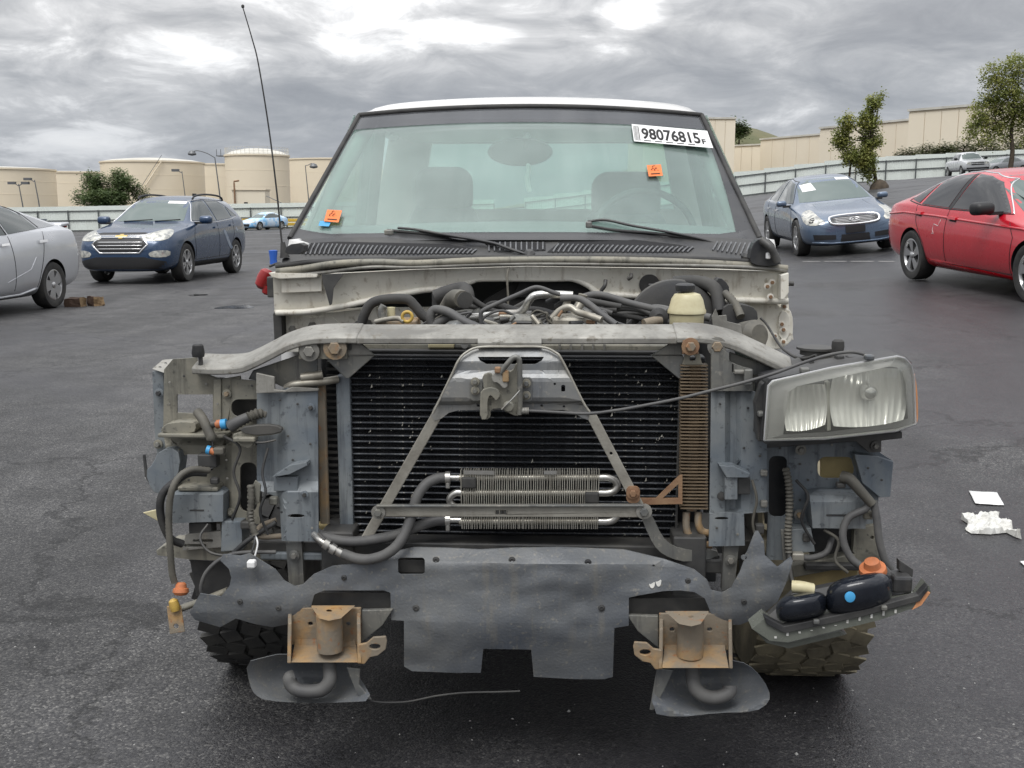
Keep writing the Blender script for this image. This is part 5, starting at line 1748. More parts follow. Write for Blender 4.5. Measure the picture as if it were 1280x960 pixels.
def fw_line(x):
    """photo height of the folded lower lip of the cowl face"""
    pts = [(338, 391), (380, 390), (430, 383), (480, 372), (530, 363), (560, 361), (590, 352), (600, 349), (690, 349), (716, 349), (735, 357), (750, 367), (790, 370), (840, 372), (905, 375), (985, 377)]
    for (a, b), (c_, d_) in zip(pts, pts[1:]):
        if a <= x <= c_:
            return b + (d_ - b) * (x - a) / (c_ - a)
    return 380


top = [(341, 344), (400, 343), (520, 337), (660, 333), (800, 335), (900, 337), (984, 340)]
low = [(985, 377), (950, 377), (905, 375), (840, 372), (790, 370), (750, 367), (735, 357), (716, 349), (690, 349), (600, 349), (590, 352), (560, 361), (530, 363), (480, 372), (430, 383), (385, 390), (350, 392), (343, 388)]
cf = plate('cowl_face', top + low, lambda x, y: FW - .06 + .0006 * max(0, y - 340), .05, 'white_body', [ell(811.5, 355.5, 9.5, 8.5, 18), ell(990 - 25, 352, 1.6, 2.2, 8)], grid=14, bev=.006, smooth=True)
low_tube = [(345, 391), (385, 389.5), (430, 382.5), (480, 371.5), (530, 362.5), (560, 360.5), (590, 351.5), (602, 348.5), (690, 348.5), (716, 348.5), (735, 356.5), (750, 366.5), (790, 369.5), (840, 371.5), (905, 374.5), (985, 376.5)]
ptube('cowl_lip', [(x, y, FW - .045) for x, y in low_tube], .010, 'white_body', straight=False, n=4)
plate('firewall', [(342, 388), (985, 374), (992, 425), (360, 440)], FW + .05, .02, 'white_body', grid=40)
plate('firewall_insulation', [(598, 382), (610, 372), (640, 354), (652, 346), (720, 346), (748, 364), (780, 367), (905, 374), (905, 430), (600, 430)], FW + .02, .03, 'insulation', rnd_=1)
plate('firewall_insulation', [(654, 345), (700, 345), (735, 352), (752, 368), (720, 372), (640, 372)], FW + .0, .03, 'insulation')
plate('cowl_patch', [(352, 347), (402, 346), (402, 364), (352, 366)], FW - .064, .003, 'white_body', bev=.001)
plate('fender_shelf', [(335, 341), (398, 342), (396, 347), (350, 349), (340, 347)], FW - .09, .06, 'white_body', bev=.003)
plate('hanging_flap', [(402, 343), (430, 342), (424, 350), (417, 360), (415, 380), (412, 382), (407, 364), (403, 352)], FW - .10, .004, 'black_plastic', grid=6)
ptube('drip_wire', [(636, 334, FW - .09), (634, 345, FW - .09), (635, 370, FW - .085), (635, 384, FW - .08)], .0035, 'pipe_aluminium')
lathe('grommet', [(.030, 0), (.032, .008), (.022, .012), (.004, .008)], P(811.5, 355.5, FW - .05), (0, -1, 0), 'black_rubber', truck, 22)
ptube('grommet_cable', [(811, 356, FW - .08), (826, 356, FW - .09), (842, 353, FW - .10), (850, 352, FW - .10)], .004, 'hose_rubber')
for x, y, x2, y2 in ((789, 343, 785, 349), (757, 350, 751, 364)):
    ptube('cowl_clip', [(x, y, FW - .075), ((x + x2) / 2 + 2, (y + y2) / 2, FW - .085), (x2, y2, FW - .08)], .006, 'dark_steel')
ptube('wire', [(751, 364, FW - .08), (750.5, 384, FW - .07), (752, 405, FW - .06)], .0022, 'dark_steel')
# right end of the cowl: hinge pillar
plate('hinge_pillar', [(905, 377), (968, 376), (978, 386), (988, 386), (992, 400), (991, 424), (984, 432), (970, 438), (950, 432), (930, 420), (905, 420)], FW + .0, .25, 'white_body', rnd_=1, bev=.005)
plate('hinge_plate', [(974, 390), (984, 389), (988, 398), (987, 420), (980, 427), (972, 418)], FW - .008, .02, 'white_body', rnd_=1)
plate('cowl_end', [(976, 344), (986, 341), (986, 366), (980, 374), (976, 374)], FW - .10, .2, 'white_body')
pbox('pillar_slot', 975, 346, 979, 361, FW - .075, .01, 'dark_steel')
for x, y in ((965, 353), (963, 371), (959, 358), (980, 383), (977, 405), (979, 412), (968, 420), (979, 427)):
    bolt(x, y, FW - .068 if y < 376 else FW - .014, .006, 'rust_brown', 'white_body')
ptube('hinge_stud', [(981, 354, FW - .06), (992, 354.5, FW - .06)], .008, 'dark_steel', straight=True)
ptube('ground_wire', [(951, 398, .85), (958, 405, .8), (966, 418, .65), (975, 432, .45), (985, 441, .25), (996, 447, .12), (1008, 448, .06), (1020, 444, .03)], .0034, 'black_rubber')
# left end
plate('hinge_pillar', [(346, 392), (420, 390), (470, 384), (480, 440), (355, 440), (352, 420)], FW + .03, .10, 'white_body')
plate('pillar_pad', [(341, 391), (352, 391), (353, 430), (343, 432)], FW - .02, .08, 'black_rubber', bev=.004)
for x, y, r_ in ((366, 411, .012), (391, 408, .016)):
    bolt(x, y, FW + .025, r_, 'dusty_steel', 'white_body')
plate('seam_panel', [(362, 397), (415, 396), (432, 410), (362, 418)], FW + .026, .004, 'white_body', bev=.001)
lathe('red_lamp', [(.010, -.04), (.022, -.03), (.026, 0), (.022, .022), (.010, .03)], P(331, 347, FW + .12), (.5, 0, 1), 'red_lens', truck, 18)
lathe('red_lamp', [(.008, -.02), (.016, -.014), (.018, .008), (.008, .014)], P(334, 361, FW + .12), (.2, 0, 1), 'red_lens', truck, 14)
pbox('lamp_mount', 334, 346, 342, 372, FW - .02, .06, 'dark_steel')
lathe('blue_cap', [(.006, 0), (.012, .002), (.011, .02), (.014, .042), (.014, .046), (.01, .047)], P(342, 331, FW + .02), (0, 0, 1), 'blue_plastic', truck, 18)
ptube('fender_scrap', [(337, 333, FW), (350, 329, FW - .02), (362, 336, FW - .05), (352, 338, FW - .05)], .004, 'dark_steel')

# ------------------------------------------------------------------ cowl top: seal, plastic grille, wipers
ptube('hood_seal', [(346, 340, FW - .07), (380, 336, FW - .08), (420, 330, FW - .09), (470, 328, FW - .09), (520, 329.5, FW - .09), (600, 326, FW - .09), (700, 325, FW - .09), (800, 326, FW - .09), (900, 330, FW - .08), (984, 336, FW - .07)], .012, 'olive_steel', n=5)
ptube('hood_seal', [(350, 343, FW - .075), (400, 341, FW - .085), (460, 334, FW - .095), (520, 334, FW - .095), (650, 330, FW - .095), (800, 331, FW - .095), (930, 334, FW - .09), (984, 338, FW - .075)], .006, 'dusty_steel', n=5)
ptube('seal_retainer', [(345, 333, FW - .06), (400, 327, FW - .07), (480, 325, FW - .075), (600, 322.5, FW - .08), (760, 322, FW - .08), (900, 325, FW - .075), (975, 331, FW - .06)], .009, 'black_rubber', n=5)


def cw_d(x, y):
    t = (330 - y) / 34.0
    return FW - .07 + .20 * t + .10 * ((x - 655) / 300.0) ** 2


cw = plate('cowl_panel', [(352, 330), (354, 318), (362, 306), (366, 300), (420, 297), (655, 294), (900, 297), (942, 299), (952, 318), (960, 330), (900, 328), (655, 324), (450, 327)], cw_d, .012, 'black_plastic', grid=16, bev=0, smooth=True)


def louvres(x0, x1, y0a, y0b, y1a, y1b, n, slant):
    for i in range(n):
        t = (i + .5) / n
        x = x0 + (x1 - x0) * t
        ya, yb = y0a + (y0b - y0a) * t, y1a + (y1b - y1a) * t
        a, b = P(x + slant, ya, cw_d(x + slant, ya) - .006), P(x, yb, cw_d(x, yb) - .006)
        tube('louvre', [a, a.lerp(b, .5) + Vector((0, -.003, .002)), b], .0028, 'lamp_edge_grey', cw, straight=True, seg=6)


mat('lamp_edge_grey', (.17, .175, .18), .5, 0, (.09, .09, .095), 30, .5)
mat('slot_black', (.006, .006, .007), .8)
plate('louvre_well', [(376, 317), (384, 304), (420, 302), (560, 305), (596, 312), (590, 317)], lambda x, y: cw_d(x, y) - .004, .003, 'slot_black', grid=16, bev=0)
louvres(379, 592, 304, 312, 318, 317, 38, 6)
plate('louvre_well', [(684, 315), (700, 302), (780, 298), (850, 306), (868, 310), (860, 315)], lambda x, y: cw_d(x, y) - .004, .003, 'slot_black', grid=16, bev=0)
louvres(688, 862, 305, 309, 315, 315, 28, 7)
plate('louvre_well', [(606, 304), (682, 303), (682, 313), (622, 315)], lambda x, y: cw_d(x, y) - .004, .003, 'slot_black', grid=16, bev=0)
louvres(608, 682, 303, 303, 314, 312, 11, 0)
louvres(888, 940, 302, 304, 312, 320, 9, 6)
plate('cowl_corner', [(936, 328), (940, 306), (950, 297), (966, 300), (974, 322), (976, 332), (950, 333)], .96, .05, 'black_plastic', rnd_=1)
ptube('hinge_arm', [(952, 300, .95), (962, 308, .93), (968, 318, .93), (972, 328, .93)], .012, 'dark_steel')
pbox('bright_tab', 958, 316, 964, 324, .935, .02, 'paper_white')
plate('cowl_corner', [(355, 318), (358, 306), (381, 303), (380, 318)], .98, .05, 'black_plastic', rnd_=1)

# ------------------------------------------------------------------ windscreen
WT, WB = 140.0, 298.0


def ws_edge(v):
    xl = 362 + (449 - 362) * v
    xr = 950 + (877 - 950) * v
    return xl, xr


def ws_d(px, py):
    v = (WB - py) / (WB - WT)
    xl, xr = ws_edge(v)
    u = (px - (xl + xr) / 2) / ((xr - xl) / 2)
    return 1.17 + .66 * v + .16 * u * u - .02 * math.sin(math.pi * min(1, max(0, v)))


def ws_pt(u, v, off=0.0):
    xl, xr = ws_edge(v)
    px = (xl + xr) / 2 + u * (xr - xl) / 2
    crown = -7 * (1 - u * u) * v + 4 * u * u * v - 3 * (1 - v) * (1 - u * u)
    py = WB + (WT - WB) * v + crown
    return P(px, py, ws_d(px, WB + (WT - WB) * v) + off)


def ws_patch(name, u0, u1, v0, v1, m, off=0.0, nu=24, nv=12, th=.004):
    V = []
    for layer in (0, 1):
        for j in range(nv + 1):
            for i in range(nu + 1):
                V.append(ws_pt(u0 + (u1 - u0) * i / nu, v0 + (v1 - v0) * j / nv, off + th * layer))
    Fc = []
    k = (nu + 1) * (nv + 1)
    for j in range(nv):
        for i in range(nu):
            a = j * (nu + 1) + i
            Fc += [(a, a + 1, a + nu + 2, a + nu + 1), (k + a, k + a + nu + 1, k + a + nu + 2, k + a + 1)]
    for i in range(nu):
        Fc += [(i, k + i, k + i + 1, i + 1)]
        a = nv * (nu + 1) + i
        Fc += [(a, a + 1, k + a + 1, k + a)]
    for j in range(nv):
        a = j * (nu + 1)
        Fc += [(a, a + nu + 1, k + a + nu + 1, k + a)]
        a += nu
        Fc += [(a, k + a, k + a + nu + 1, a + nu + 1)]
    return new_obj(name, pydata(name, V, Fc, True, 40), truck, m)


wsg = ws_patch('windscreen', -1, 1, .0, .88, 'windscreen', th=.005)
sb = ws_patch('shade_band', -1, 1, .88, 1.0, 'shade_band', th=.005)


def ws_strip(name, pa, m, r, off=-.004):
    return tube(name, [ws_pt(u, v, off) for u, v in pa], r, m, truck, seg=8)


ws_strip('windscreen_seal', [(-1, i / 12) for i in range(13)], 'black_rubber', .009)
ws_strip('windscreen_seal', [(1, i / 12) for i in range(13)], 'black_rubber', .010)
ws_strip('windscreen_seal', [(-1 + i / 10, 1.0) for i in range(21)], 'black_rubber', .010)
# black printed border of the glass
def border(name, outer, inner):
    V = [ws_pt(u, v, -.0015) for u, v in outer] + [ws_pt(u, v, -.0015) for u, v in inner] + [ws_pt(u, v, .0065) for u, v in outer] + [ws_pt(u, v, .0065) for u, v in inner]
    n = len(outer)
    Fc = []
    for i in range(n - 1):
        Fc += [(i, i + 1, n + i + 1, n + i), (2 * n + i, 3 * n + i, 3 * n + i + 1, 2 * n + i + 1), (n + i, n + i + 1, 3 * n + i + 1, 3 * n + i)]
    return new_obj(name, pydata(name, V, Fc, True, 40), wsg, 'frit_black')


k_ = 24
border('glass_border', [(-1 + 2 * i / k_, -.03) for i in range(k_ + 1)], [(-1 + 2 * i / k_, .03 + (.055 * max(0, abs(-1 + 2 * i / k_) - .86) / .14)) for i in range(k_ + 1)])
border('glass_border', [(1, i / 14) for i in range(15)], [(1 - .022 - .075 * (1 - i / 14) ** 1.6, i / 14) for i in range(15)])
border('glass_border', [(-1, i / 14) for i in range(15)], [(-1 + .02, i / 14) for i in range(15)])


# wipers
def wiper(arm, blade, pivot):
    a = [P(x, y, ws_d(x, min(y, WB)) - o_) for x, y, o_ in arm]
    w = tube('wiper_arm', a, .0075, 'black_plastic', truck, flat=.6)
    tube('wiper_blade', [P(x, y, ws_d(x, min(y, WB)) - o_) for x, y, o_ in blade], .0055, 'black_rubber', w)
    lathe('wiper_pivot', [(.016, -.01), (.018, .012), (.01, .02)], P(*pivot), (0, -.4, 1), 'black_plastic', w, 16)


wiper([(665, 320, .12), (640, 312, .10), (613, 303, .06), (560, 294, .04), (520, 287, .03), (498, 285, .03)], [(484, 288, .015), (530, 292, .015), (580, 297, .03), (620, 306, .06)], (662, 320, FW - .02))
wiper([(935, 323, .12), (915, 316, .09), (888, 302, .05), (840, 291, .04), (790, 282, .03), (757, 275, .03), (735, 277, .02)], [(734, 282, .012), (770, 288, .014), (820, 292, .02), (880, 300, .04)], (933, 323, FW - .0))
pbox('wiper_end', 480, 287, 491, 294, 1.10, .02, 'grey_steel'); pbox('wiper_end', 732, 277, 740, 285, 1.13, .02, 'grey_steel')


# stickers on the glass
def ws_quad(name, q, m, off, parent=None, n=6):
    V, Fc = [], []
    for lay in (0, .0012):
        for j in range(n + 1):
            for i in range(n + 1):
                u, v = i / n, j / n
                x = (q[0][0] * (1 - u) + q[1][0] * u) * (1 - v) + (q[3][0] * (1 - u) + q[2][0] * u) * v
                y = (q[0][1] * (1 - u) + q[1][1] * u) * (1 - v) + (q[3][1] * (1 - u) + q[2][1] * u) * v
                V.append(P(x, y, ws_d(x, y + 4) - off + lay))
    k = (n + 1) ** 2
    for j in range(n):
        for i in range(n):
            a = j * (n + 1) + i
            Fc += [(a, a + 1, a + n + 2, a + n + 1), (k + a, k + a + n + 1, k + a + n + 2, k + a + 1)]
    return new_obj(name, pydata(name, V, Fc, True), parent or truck, m)


def lerp_q(q, u, v):
    return ((q[0][0] * (1 - u) + q[1][0] * u) * (1 - v) + (q[3][0] * (1 - u) + q[2][0] * u) * v,
            (q[0][1] * (1 - u) + q[1][1] * u) * (1 - v) + (q[3][1] * (1 - u) + q[2][1] * u) * v)


def sub_q(q, u0, v0, u1, v1):
    return [lerp_q(q, u0, v0), lerp_q(q, u1, v0), lerp_q(q, u1, v1), lerp_q(q, u0, v1)]


def text_mesh(body, bold=True):
    cu = bpy.data.curves.new('lettering', 'FONT')
    cu.body = body
    cu.resolution_u = 3
    cu.offset = .018
    o = bpy.data.objects.new('lettering', cu)
    C.objects.link(o)
    bpy.context.view_layer.update()
    me = bpy.data.meshes.new_from_object(o.evaluated_get(bpy.context.evaluated_depsgraph_get()))
    bpy.data.objects.remove(o)
    xs_, ys_ = [v.co.x for v in me.vertices], [v.co.y for v in me.vertices]
    return me, min(xs_), max(xs_), min(ys_), max(ys_)


def ws_text(body, q, off, parent, weight=0.0):
    me, x0, x1, y0, y1 = text_mesh(body)
    for v in me.vertices:
        u, w = (v.co.x - x0) / (x1 - x0), 1 - (v.co.y - y0) / (y1 - y0)
        x, y = lerp_q(q, u, w)
        v.co = P(x, y, ws_d(x, y + 4) - off)
    o = new_obj('lettering', me, parent, 'ink_black')
    s = o.modifiers.new('thickness', 'SOLIDIFY'); s.thickness = .0012
    return o


LQ = [(789.5, 155), (884, 163.5), (891.5, 185), (792.5, 176.5)]
st = ws_quad('lot_sticker', LQ, 'paper_white', .012)
for k in range(2):
    du = .0022 * k
    ws_text('98076815', sub_q(LQ, .115 + du, .16, .865 + du, .80), .0145 + .0004 * k, st)
ws_text('F', sub_q(LQ, .885, .52, .935, .80), .0145, st)
for i, (a, b) in enumerate(((.015, .02), (.03, .036), (.044, .05), (.06, .065), (.075, .085))):
    ws_quad('barcode_bar', sub_q(LQ, a, .08, b, .92), 'ink_black', .0145, st, 1)
for i in range(5):
    ws_quad('fine_print', sub_q(LQ, .13 + .14 * i, .87, .22 + .14 * i, .91), 'ink_black', .0145, st, 1)
for q in ([(808.5, 206.5), (826, 205.5), (828.5, 219.5), (811, 220.5)], [(409, 262), (427.5, 263), (423, 278), (405, 276.5)]):
    s = ws_quad('orange_sticker', q, 'sticker_orange', .012)
    for k in range(3):      # warning trefoil
        a = R(90 + 120 * k)
        x, y = lerp_q(q, .5 + .13 * math.cos(a), .38 - .16 * math.sin(a))
        tube('trefoil', [P(x + 2.4 * math.cos(2 * math.pi * i / 10), y + 2.0 * math.sin(2 * math.pi * i / 10), ws_d(x, y + 4) - .014) for i in range(9)], .0014, 'ink_black', s, straight=True, seg=5)
    ws_quad('fine_print', sub_q(q, .18, .74, .84, .82), 'ink_black', .0145, s, 1)
ws_quad('paper_note', [(400, 276), (414, 277), (411, 283), (398, 282)], 'sky_blue_plastic', .004)

# ------------------------------------------------------------------ roof, pillars, doors, cab back
def xz(u, v):
    return ws_pt(u, v)


V, Fc = [], []
nu, nd = 28, 14
for j in range(nd + 1):
    t = j / nd
    for i in range(nu + 1):
        u = -1 + 2 * i / nu
        p = ws_pt(u, 1.0)
        fl = ws_pt(u, 1.0)
        wfac = 1 + .05 * min(1, t * 3)
        yb = p.y * (1 - t) + 3.05 * t
        z = p.z + .018 + .062 * math.sin(min(1, t * 2.2) * math.pi / 2) * (1 - .15 * u * u) - .05 * max(0, t - .6) ** 2 - (.03 * abs(u) ** 14)
        if j == 0:
            z = p.z + .006
        V.append(Vector((p.x * wfac, yb - (.012 if j else .0), z)))
for j in range(nd):
    for i in range(nu):
        a = j * (nu + 1) + i
        Fc.append((a, a + 1, a + nu + 2, a + nu + 1))
ro = new_obj('roof', pydata('roof', V, Fc, True), truck, 'roof_white')
so = ro.modifiers.new('thickness', 'SOLIDIFY'); so.thickness = .02; so.offset = -1
zl0, zl1 = ws_pt(-1, 0), ws_pt(-1, 1)
zr0, zr1 = ws_pt(1, 0), ws_pt(1, 1)
XL, XR = P(341, 370, FW).x, P(986, 370, FW).x
zr = V[nu + 1 + 1].z
for s, p0, p1, xo in ((-1, zl0, zl1, XL), (1, zr0, zr1, XR)):
    tube('roof_rail', [p1 + Vector((0, .06, -.02)), Vector((p1.x * 1.02, 2.4, p1.z + .0)), Vector((p1.x * 1.03, 3.03, p1.z - .01))], .03, 'roof_white', truck)
    tube('a_pillar', [p0 + Vector((-.025 * s, .07, -.05)), p0.lerp(p1, .5) + Vector((-.03 * s, .06, -.02)), p1 + Vector((-.035 * s, .05, -.02))], .032, 'headliner', truck)
    tube('b_pillar', [Vector((xo * .97, 2.55, p0.z)), Vector((p1.x * 1.06, 2.6, p1.z))], .05, 'headliner', truck)
    # door skin below the window line
    V, Fc = [], []
    prof = [(.50, .955), (.62, 1.0), (.80, 1.015), (1.0, 1.01), (1.15, .985), (p0.z, .965)]
    for y in (FW + .12, 1.6, 2.1, 2.55, 3.02):
        for z, k in prof:
            V.append((xo * k, y, z))
    n = len(prof)
    Fc = [(j * n + i, j * n + i + 1, (j + 1) * n + i + 1, (j + 1) * n + i) for j in range(4) for i in range(n - 1)]
    dr = new_obj('door', pydata('door', V, Fc, True), truck, 'roof_white')
    q = dr.modifiers.new('thickness', 'SOLIDIFY'); q.thickness = .06; q.offset = -1
    box('door_handle', (xo * 1.02, 2.35, 1.0), (.02, .16, .035), 'black_plastic', dr)
    V = [(xo * .965, 1.42, p0.z + .01), (xo * .965, 2.5, p0.z), (p1.x * 1.06, 2.55, p1.z - .01), (p1.x * 1.03, 1.98, p1.z)]
    wn_ = new_obj('side_window', pydata('side_window', V + [(x - .005 * s, y, z) for x, y, z in V], [(0, 1, 2, 3), (7, 6, 5, 4), (0, 4, 5, 1), (1, 5, 6, 2), (2, 6, 7, 3), (3, 7, 4, 0)]), truck, 'cab_glass')
    box('rocker', (xo * .94, 2.1, .50), (.08, 1.9, .14), 'roof_white', truck, None, .02)
# rear wall of the cab with its window
zb = zl0.z
xw = xz(1, 1).x * 1.04
bm_outer = [(-.84, .60), (.90, .60), (.90, zb), (xw, zl1.z + .02), (-.74, zl1.z + .02), (-.84, zb)]
hole = [(-.60, zb + .10), (.66, zb + .10), (.60, zl1.z - .05), (-.54, zl1.z - .05)]
V, Fc = thicken(flat_bm(bm_outer, [hole]), lambda x, y: Vector((x, 3.0, y)), lambda x, y: Vector((x, 3.05, y)))
new_obj('cab_back', pydata('cab_back', V, Fc), truck, 'headliner')
V, Fc = thicken(flat_bm(hole), lambda x, y: Vector((x, 3.02, y)), lambda x, y: Vector((x, 3.028, y)))
new_obj('rear_window', pydata('rear_window', V, Fc), truck, 'cab_glass')
# interior
def dash_pt(u, t):
    p = ws_pt(u, .02)
    return Vector((p.x * .97, p.y + .04 + t * .42, p.z - .012 + .05 * math.sin(t * math.pi) * (1 - .3 * u * u) - (.30 if t > .95 else 0)))


V = [dash_pt(-1 + 2 * i / 20, t) for t in (0, .15, .35, .6, .85, .94, 1.0) for i in range(21)]
Fc = [(j * 21 + i, j * 21 + i + 1, (j + 1) * 21 + i + 1, (j + 1) * 21 + i) for j in range(6) for i in range(20)]
new_obj('dashboard', pydata('dashboard', V, Fc, True), truck, 'dash_grey')


def seat(px0, px1, ytop, d, head=True):
    a, b = P(px0, ytop, d), P(px1, ytop, d)
    w = b.x - a.x
    cx_ = (a.x + b.x) / 2
    s = new_obj('seat', None, truck)
    bpy.data.objects.remove(s)
    bm = bmesh.new()
    box_bm(bm, Vector((cx_, d + .06, a.z - .46)), (w * 1.25, .18, .60))
    bmesh.ops.bevel(bm, geom=bm.edges[:], offset=.085, segments=6, affect='EDGES', profile=.5)
    o = new_obj('seat_back', bm_mesh('seat_back', bm, True, 60), truck, 'seat_cloth')
    bm = bmesh.new()
    box_bm(bm, Vector((cx_, d - .22, a.z - .78)), (w * 1.15, .5, .16))
    bmesh.ops.bevel(bm, geom=bm.edges[:], offset=.05, segments=3, affect='EDGES', profile=.5)
    new_obj('seat_cushion', bm_mesh('seat_cushion', bm, True, 60), o, 'seat_cloth')
    if head:
        bm = bmesh.new()
        box_bm(bm, Vector((cx_, d + .06, a.z - .11)), (w * 1.05, .16, .22))
        bmesh.ops.bevel(bm, geom=bm.edges[:], offset=.075, segments=6, affect='EDGES', profile=.5)
        new_obj('headrest', bm_mesh('headrest', bm, True, 60), o, 'seat_cloth')


seat(517, 588, 208, 2.45)
seat(742, 826, 214, 2.45)
seat(608, 700, 230, 2.5, False)
c = P(806, 262, 1.75)
tube('steering_wheel', [c + Vector((.19 * math.cos(2 * math.pi * i / 32), .07 * math.sin(2 * math.pi * i / 32), .17 * math.sin(2 * math.pi * i / 32) - .10)) for i in range(33)], .014, 'black_plastic', truck, straight=True)
lathe('steering_hub', [(.06, 0), (.07, .04), (.03, .06)], c + Vector((0, .03, -.10)), (0, 1, .5), 'black_plastic', truck, 18)
V = []
c = P(650, 190, 1.78)
lathe('inside_mirror', [(.001, -.012), (.115, -.010), (.125, 0), (.115, .012), (.001, .014)], c, (.1, 1, .1), 'black_plastic', truck, 28)
C.objects[-1]
mo = [o for o in C.objects if o.name.startswith('inside_mirror')][0]
for v in mo.data.vertices:
    v.co.z = c.z + (v.co.z - c.z) * .42
ptube('mirror_stalk', [(659, 170, 1.70), (658, 180, 1.76), (654, 188, 1.78)], .012, 'black_plastic')
ptube('hanging_charm', [(660, 200, 1.78), (661, 212, 1.78), (659, 226, 1.78), (662, 240, 1.78)], .009, 'paper_white', flat=.4)
box('headliner', (.02, 2.5, zl1.z - .03), (1.30, 1.0, .03), 'headliner', truck, None, .01)

# ------------------------------------------------------------------ cargo bed
for s in (-1, 1):
    V, Fc = [], []
    prof = [(.55, .94), (.70, 1.0), (.90, 1.01), (1.10, .995), (1.24, .97)]
    for y in (3.10, 3.6, 4.5, 5.2):
        for z, k in prof:
            V.append((s * .96 * k + .02, y, z if not (3.55 < y < 4.55 and z < .6) else .80))
    n = len(prof)
    Fc = [(j * n + i, j * n + i + 1, (j + 1) * n + i + 1, (j + 1) * n + i) for j in range(3) for i in range(n - 1)]
    o = new_obj('bed_side', pydata('bed_side', V, Fc, True), truck, 'roof_white')
    q = o.modifiers.new('thickness', 'SOLIDIFY'); q.thickness = .08; q.offset = 0
    box('tail_lamp', (s * .93 + .02, 5.24, .98), (.10, .06, .36), 'red_lens', truck)
box('bed_floor', (.02, 4.15, .68), (1.76, 2.1, .05), 'roof_white', truck)
box('bed_front', (.02, 3.13, .95), (1.78, .05, .52), 'roof_white', truck)
box('tailgate', (.02, 5.22, .95), (1.72, .06, .52), 'roof_white', truck)
box('rear_bumper', (.02, 5.36, .58), (1.8, .16, .16), 'chrome', truck, None, .03)

# whip aerial
ptube('aerial_mast', [(356, 318, 1.12), (352, 300, 1.12), (346, 240, 1.12), (336, 160, 1.12), (323, 80, 1.12), (315, 48, 1.12), (303.5, 9, 1.12)], .0034, 'black_rubber', taper=.0017, seg=7)
lathe('aerial_base', [(.016, 0), (.012, .02), (.007, .05)], P(356, 322, 1.12), (-.1, 0, 1), 'black_rubber', truck, 14)
lathe('aerial_tip', [(.001, -.006), (.005, -.003), (.005, .003), (.001, .006)], P(303.5, 8, 1.12), (0, 0, 1), 'black_rubber', truck, 10)

# ------------------------------------------------------------------ what shows of the engine bay
bo = P(845, 408, .80)
lathe('brake_booster', [(.02, .0), (.09, -.005), (.125, -.02), (.135, -.035), (.138, -.06), (.132, -.065), (.120, -.10), (.03, -.11)], bo, (0, -1, .12), 'insulation', truck, 48)
lathe('booster_ring', [(.134, -.052), (.142, -.056), (.142, -.066), (.134, -.07)], bo, (0, -1, .12), 'dark_steel', truck, 48)
rp = P(858, 409, .52)
res = lathe('fluid_reservoir', [(.030, -.02), (.040, .0), (.041, .034), (.0455, .038), (.0455, .045), (.043, .050), (.042, .075), (.034, .088), (.016, .094)], rp, (0, 0, 1), 'yellow_plastic', truck, 28)
lathe('reservoir_cap', [(.024, .0), (.026, .006), (.026, .016), (.02, .02)], rp + Vector((-.006, 0, .096)), (0, 0, 1), 'black_plastic', res, 24)
for v in res.data.vertices:
    v.co.x = rp.x + (v.co.x - rp.x) * (1.12 if v.co.z < rp.z + .06 else 1.0)
cyl('master_cylinder', P(805, 405, .60), P(826, 400, .62), .014, 'rust_tan', truck)
lathe('check_valve', [(.026, 0), (.026, .02), (.012, .03)], P(823, 396, .64), (0, -1, 0), 'black_rubber', truck, 20)
ptube('vacuum_hose', [(842, 353, .9), (868, 352, .88), (886, 356, .85), (896, 366, .83), (900, 390, .80)], .020, 'black_rubber')
plate('harness_connector', [(888, 362), (894, 352), (900, 346), (911, 356), (912, 366), (904, 370), (893, 368)], .84, .06, 'black_plastic', rnd_=1)
ptube('wire_loom', [(905, 366, .82), (914, 374, .80), (922, 386, .78), (926, 396, .76)], .012, 'loom_plastic', ribs=.08)
plate('steering_shaft_cover', [(905, 380), (930, 380), (946, 386), (948, 402), (936, 410), (910, 404), (902, 396)], .78, .08, 'black_plastic', rnd_=1)
plate('heat_shield', [(890, 396), (895, 386), (898, 395), (908, 394), (909, 402), (926, 406), (928, 420), (892, 415)], .60, .01, 'dusty_steel')
lathe('steering_coupler', [(.03, -.04), (.042, -.03), (.045, .02), (.03, .04)], P(938, 420, .70), (.6, -1, .2), 'loom_plastic', truck, 22)
# engine top: pipes, hoses, injector rails
ptube('coolant_pipe', [(576, 398, .62), (604, 395, .6), (632, 392, .58), (648, 391, .56), (656, 385, .55), (662, 375, .54), (670, 369, .54), (690, 368, .54), (716, 369, .54)], .0105, 'bare_aluminium')
pbox('pipe_band', 623, 390, 633, 397, .56, .025, 'rust_brown')
ptube('heater_pipe', [(729, 368, .56), (726, 378, .56), (720, 388, .55), (716, 396, .54)], .0125, 'pipe_aluminium')
ptube('heater_pipe', [(712, 370, .55), (708, 380, .55), (703, 390, .54)], .009, 'pipe_aluminium')
ptube('fuel_line', [(602, 410, .5), (601, 396, .5), (604, 388, .5), (625, 378, .5), (650, 367, .5), (666, 360, .5), (676, 360, .5), (690, 365, .5), (700, 368, .5)], .0058, 'hose_rubber')
ptube('vacuum_line', [(700, 373, .5), (722, 373, .5), (736, 380, .48), (752, 393, .46), (770, 406, .44)], .009, 'hose_rubber')
ptube('coolant_hose', [(540, 410, .5), (538, 395, .5), (544, 387, .5), (560, 390, .48), (580, 402, .46), (598, 410, .45)], .012, 'hose_rubber')
ptube('coolant_hose', [(534, 414, .5), (550, 402, .5), (562, 397, .5), (572, 400, .5)], .013, 'hose_rubber')
ptube('coolant_hose', [(452, 404, .55), (457, 390, .55), (465, 379, .55), (482, 374, .55), (508, 374, .55), (518, 382, .55), (528, 394, .55), (540, 402, .55)], .0135, 'black_rubber')
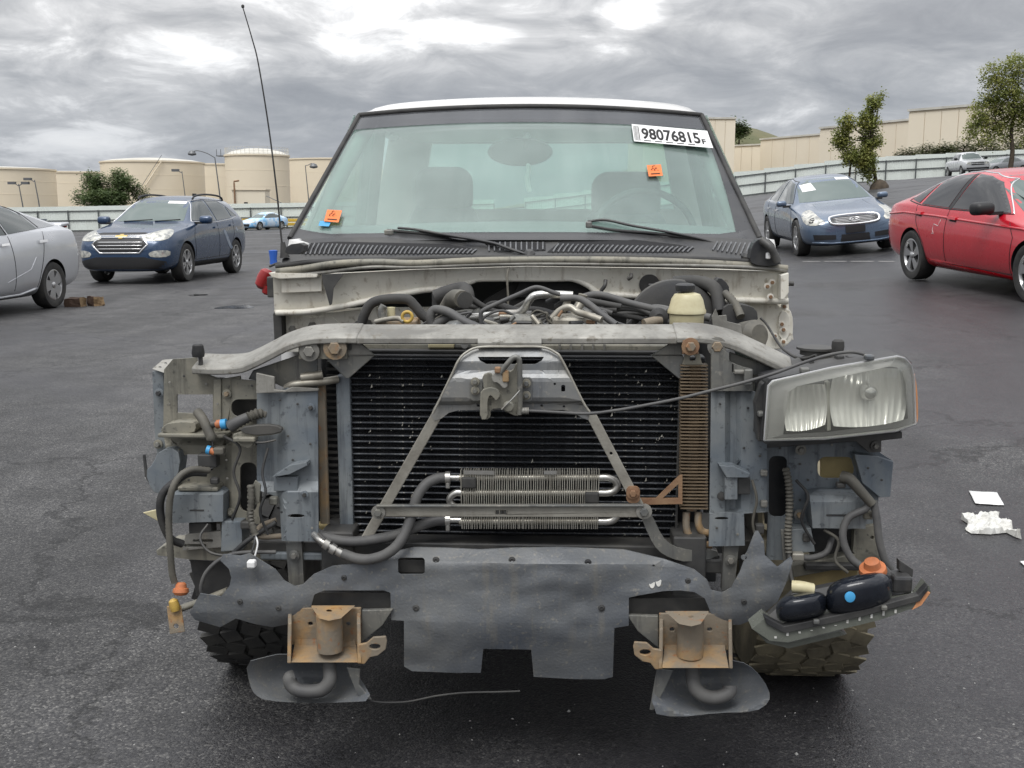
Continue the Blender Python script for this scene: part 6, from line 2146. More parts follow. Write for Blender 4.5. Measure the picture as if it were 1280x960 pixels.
ptube('exhaust_tube', [(552, 398, .75), (560, 384, .74), (566, 374, .70), (572, 372, .62), (578, 374, .58)], .024, 'loom_plastic')
lathe('tube_mouth', [(.014, 0), (.022, .002), (.023, .008), (.014, .009)], P(580, 375, .565), (.6, -1, 0), 'black_rubber', truck, 20)
ptube('heater_hose', [(544, 372, .85), (560, 366, .85), (578, 362, .84), (583, 368, .8), (582, 376, .78)], .024, 'black_rubber')
pbox('hose_bracket', 540, 366, 556, 396, .88, .05, 'black_plastic')
ptube('duct', [(584, 410, .7), (596, 396, .7), (606, 386, .7)], .022, 'grey_steel')
# dipstick ring, battery tray side
tube('dipstick', [P(509 + 6.2 * math.cos(2 * math.pi * i / 20), 396 + 6.2 * math.sin(2 * math.pi * i / 20), .45) for i in range(21)], .0045, 'yellow_cap', truck, straight=True)
ptube('dipstick_tube', [(505, 402, .45), (498, 398, .46), (484, 399, .48), (470, 402, .5)], .007, 'pipe_aluminium')
pbox('relay_box', 470, 401, 520, 412, .5, .10, 'rust_tan')
ptube('post', [(489, 400, .52), (489, 384, .52)], .011, 'yellow_plastic', straight=True)
ptube('plug_wire', [(478, 398, .5), (477, 388, .5), (480, 382, .5)], .010, 'grey_steel')
pbox('alternator', 690, 396, 740, 412, .44, .12, 'pipe_aluminium', bev=.02)
pbox('bracket', 636, 396, 668, 412, .46, .1, 'grey_steel', bev=.01)
pbox('intake_cover', 600, 398, 700, 416, .56, .24, 'dark_steel', bev=.02)
pbox('injector_rail', 624, 394, 650, 398, .50, .02, 'fin_silver')
for i in range(26):      # small fittings and clips over the engine
    x, y = rnd.uniform(600, 745), rnd.uniform(392, 410)
    d = rnd.uniform(.42, .55)
    a = P(x, y, d)
    v = Vector((rnd.uniform(-1, 1), rnd.uniform(-.5, .5), rnd.uniform(-.3, .8))).normalized() * rnd.uniform(.008, .025)
    cyl('fitting', a - v, a + v, rnd.uniform(.003, .008), rnd.choice(['pipe_aluminium', 'grey_steel', 'dark_steel', 'olive_steel', 'rust_brown']), truck, seg=10)
for i in range(9):
    x = rnd.uniform(560, 800)
    ptube('wire', [(x, 412, .5), (x + rnd.uniform(-20, 20), 400, .5), (x + rnd.uniform(-35, 35), rnd.uniform(388, 400), .5), (x + rnd.uniform(-60, 60), 408, .52)], rnd.uniform(.002, .0045), rnd.choice(['black_rubber', 'hose_rubber', 'loom_plastic']))
ptube('refrigerant_line', [(690, 398, .46), (700, 388, .46), (712, 384, .45), (722, 390, .44), (735, 394, .42), (752, 400, .4)], .009, 'pipe_aluminium')

for i in range(16):      # black hoses and looms packed under the cowl
    x = rnd.uniform(560, 880)
    y = rnd.uniform(372, 398)
    w_ = rnd.uniform(25, 70)
    ptube('engine_hose', [(x - w_, y + rnd.uniform(2, 16), .72), (x - w_ * .4, y - rnd.uniform(0, 10), .70), (x + w_ * .3, y + rnd.uniform(-6, 8), .68), (x + w_, y + rnd.uniform(4, 20), .66)], rnd.uniform(.005, .012), rnd.choice(['black_rubber', 'hose_rubber', 'insulation']))
# spot welds, clips and small fasteners over the headlamp panels
for x, y, d in ((212, 478, .044), (230, 470, .044), (258, 480, .044), (212, 505, .044), (272, 505, .024), (272, 535, .024), (315, 482, .026), (334, 484, .026), (236, 600, .04), (283, 575, .026), (284, 598, .026), (283, 622, .026),
                (350, 500, .0), (372, 505, .0), (360, 545, .0), (388, 555, .0), (366, 575, .0), (352, 640, -.022), (390, 660, -.022),
                (900, 505, .0), (935, 510, .0), (946, 545, .0), (930, 560, .0), (950, 570, .0), (896, 660, -.018), (922, 668, -.018), (975, 560, .03), (1000, 580, .04), (1010, 600, .04), (1085, 585, .01), (1102, 600, .02), (1040, 556, .04), (1000, 625, .04)):
    c = P(x, y, d)
    lathe('spot_weld', [(.003, 0), (.0028, .001), (.0012, .0014)], c, (0, -1, 0), 'dark_steel' if (x + y) % 3 else 'dusty_steel', truck, 10)
for pts in ([(280, 545, .0), (300, 560, -.01), (292, 590, -.015), (300, 620, -.02), (290, 650, -.02)], [(335, 560, -.012), (328, 590, -.02), (332, 615, -.03), (325, 640, -.03), (335, 668, -.02)], [(995, 600, .0), (1010, 620, -.02), (1002, 650, -.02), (1018, 680, -.02)],
            [(260, 655, .0), (250, 672, -.02), (262, 690, -.03), (290, 696, -.03)], [(940, 600, -.015), (946, 625, -.02), (941, 655, -.01), (950, 690, .0)], [(1030, 662, .0), (1048, 676, -.01), (1044, 700, -.02), (1060, 716, -.03)]):
    ptube('wire', pts, rnd.uniform(.002, .0036), rnd.choice(['black_rubber', 'loom_plastic', 'dark_steel']))
for x0, y0, x1, y1, d in ((210, 562, 224, 572, .03), (300, 652, 312, 662, -.01), (336, 622, 346, 632, -.02), (1004, 668, 1014, 678, -.01), (1080, 640, 1092, 650, -.02), (944, 656, 956, 668, .0), (262, 598, 272, 606, .0), (1046, 604, 1058, 611, -.03)):
    pbox('harness_clip', x0, y0, x1, y1, d, .018, rnd.choice(['black_plastic', 'dark_steel', 'olive_steel']))

# ================================================================== parked cars
def paint(name, col, metal=.35, rough=.28, flake=None):
    m = mat(name, col, rough, metal, tuple(c * .93 for c in col), 3.0, .4, coat=.9, rvar=.04)
    return m


paint('paint_navy', (.020, .052, .115), .3)
paint('paint_steel_blue', (.10, .145, .215), .35)
paint('paint_red', (.55, .005, .02), .05)
paint('paint_silver', (.62, .635, .66), .4, .3)
paint('paint_white', (.72, .73, .74), 0)
paint('paint_grey', (.22, .23, .24), .4)
mat('wrap_blue', (.22, .50, .80), .35, 0, (.62, .74, .86), 2.2, .55, .6, 4, dsharp=.06)
mat('car_glass', (.055, .068, .066), .05, 0, spec=.9)
mat('tint_glass', (.010, .011, .013), .05, 0, spec=.8)
mat('screen_glass', (.10, .135, .125), .05, 0, spec=.7)
mat('car_black', (.015, .015, .016), .5)
mat('car_lens', (.30, .305, .30), .1, .4, (.66, .65, .58), 11, .5, dsharp=.08)
mat('amber_small', (.70, .30, .10), .3)
mat('alloy', (.55, .55, .55), .3, .9)
mat('alloy_dark', (.05, .05, .052), .4, .5)
mat('seam_dark', (.012, .012, .014), .8)
mat('gold_badge', (.62, .44, .12), .25, .8)
mat('tail_red', (.35, .02, .02), .2)
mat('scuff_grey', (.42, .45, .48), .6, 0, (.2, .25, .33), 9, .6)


class Car:
    def __init__(self, name, label, cat, stations, wheels, paint_, group='cars parked in the lot'):
        self.root = thing(name, label, cat, (0, 0, 0), group)
        V, Fc = [], []
        k = 10
        ring = []
        for (x, zb, zs, zt, wl_, wm, ws, wt) in stations:
            h = [(0, zb), (.6 * wl_, zb), (wl_, zb + .03), (wm, zb + .36 * (zs - zb)), (wm, zb + .74 * (zs - zb)), (ws, zs), (ws + (wt - ws) * .10, zs + .09 * (zt - zs)), (wt, zs + .86 * (zt - zs)), (.74 * wt, zs + .975 * (zt - zs)), (0, zt)]
            i0 = len(V)
            V += [(x, y, z) for y, z in h] + [(x, -y, z) for y, z in h[1:-1]]
            ring.append([i0 + i for i in range(k)] + [i0 + k + i for i in range(k - 2)][::-1])
        for a, b in zip(ring, ring[1:]):
            for i in range(len(a)):
                j = (i + 1) % len(a)
                Fc.append((a[i], a[j], b[j], b[i]))
        Fc.append(tuple(ring[0])); Fc.append(tuple(ring[-1]))
        me = pydata('body', V, Fc, True)
        o = bpy.data.objects.new('body', me)
        C.objects.link(o)
        s = o.modifiers.new('s', 'SUBSURF'); s.levels = s.render_levels = 3
        dg = bpy.context.evaluated_depsgraph_get(); dg.update()
        sm = bpy.data.meshes.new_from_object(o.evaluated_get(dg))
        bm = bmesh.new(); bm.from_mesh(sm)
        self.bvh = BVHTree.FromBMesh(bm)
        bm.free()
        self.wheels = wheels
        # cut wheel arches
        cb = bmesh.new()
        for (wx, wy, r, w) in wheels:
            sgn = 1 if wy > 0 else -1
            cyl_bm(cb, (wx, wy - sgn * .22, r), (wx, wy + sgn * .5, r), r * 1.12, seg=40)
        cm = bm_mesh('cutter', cb)
        cm.materials.append(M['car_black'])
        co = bpy.data.objects.new('cutter', cm)
        C.objects.link(co)
        bpy.data.objects.remove(o)
        sm.materials.clear(); sm.materials.append(M[paint_])
        o = bpy.data.objects.new('body', sm)
        C.objects.link(o)
        b = o.modifiers.new('b', 'BOOLEAN'); b.operation = 'DIFFERENCE'; b.object = co; b.solver = 'EXACT'
        try:
            b.material_mode = 'TRANSFER'
        except Exception:
            pass
        dg = bpy.context.evaluated_depsgraph_get(); dg.update()
        fm = bpy.data.meshes.new_from_object(o.evaluated_get(dg))
        bpy.data.objects.remove(o); bpy.data.objects.remove(co)
        fm.name = 'body'
        fm.polygons.foreach_set('use_smooth', [True] * len(fm.polygons))
        fm.set_sharp_from_angle(angle=R(38))
        self.body = new_obj('body', fm, self.root)
        self.paint = paint_

    def cast(self, a, b, side):
        if side in ('L', 'R'):
            s = 1 if side == 'L' else -1
            o, d = Vector((a, s * 3, b)), Vector((0, -s, 0))
        elif side == 'F':
            o, d = Vector((5, a, b)), Vector((-1, 0, 0))
        elif side == 'B':
            o, d = Vector((-5, a, b)), Vector((1, 0, 0))
        elif side == 'T':
            o, d = Vector((a, b, 4)), Vector((0, 0, -1))
        else:
            ph_ = R(side)
            v = Vector((math.cos(ph_), math.sin(ph_), 0))
            a -= .36 if side > 0 else -.36
            o, d = v * 6 + Vector((-v.y, v.x, 0)) * a + Vector((0, 0, b)), -v
        h = self.bvh.ray_cast(o, d)
        if h[0] is None:
            h = self.bvh.find_nearest(o + d * (o - Vector((0, 0, b))).length * .7)
        return h[0], h[1], d

    def patch(self, name, poly, side, m, off=.008, grid=.04, parent=None, holes=(), rnd_=0, th=.015, label=None):
        if rnd_:
            poly = chaikin(poly, rnd_)
        bm = flat_bm(poly, holes, grid)
        fr, bk = [], []

        def front(x, y):
            p, n, d = self.cast(x, y, side)
            return p - d * off

        def back(x, y):
            p, n, d = self.cast(x, y, side)
            return p + d * th
        V, Fc = thicken(bm, front, back)
        return new_obj(name, pydata(name, V, Fc, True, 50), parent or self.root, m)

    def both(self, name, poly, m, **kw):
        self.patch(name, poly, 'L', m, **kw)
        return self.patch(name, poly, 'R', m, **kw)

    def line(self, name, pts, side, m, r=.006, off=.0, parent=None, closed=False):
        q = []
        if closed:
            pts = pts + pts[:1]
        for (a, b), (c_, d_) in zip(pts, pts[1:]):
            k = max(2, int(math.hypot(c_ - a, d_ - b) / .06))
            for i in range(k):
                t = i / k
                q.append(self.cast(a + (c_ - a) * t, b + (d_ - b) * t, side))
        q.append(self.cast(*pts[-1], side))
        P_ = [p - d * off for p, n, d in q]
        V, Fc = tube_geo(P_, r, 6)
        return new_obj(name, pydata(name, V, Fc, True), parent or self.root, m)

    def seams(self, pts, m='seam_dark', r=.005):
        for s in ('L', 'R'):
            self.line('door_seam', pts, s, m, r)

    def make_wheels(self, style='five', rim_m='alloy', dark='alloy_dark'):
        first = {}
        for (wx, wy, r, w) in self.wheels:
            s = 1 if wy > 0 else -1
            hw = w / 2
            wh = new_obj('wheel', None, self.root)
            wh.location = (wx, wy, r)
            if s not in first:
                rr = r * .66
                first[s] = []
                def reg(o):
                    first[s].append(o)
                    return o
                reg(lathe('tyre', [(rr, -hw * .85), (r * .80, -hw), (r * .95, -hw * .95), (r, -hw * .65), (r, hw * .65), (r * .95, hw * .95), (r * .80, hw), (rr, hw * .85)], (0, 0, 0), (0, s, 0), 'tyre_black', wh, 40, cap=False))
                reg(lathe('rim', [(rr, -hw * .8), (rr * 1.02, hw * .86), (rr * .95, hw * .88), (rr * .90, hw * .6)], (0, 0, 0), (0, s, 0), rim_m, wh, 36, cap=False))
                reg(lathe('brake_disc', [(rr * .9, hw * .15), (rr * .2, hw * .2), (.00005, hw * .2)], (0, 0, 0), (0, s, 0), dark, wh, 28, cap=False))
                bm = bmesh.new()
                n = {'five': 5, 'double': 10, 'blade': 5, 'fan': 5}[style]
                for k_ in range(n):
                    a = 2 * math.pi * k_ / n + (.12 * (1 if k_ % 2 else -1) if style == 'double' else 0)
                    wd0, wd1 = {'five': (.10, .085), 'double': (.045, .05), 'blade': (.055, .13), 'fan': (.10, .17)}[style]
                    tw = {'blade': .45}.get(style, 0)
                    def q(rad, wid, y, a_):
                        return [Vector((rad * math.cos(a_) - wd_ * math.sin(a_), y, rad * math.sin(a_) + wd_ * math.cos(a_))) for wd_ in (-wid / 2, wid / 2)]
                    f0, f1 = q(rr * .14, wd0, s * hw * .78, a), q(rr * .96, wd1, s * hw * .86, a + tw)
                    b0_, b1_ = q(rr * .14, wd0, s * hw * .4, a), q(rr * .96, wd1, s * hw * .55, a + tw)
                    vv = [bm.verts.new(p) for p in f0 + f1 + b0_ + b1_]
                    for f in ((0, 1, 3, 2), (4, 6, 7, 5), (0, 2, 6, 4), (1, 5, 7, 3), (2, 3, 7, 6), (0, 4, 5, 1)):
                        bm.faces.new([vv[i] for i in f])
                reg(new_obj('spokes', bm_mesh('spokes', bm), wh, rim_m))
                reg(lathe('hub_cap', [(rr * .2, hw * .5), (rr * .2, hw * .85), (rr * .12, hw * .95), (.005, hw * .97)], (0, 0, 0), (0, s, 0), rim_m, wh, 20))
            else:
                for o in first[s]:
                    c_ = o.copy(); C.objects.link(c_); c_.parent = wh

    def mirror_pair(self, x, y, z, m, size=(.16, .22, .14)):
        for s in (1, -1):
            bm = bmesh.new()
            box_bm(bm, Vector((x, s * (y + size[1] * .62), z)), size)
            for v in bm.verts:
                if v.co.x > x:
                    v.co.y = s * (y + size[1] * .62) + (v.co.y - s * (y + size[1] * .62)) * .88
                    v.co.z = z + (v.co.z - z) * .85
            bmesh.ops.bevel(bm, geom=bm.edges[:], offset=min(size) * .36, segments=5, affect='EDGES', profile=.5)
            o = new_obj('mirror', bm_mesh('mirror', bm, True, 60), self.root, m)
            box('mirror_foot', (x + .02, s * (y + .02), z - .06), (.09, .16, .04), 'car_black', o)

    def place(self, x, y, ang):
        h = Vector((math.cos(ang), math.sin(ang), 0))
        l_ = Vector((-h.y, h.x, 0))
        e = 1.3
        zf, zb = ground_z(x + h.x * e, y + h.y * e), ground_z(x - h.x * e, y - h.y * e)
        zl, zr_ = ground_z(x + l_.x * .75, y + l_.y * .75), ground_z(x - l_.x * .75, y - l_.y * .75)
        X = Vector((h.x * 2 * e, h.y * 2 * e, zf - zb)).normalized()
        Yv = Vector((l_.x * 1.5, l_.y * 1.5, zl - zr_))
        Z = X.cross(Yv).normalized()
        Yv = Z.cross(X)
        mt = Matrix((X, Yv, Z)).transposed().to_4x4()
        mt.translation = Vector((x, y, (zf + zb + zl + zr_) / 4))
        self.root.matrix_world = mt


def wheels4(wb, track, r, w, off=0.0):
    return [(wb / 2 + off, track / 2, r, w), (wb / 2 + off, -track / 2, r, w), (-wb / 2 + off, track / 2, r, w), (-wb / 2 + off, -track / 2, r, w)]


# ------------------------------------------------------------------ blue SUV
S = [(2.40, .30, .62, .70, .48, .52, .46, .36), (2.36, .24, .70, .80, .66, .70, .66, .50), (2.18, .22, .88, .98, .84, .89, .83, .62), (1.43, .22, 1.00, 1.06, .86, .92, .86, .66), (1.05, .22, 1.04, 1.11, .86, .92, .87, .70), (.92, .22, 1.06, 1.16, .86, .92, .87, .72),
     (.40, .22, 1.08, 1.50, .86, .92, .88, .66), (.10, .22, 1.09, 1.62, .86, .92, .88, .63), (-.5, .22, 1.10, 1.665, .86, .92, .88, .62), (-1.3, .22, 1.13, 1.65, .86, .92, .88, .62), (-1.9, .24, 1.16, 1.60, .85, .91, .86, .62), (-2.15, .30, 1.14, 1.48, .83, .88, .84, .60), (-2.33, .36, 1.05, 1.18, .78, .82, .78, .56), (-2.38, .42, .90, .98, .66, .70, .66, .48)]
suv = Car('parked_suv', 'dark blue SUV with a dented rear door parked at the left', 'car', S, wheels4(2.857, 1.58, .365, .235), 'paint_navy')
suv.make_wheels('double')
suv.patch('windscreen', [(-.67, 1.14), (.67, 1.14), (.55, 1.55), (-.55, 1.55)], 'F', 'screen_glass', grid=.1)
suv.both('window', [(.82, 1.15), (.22, 1.51), (-.28, 1.55), (-.30, 1.13)], 'car_glass', rnd_=0)
suv.both('window', [(-.40, 1.14), (-.38, 1.55), (-1.05, 1.54), (-1.30, 1.44), (-1.32, 1.19)], 'car_glass')
suv.both('window', [(-1.40, 1.22), (-1.38, 1.42), (-1.55, 1.34), (-1.72, 1.24)], 'car_glass')
for s in 'LR':
    suv.line('window_trim', [(.84, 1.13), (.22, 1.535), (-.3, 1.575), (-1.05, 1.565), (-1.40, 1.46), (-1.76, 1.24)], s, 'chrome', .010)
    suv.line('window_trim', [(.84, 1.125), (-.3, 1.105), (-1.32, 1.165), (-1.76, 1.23)], s, 'chrome', .008)
    ang = 28 if s == 'L' else -28
    k = 1 if s == 'L' else -1
    suv.patch('headlamp', [(-k * .34, .90), (-k * .42, .82), (-k * .28, .79), (k * .04, .80), (k * .20, .90), (k * .24, 1.0), (k * .10, 1.0), (-k * .20, .94)][::k], ang, 'car_lens', rnd_=1)
    suv.patch('fog_lamp', [(k * .10, .50), (-k * .24, .49), (-k * .30, .56), (-k * .20, .62), (k * .12, .62)][::k], ang, 'car_lens', rnd_=1)
suv.patch('grille', [(-.50, .73), (-.40, .84), (.40, .84), (.50, .73), (.36, .59), (-.36, .59)], 'F', 'car_black')
suv.line('grille_surround', [(-.52, .73), (-.41, .855), (.41, .855), (.52, .73), (.37, .575), (-.37, .575)], 'F', 'chrome', .018, closed=True)
for z in (.65, .71, .77):
    suv.line('grille_bar', [(-.42, z), (.42, z)], 'F', 'chrome', .010, .006)
suv.patch('upper_grille', [(-.50, .925), (-.42, .895), (.42, .895), (.50, .925), (.40, .945), (-.40, .945)], 'F', 'car_black')
suv.line('upper_grille_trim', [(-.52, .93), (-.42, .89), (.42, .89), (.52, .93)], 'F', 'chrome', .012)
suv.patch('badge', [(-.12, .86), (-.10, .90), (-.04, .90), (-.035, .92), (.035, .92), (.04, .90), (.12, .90), (.10, .86), (.04, .86), (.035, .84), (-.035, .84), (-.04, .86)], 'F', 'gold_badge', .02)
suv.patch('lower_bumper', [(-.80, .28), (.80, .28), (.80, .42), (.45, .50), (-.45, .50), (-.80, .42)], 'F', 'car_black', .006)
suv.both('sill_cladding', [(1.0, .24), (-1.0, .24), (-1.0, .36), (1.0, .36)], 'car_black', off=.01)
suv.seams([(.98, .40), (1.02, .85), (.86, 1.08)]); suv.seams([(-.34, 1.10), (-.36, .42)]); suv.seams([(-1.36, 1.16), (-1.30, .85), (-1.02, .55), (-.98, .42)])
suv.seams([(.95, .40), (-.98, .42)])
suv.both('door_handle', [(-.10, .985), (-.28, .99), (-.28, 1.02), (-.10, 1.015)], 'paint_navy', off=.03); suv.both('door_handle', [(-1.08, 1.02), (-1.26, 1.03), (-1.26, 1.06), (-1.08, 1.05)], 'paint_navy', off=.03)
suv.mirror_pair(.72, .87, 1.16, 'paint_navy', (.16, .26, .17))
suv.patch('dent_scuff', [(-.62, .93), (-.74, .96), (-.88, .80), (-1.02, .64), (-1.18, .56), (-1.06, .52), (-.88, .62), (-.74, .78)], 'L', 'scuff_grey', .004, rnd_=1, label='scraped rear door')
suv.patch('pale_patch', [(-1.5, .9), (-1.42, .96), (-1.5, .99), (-1.58, .93)], 'L', 'scuff_grey', .004)  # small pale grey patch on the left rear quarter
suv.patch('auction_label', [(.16, 1.485), (.52, 1.475), (.51, 1.525), (.15, 1.535)], 'F', 'paper_white', .012, .1)
suv.line('wiper', [(-.5, 1.14), (.05, 1.17)], 'F', 'car_black', .012, .02); suv.line('wiper', [(.12, 1.14), (.60, 1.17)], 'F', 'car_black', .012, .02)
for s in (1, -1):
    rl = tube('roof_rail', [(.12, s * .56, 1.57), (.0, s * .57, 1.63), (-.5, s * .58, 1.67), (-1.2, s * .58, 1.66), (-1.55, s * .57, 1.62), (-1.65, s * .56, 1.56)], .02, 'car_black', suv.root)
box('roof_antenna', (-1.5, 0, 1.68), (.16, .04, .06), 'car_black', suv.root)
hF = (-6.30, 20.3)
suv_a = R(-94)
h = Vector((math.cos(suv_a), math.sin(suv_a))); l_ = Vector((-h.y, h.x))
suv.place(hF[0] - h.x * 1.43 - l_.x * .79, hF[1] - h.y * 1.43 - l_.y * .79, suv_a)

# ------------------------------------------------------------------ light blue sedan
S = [(2.28, .26, .50, .58, .46, .50, .46, .36), (2.24, .20, .58, .66, .64, .68, .64, .50), (2.02, .17, .68, .76, .80, .86, .80, .60), (1.42, .17, .79, .86, .81, .88, .82, .64), (1.00, .17, .85, .93, .81, .88, .82, .68), (.86, .17, .87, .97, .81, .88, .83, .70),
     (.30, .17, .90, 1.29, .81, .88, .83, .62), (.0, .17, .91, 1.41, .81, .88, .83, .58), (-.5, .17, .92, 1.455, .81, .88, .83, .56), (-1.0, .17, .94, 1.42, .81, .88, .83, .56), (-1.5, .18, .96, 1.26, .81, .88, .82, .60), (-1.85, .2, .97, 1.08, .80, .86, .80, .64), (-2.2, .24, .95, 1.03, .76, .82, .76, .62), (-2.44, .30, .86, .94, .64, .70, .66, .52), (-2.48, .38, .76, .82, .5, .56, .52, .42)]
inf = Car('parked_sedan', 'light steel blue sedan with a chrome grille parked right of the pickup', 'car', S, wheels4(2.85, 1.54, .335, .23), 'paint_steel_blue')
inf.make_wheels('double')
inf.patch('windscreen', [(-.66, .955), (.66, .955), (.53, 1.36), (-.53, 1.36)], 'F', 'screen_glass', grid=.1)
inf.both('window', [(.72, .95), (.10, 1.30), (-.42, 1.37), (-.46, .965)], 'car_glass')
inf.both('window', [(-.54, .97), (-.50, 1.37), (-1.02, 1.34), (-1.25, 1.22), (-1.30, 1.01)], 'car_glass')
for s in 'LR':
    k = 1 if s == 'L' else -1
    ang = 30 * k
    inf.patch('headlamp', [(-k * .36, .60), (-k * .10, .565), (k * .08, .60), (k * .24, .76), (k * .22, .83), (k * .10, .83), (-k * .14, .73)][::k], ang, 'car_lens', rnd_=1)
    inf.patch('projector', ell(-k * .06, .655, .055, .05, 14)[::k], ang, 'alloy_dark', .008)
    inf.line('window_trim', [(.76, .935), (.10, 1.33), (-.45, 1.395), (-1.02, 1.365), (-1.30, 1.24), (-1.36, 1.0)], s, 'car_black', .008)
inf.patch('grille', [(-.42, .63), (-.36, .565), (.36, .565), (.42, .63), (.38, .70), (-.38, .70)], 'F', 'alloy_dark', rnd_=1)
inf.line('grille_surround', chaikin([(-.45, .64), (-.38, .55), (.38, .55), (.45, .64), (.40, .715), (-.40, .715)], 2), 'F', 'chrome', .024, closed=True)
for z in (.59, .615, .64, .665):
    inf.line('grille_bar', [(-.36, z), (.36, z)], 'F', 'alloy', .007, .008)
inf.line('badge', [(-.10 + .10 + .09 * math.cos(t * .35 + .35), .635 + .032 * math.sin(t * .35 + .35)) for t in range(17)], 'F', 'chrome', .006, .03)
inf.line('badge', [(-.075, .615), (0, .65), (.075, .615)], 'F', 'chrome', .005, .03)
inf.patch('plate_holder', [(-.17, .40), (.17, .40), (.17, .52), (-.17, .52)], 'F', 'car_black', .02)
inf.patch('lower_grille', [(-.26, .25), (.26, .25), (.24, .38), (-.24, .38)], 'F', 'seam_dark')
for k in (1, -1):
    inf.patch('bumper_vent', [(k * .34, .30), (k * .70, .31), (k * .72, .41), (k * .34, .38)][::k], 'F', 'seam_dark')
inf.line('bumper_crease', [(-.72, .27), (-.4, .235), (.4, .235), (.72, .27)], 'F', 'paint_steel_blue', .02)
inf.seams([(.98, .30), (1.04, .70), (.90, .86)]); inf.seams([(-.50, .93), (-.50, .30)]); inf.seams([(-1.34, .97), (-1.25, .75), (-1.05, .50), (-1.0, .30)]); inf.seams([(.98, .30), (-1.0, .30)])
inf.both('door_handle', [(-.22, .79), (-.40, .80), (-.40, .83), (-.22, .82)], 'chrome', off=.03); inf.both('door_handle', [(-1.06, .82), (-1.22, .83), (-1.22, .86), (-1.06, .85)], 'chrome', off=.03)
inf.mirror_pair(.66, .83, .96, 'paint_steel_blue', (.14, .20, .12))
inf.patch('paper_note', [(-.52, 1.14), (-.26, 1.16), (-.30, 1.30), (-.52, 1.27)], 'F', 'paper_white', .012, .1)
inf.patch('auction_label', [(.20, 1.315), (.46, 1.305), (.45, 1.35), (.19, 1.36)], 'F', 'paper_white', .012, .1)
inf.line('hood_crease', [(-.50, .76), (-.46, .92)], 'F', 'paint_steel_blue', .003); inf.line('hood_crease', [(.50, .76), (.46, .92)], 'F', 'paint_steel_blue', .003)
a = R(-93)
h = Vector((math.cos(a), math.sin(a))); l_ = Vector((-h.y, h.x))
inf.place(5.40 - h.x * 1.425 + l_.x * .77, 19.8 - h.y * 1.425 + l_.y * .77, a)

# ------------------------------------------------------------------ red sedan
S = [(2.36, .28, .52, .60, .50, .54, .50, .38), (2.30, .20, .62, .70, .70, .76, .70, .52), (2.0, .17, .72, .80, .84, .90, .84, .62), (1.42, .16, .80, .87, .85, .92, .86, .66), (1.05, .16, .85, .93, .85, .92, .86, .70), (.92, .16, .87, .97, .85, .92, .86, .72),
     (.35, .16, .90, 1.28, .85, .92, .86, .62), (.05, .16, .92, 1.40, .85, .92, .86, .58), (-.4, .16, .94, 1.45, .85, .92, .86, .56), (-.95, .16, .96, 1.425, .85, .92, .86, .56), (-1.5, .17, .99, 1.27, .85, .92, .85, .60), (-1.95, .2, 1.01, 1.11, .84, .90, .83, .64), (-2.25, .24, .99, 1.06, .80, .86, .80, .62), (-2.46, .32, .88, .96, .66, .74, .70, .52), (-2.50, .40, .76, .84, .52, .60, .56, .42)]
acc = Car('parked_sedan', 'red sedan with dark tinted windows at the right edge', 'car', S, wheels4(2.83, 1.60, .335, .235), 'paint_red')
acc.make_wheels('blade')
acc.patch('windscreen', [(-.68, .96), (.68, .96), (.54, 1.36), (-.54, 1.36)], 'F', 'screen_glass', grid=.1)
acc.both('window', [(.78, .96), (.20, 1.29), (-.10, 1.36), (-.38, 1.385), (-.44, .985)], 'tint_glass')
acc.both('window', [(-.54, .99), (-.50, 1.385), (-.90, 1.37), (-1.20, 1.29), (-1.28, 1.02)], 'tint_glass')
acc.both('window', [(-1.36, 1.03), (-1.28, 1.26), (-1.50, 1.17), (-1.66, 1.07)], 'tint_glass')
acc.both('window_post', [(-.45, .98), (-.41, 1.39), (-.49, 1.39), (-.53, .985)], 'car_black', off=.006)
for s in 'LR':
    acc.line('window_trim', [(.84, .945), (.22, 1.315), (-.10, 1.385), (-.42, 1.41), (-.92, 1.395), (-1.26, 1.295), (-1.50, 1.195), (-1.72, 1.06)], s, 'chrome', .011)
    acc.line('belt_crease', [(1.9, .70), (1.2, .80), (.2, .84), (-.8, .88), (-1.7, .90), (-2.3, .86)], s, 'paint_red', .016)
    acc.line('window_trim', [(.84, .945), (-.44, .97), (-1.3, 1.005), (-1.72, 1.05)], s, 'car_black', .008)
acc.both('side_skirt', [(1.0, .17), (-.98, .17), (-.98, .30), (-.7, .30), (.9, .23)], 'paint_red', off=.025)
acc.seams([(1.0, .28), (1.06, .70), (.92, .86)]); acc.seams([(-.48, .97), (-.50, .32)]); acc.seams([(-1.38, 1.0), (-1.28, .78), (-1.06, .52), (-1.02, .32)]); acc.seams([(1.0, .28), (-1.02, .30)])
acc.both('door_handle', [(-.22, .85), (-.42, .86), (-.42, .89), (-.22, .88)], 'paint_red', off=.035); acc.both('door_handle', [(-1.14, .89), (-1.32, .90), (-1.32, .93), (-1.14, .92)], 'paint_red', off=.035)
acc.both('handle_well', [(-.24, .82), (-.40, .83), (-.40, .86), (-.24, .85)], 'seam_dark', off=.004); acc.both('handle_well', [(-1.16, .86), (-1.30, .87), (-1.30, .90), (-1.16, .89)], 'seam_dark', off=.004)
acc.mirror_pair(.62, .86, 1.02, 'car_black', (.20, .26, .16))
acc.line('chalk_mark', [(-.62, .84), (-.66, .76), (-.78, .78), (-.80, .70), (-.76, .66), (-.82, .66)], 'R', 'paper_white', .003, .002)
for k in (1, -1):
    acc.patch('tail_lamp', [(-1.0, .1), (-1.0, .1), (-1.0, .1)] if False else [(k * .42, .84), (k * .70, .84), (k * .72, .92), (k * .40, .94)][::k], 'B', 'tail_red', .006)
    acc.patch('headlamp', [(-k * .30, .66), (k * .10, .68), (k * .24, .78), (k * .0, .76), (-k * .28, .72)][::k], 32 * k, 'car_lens')
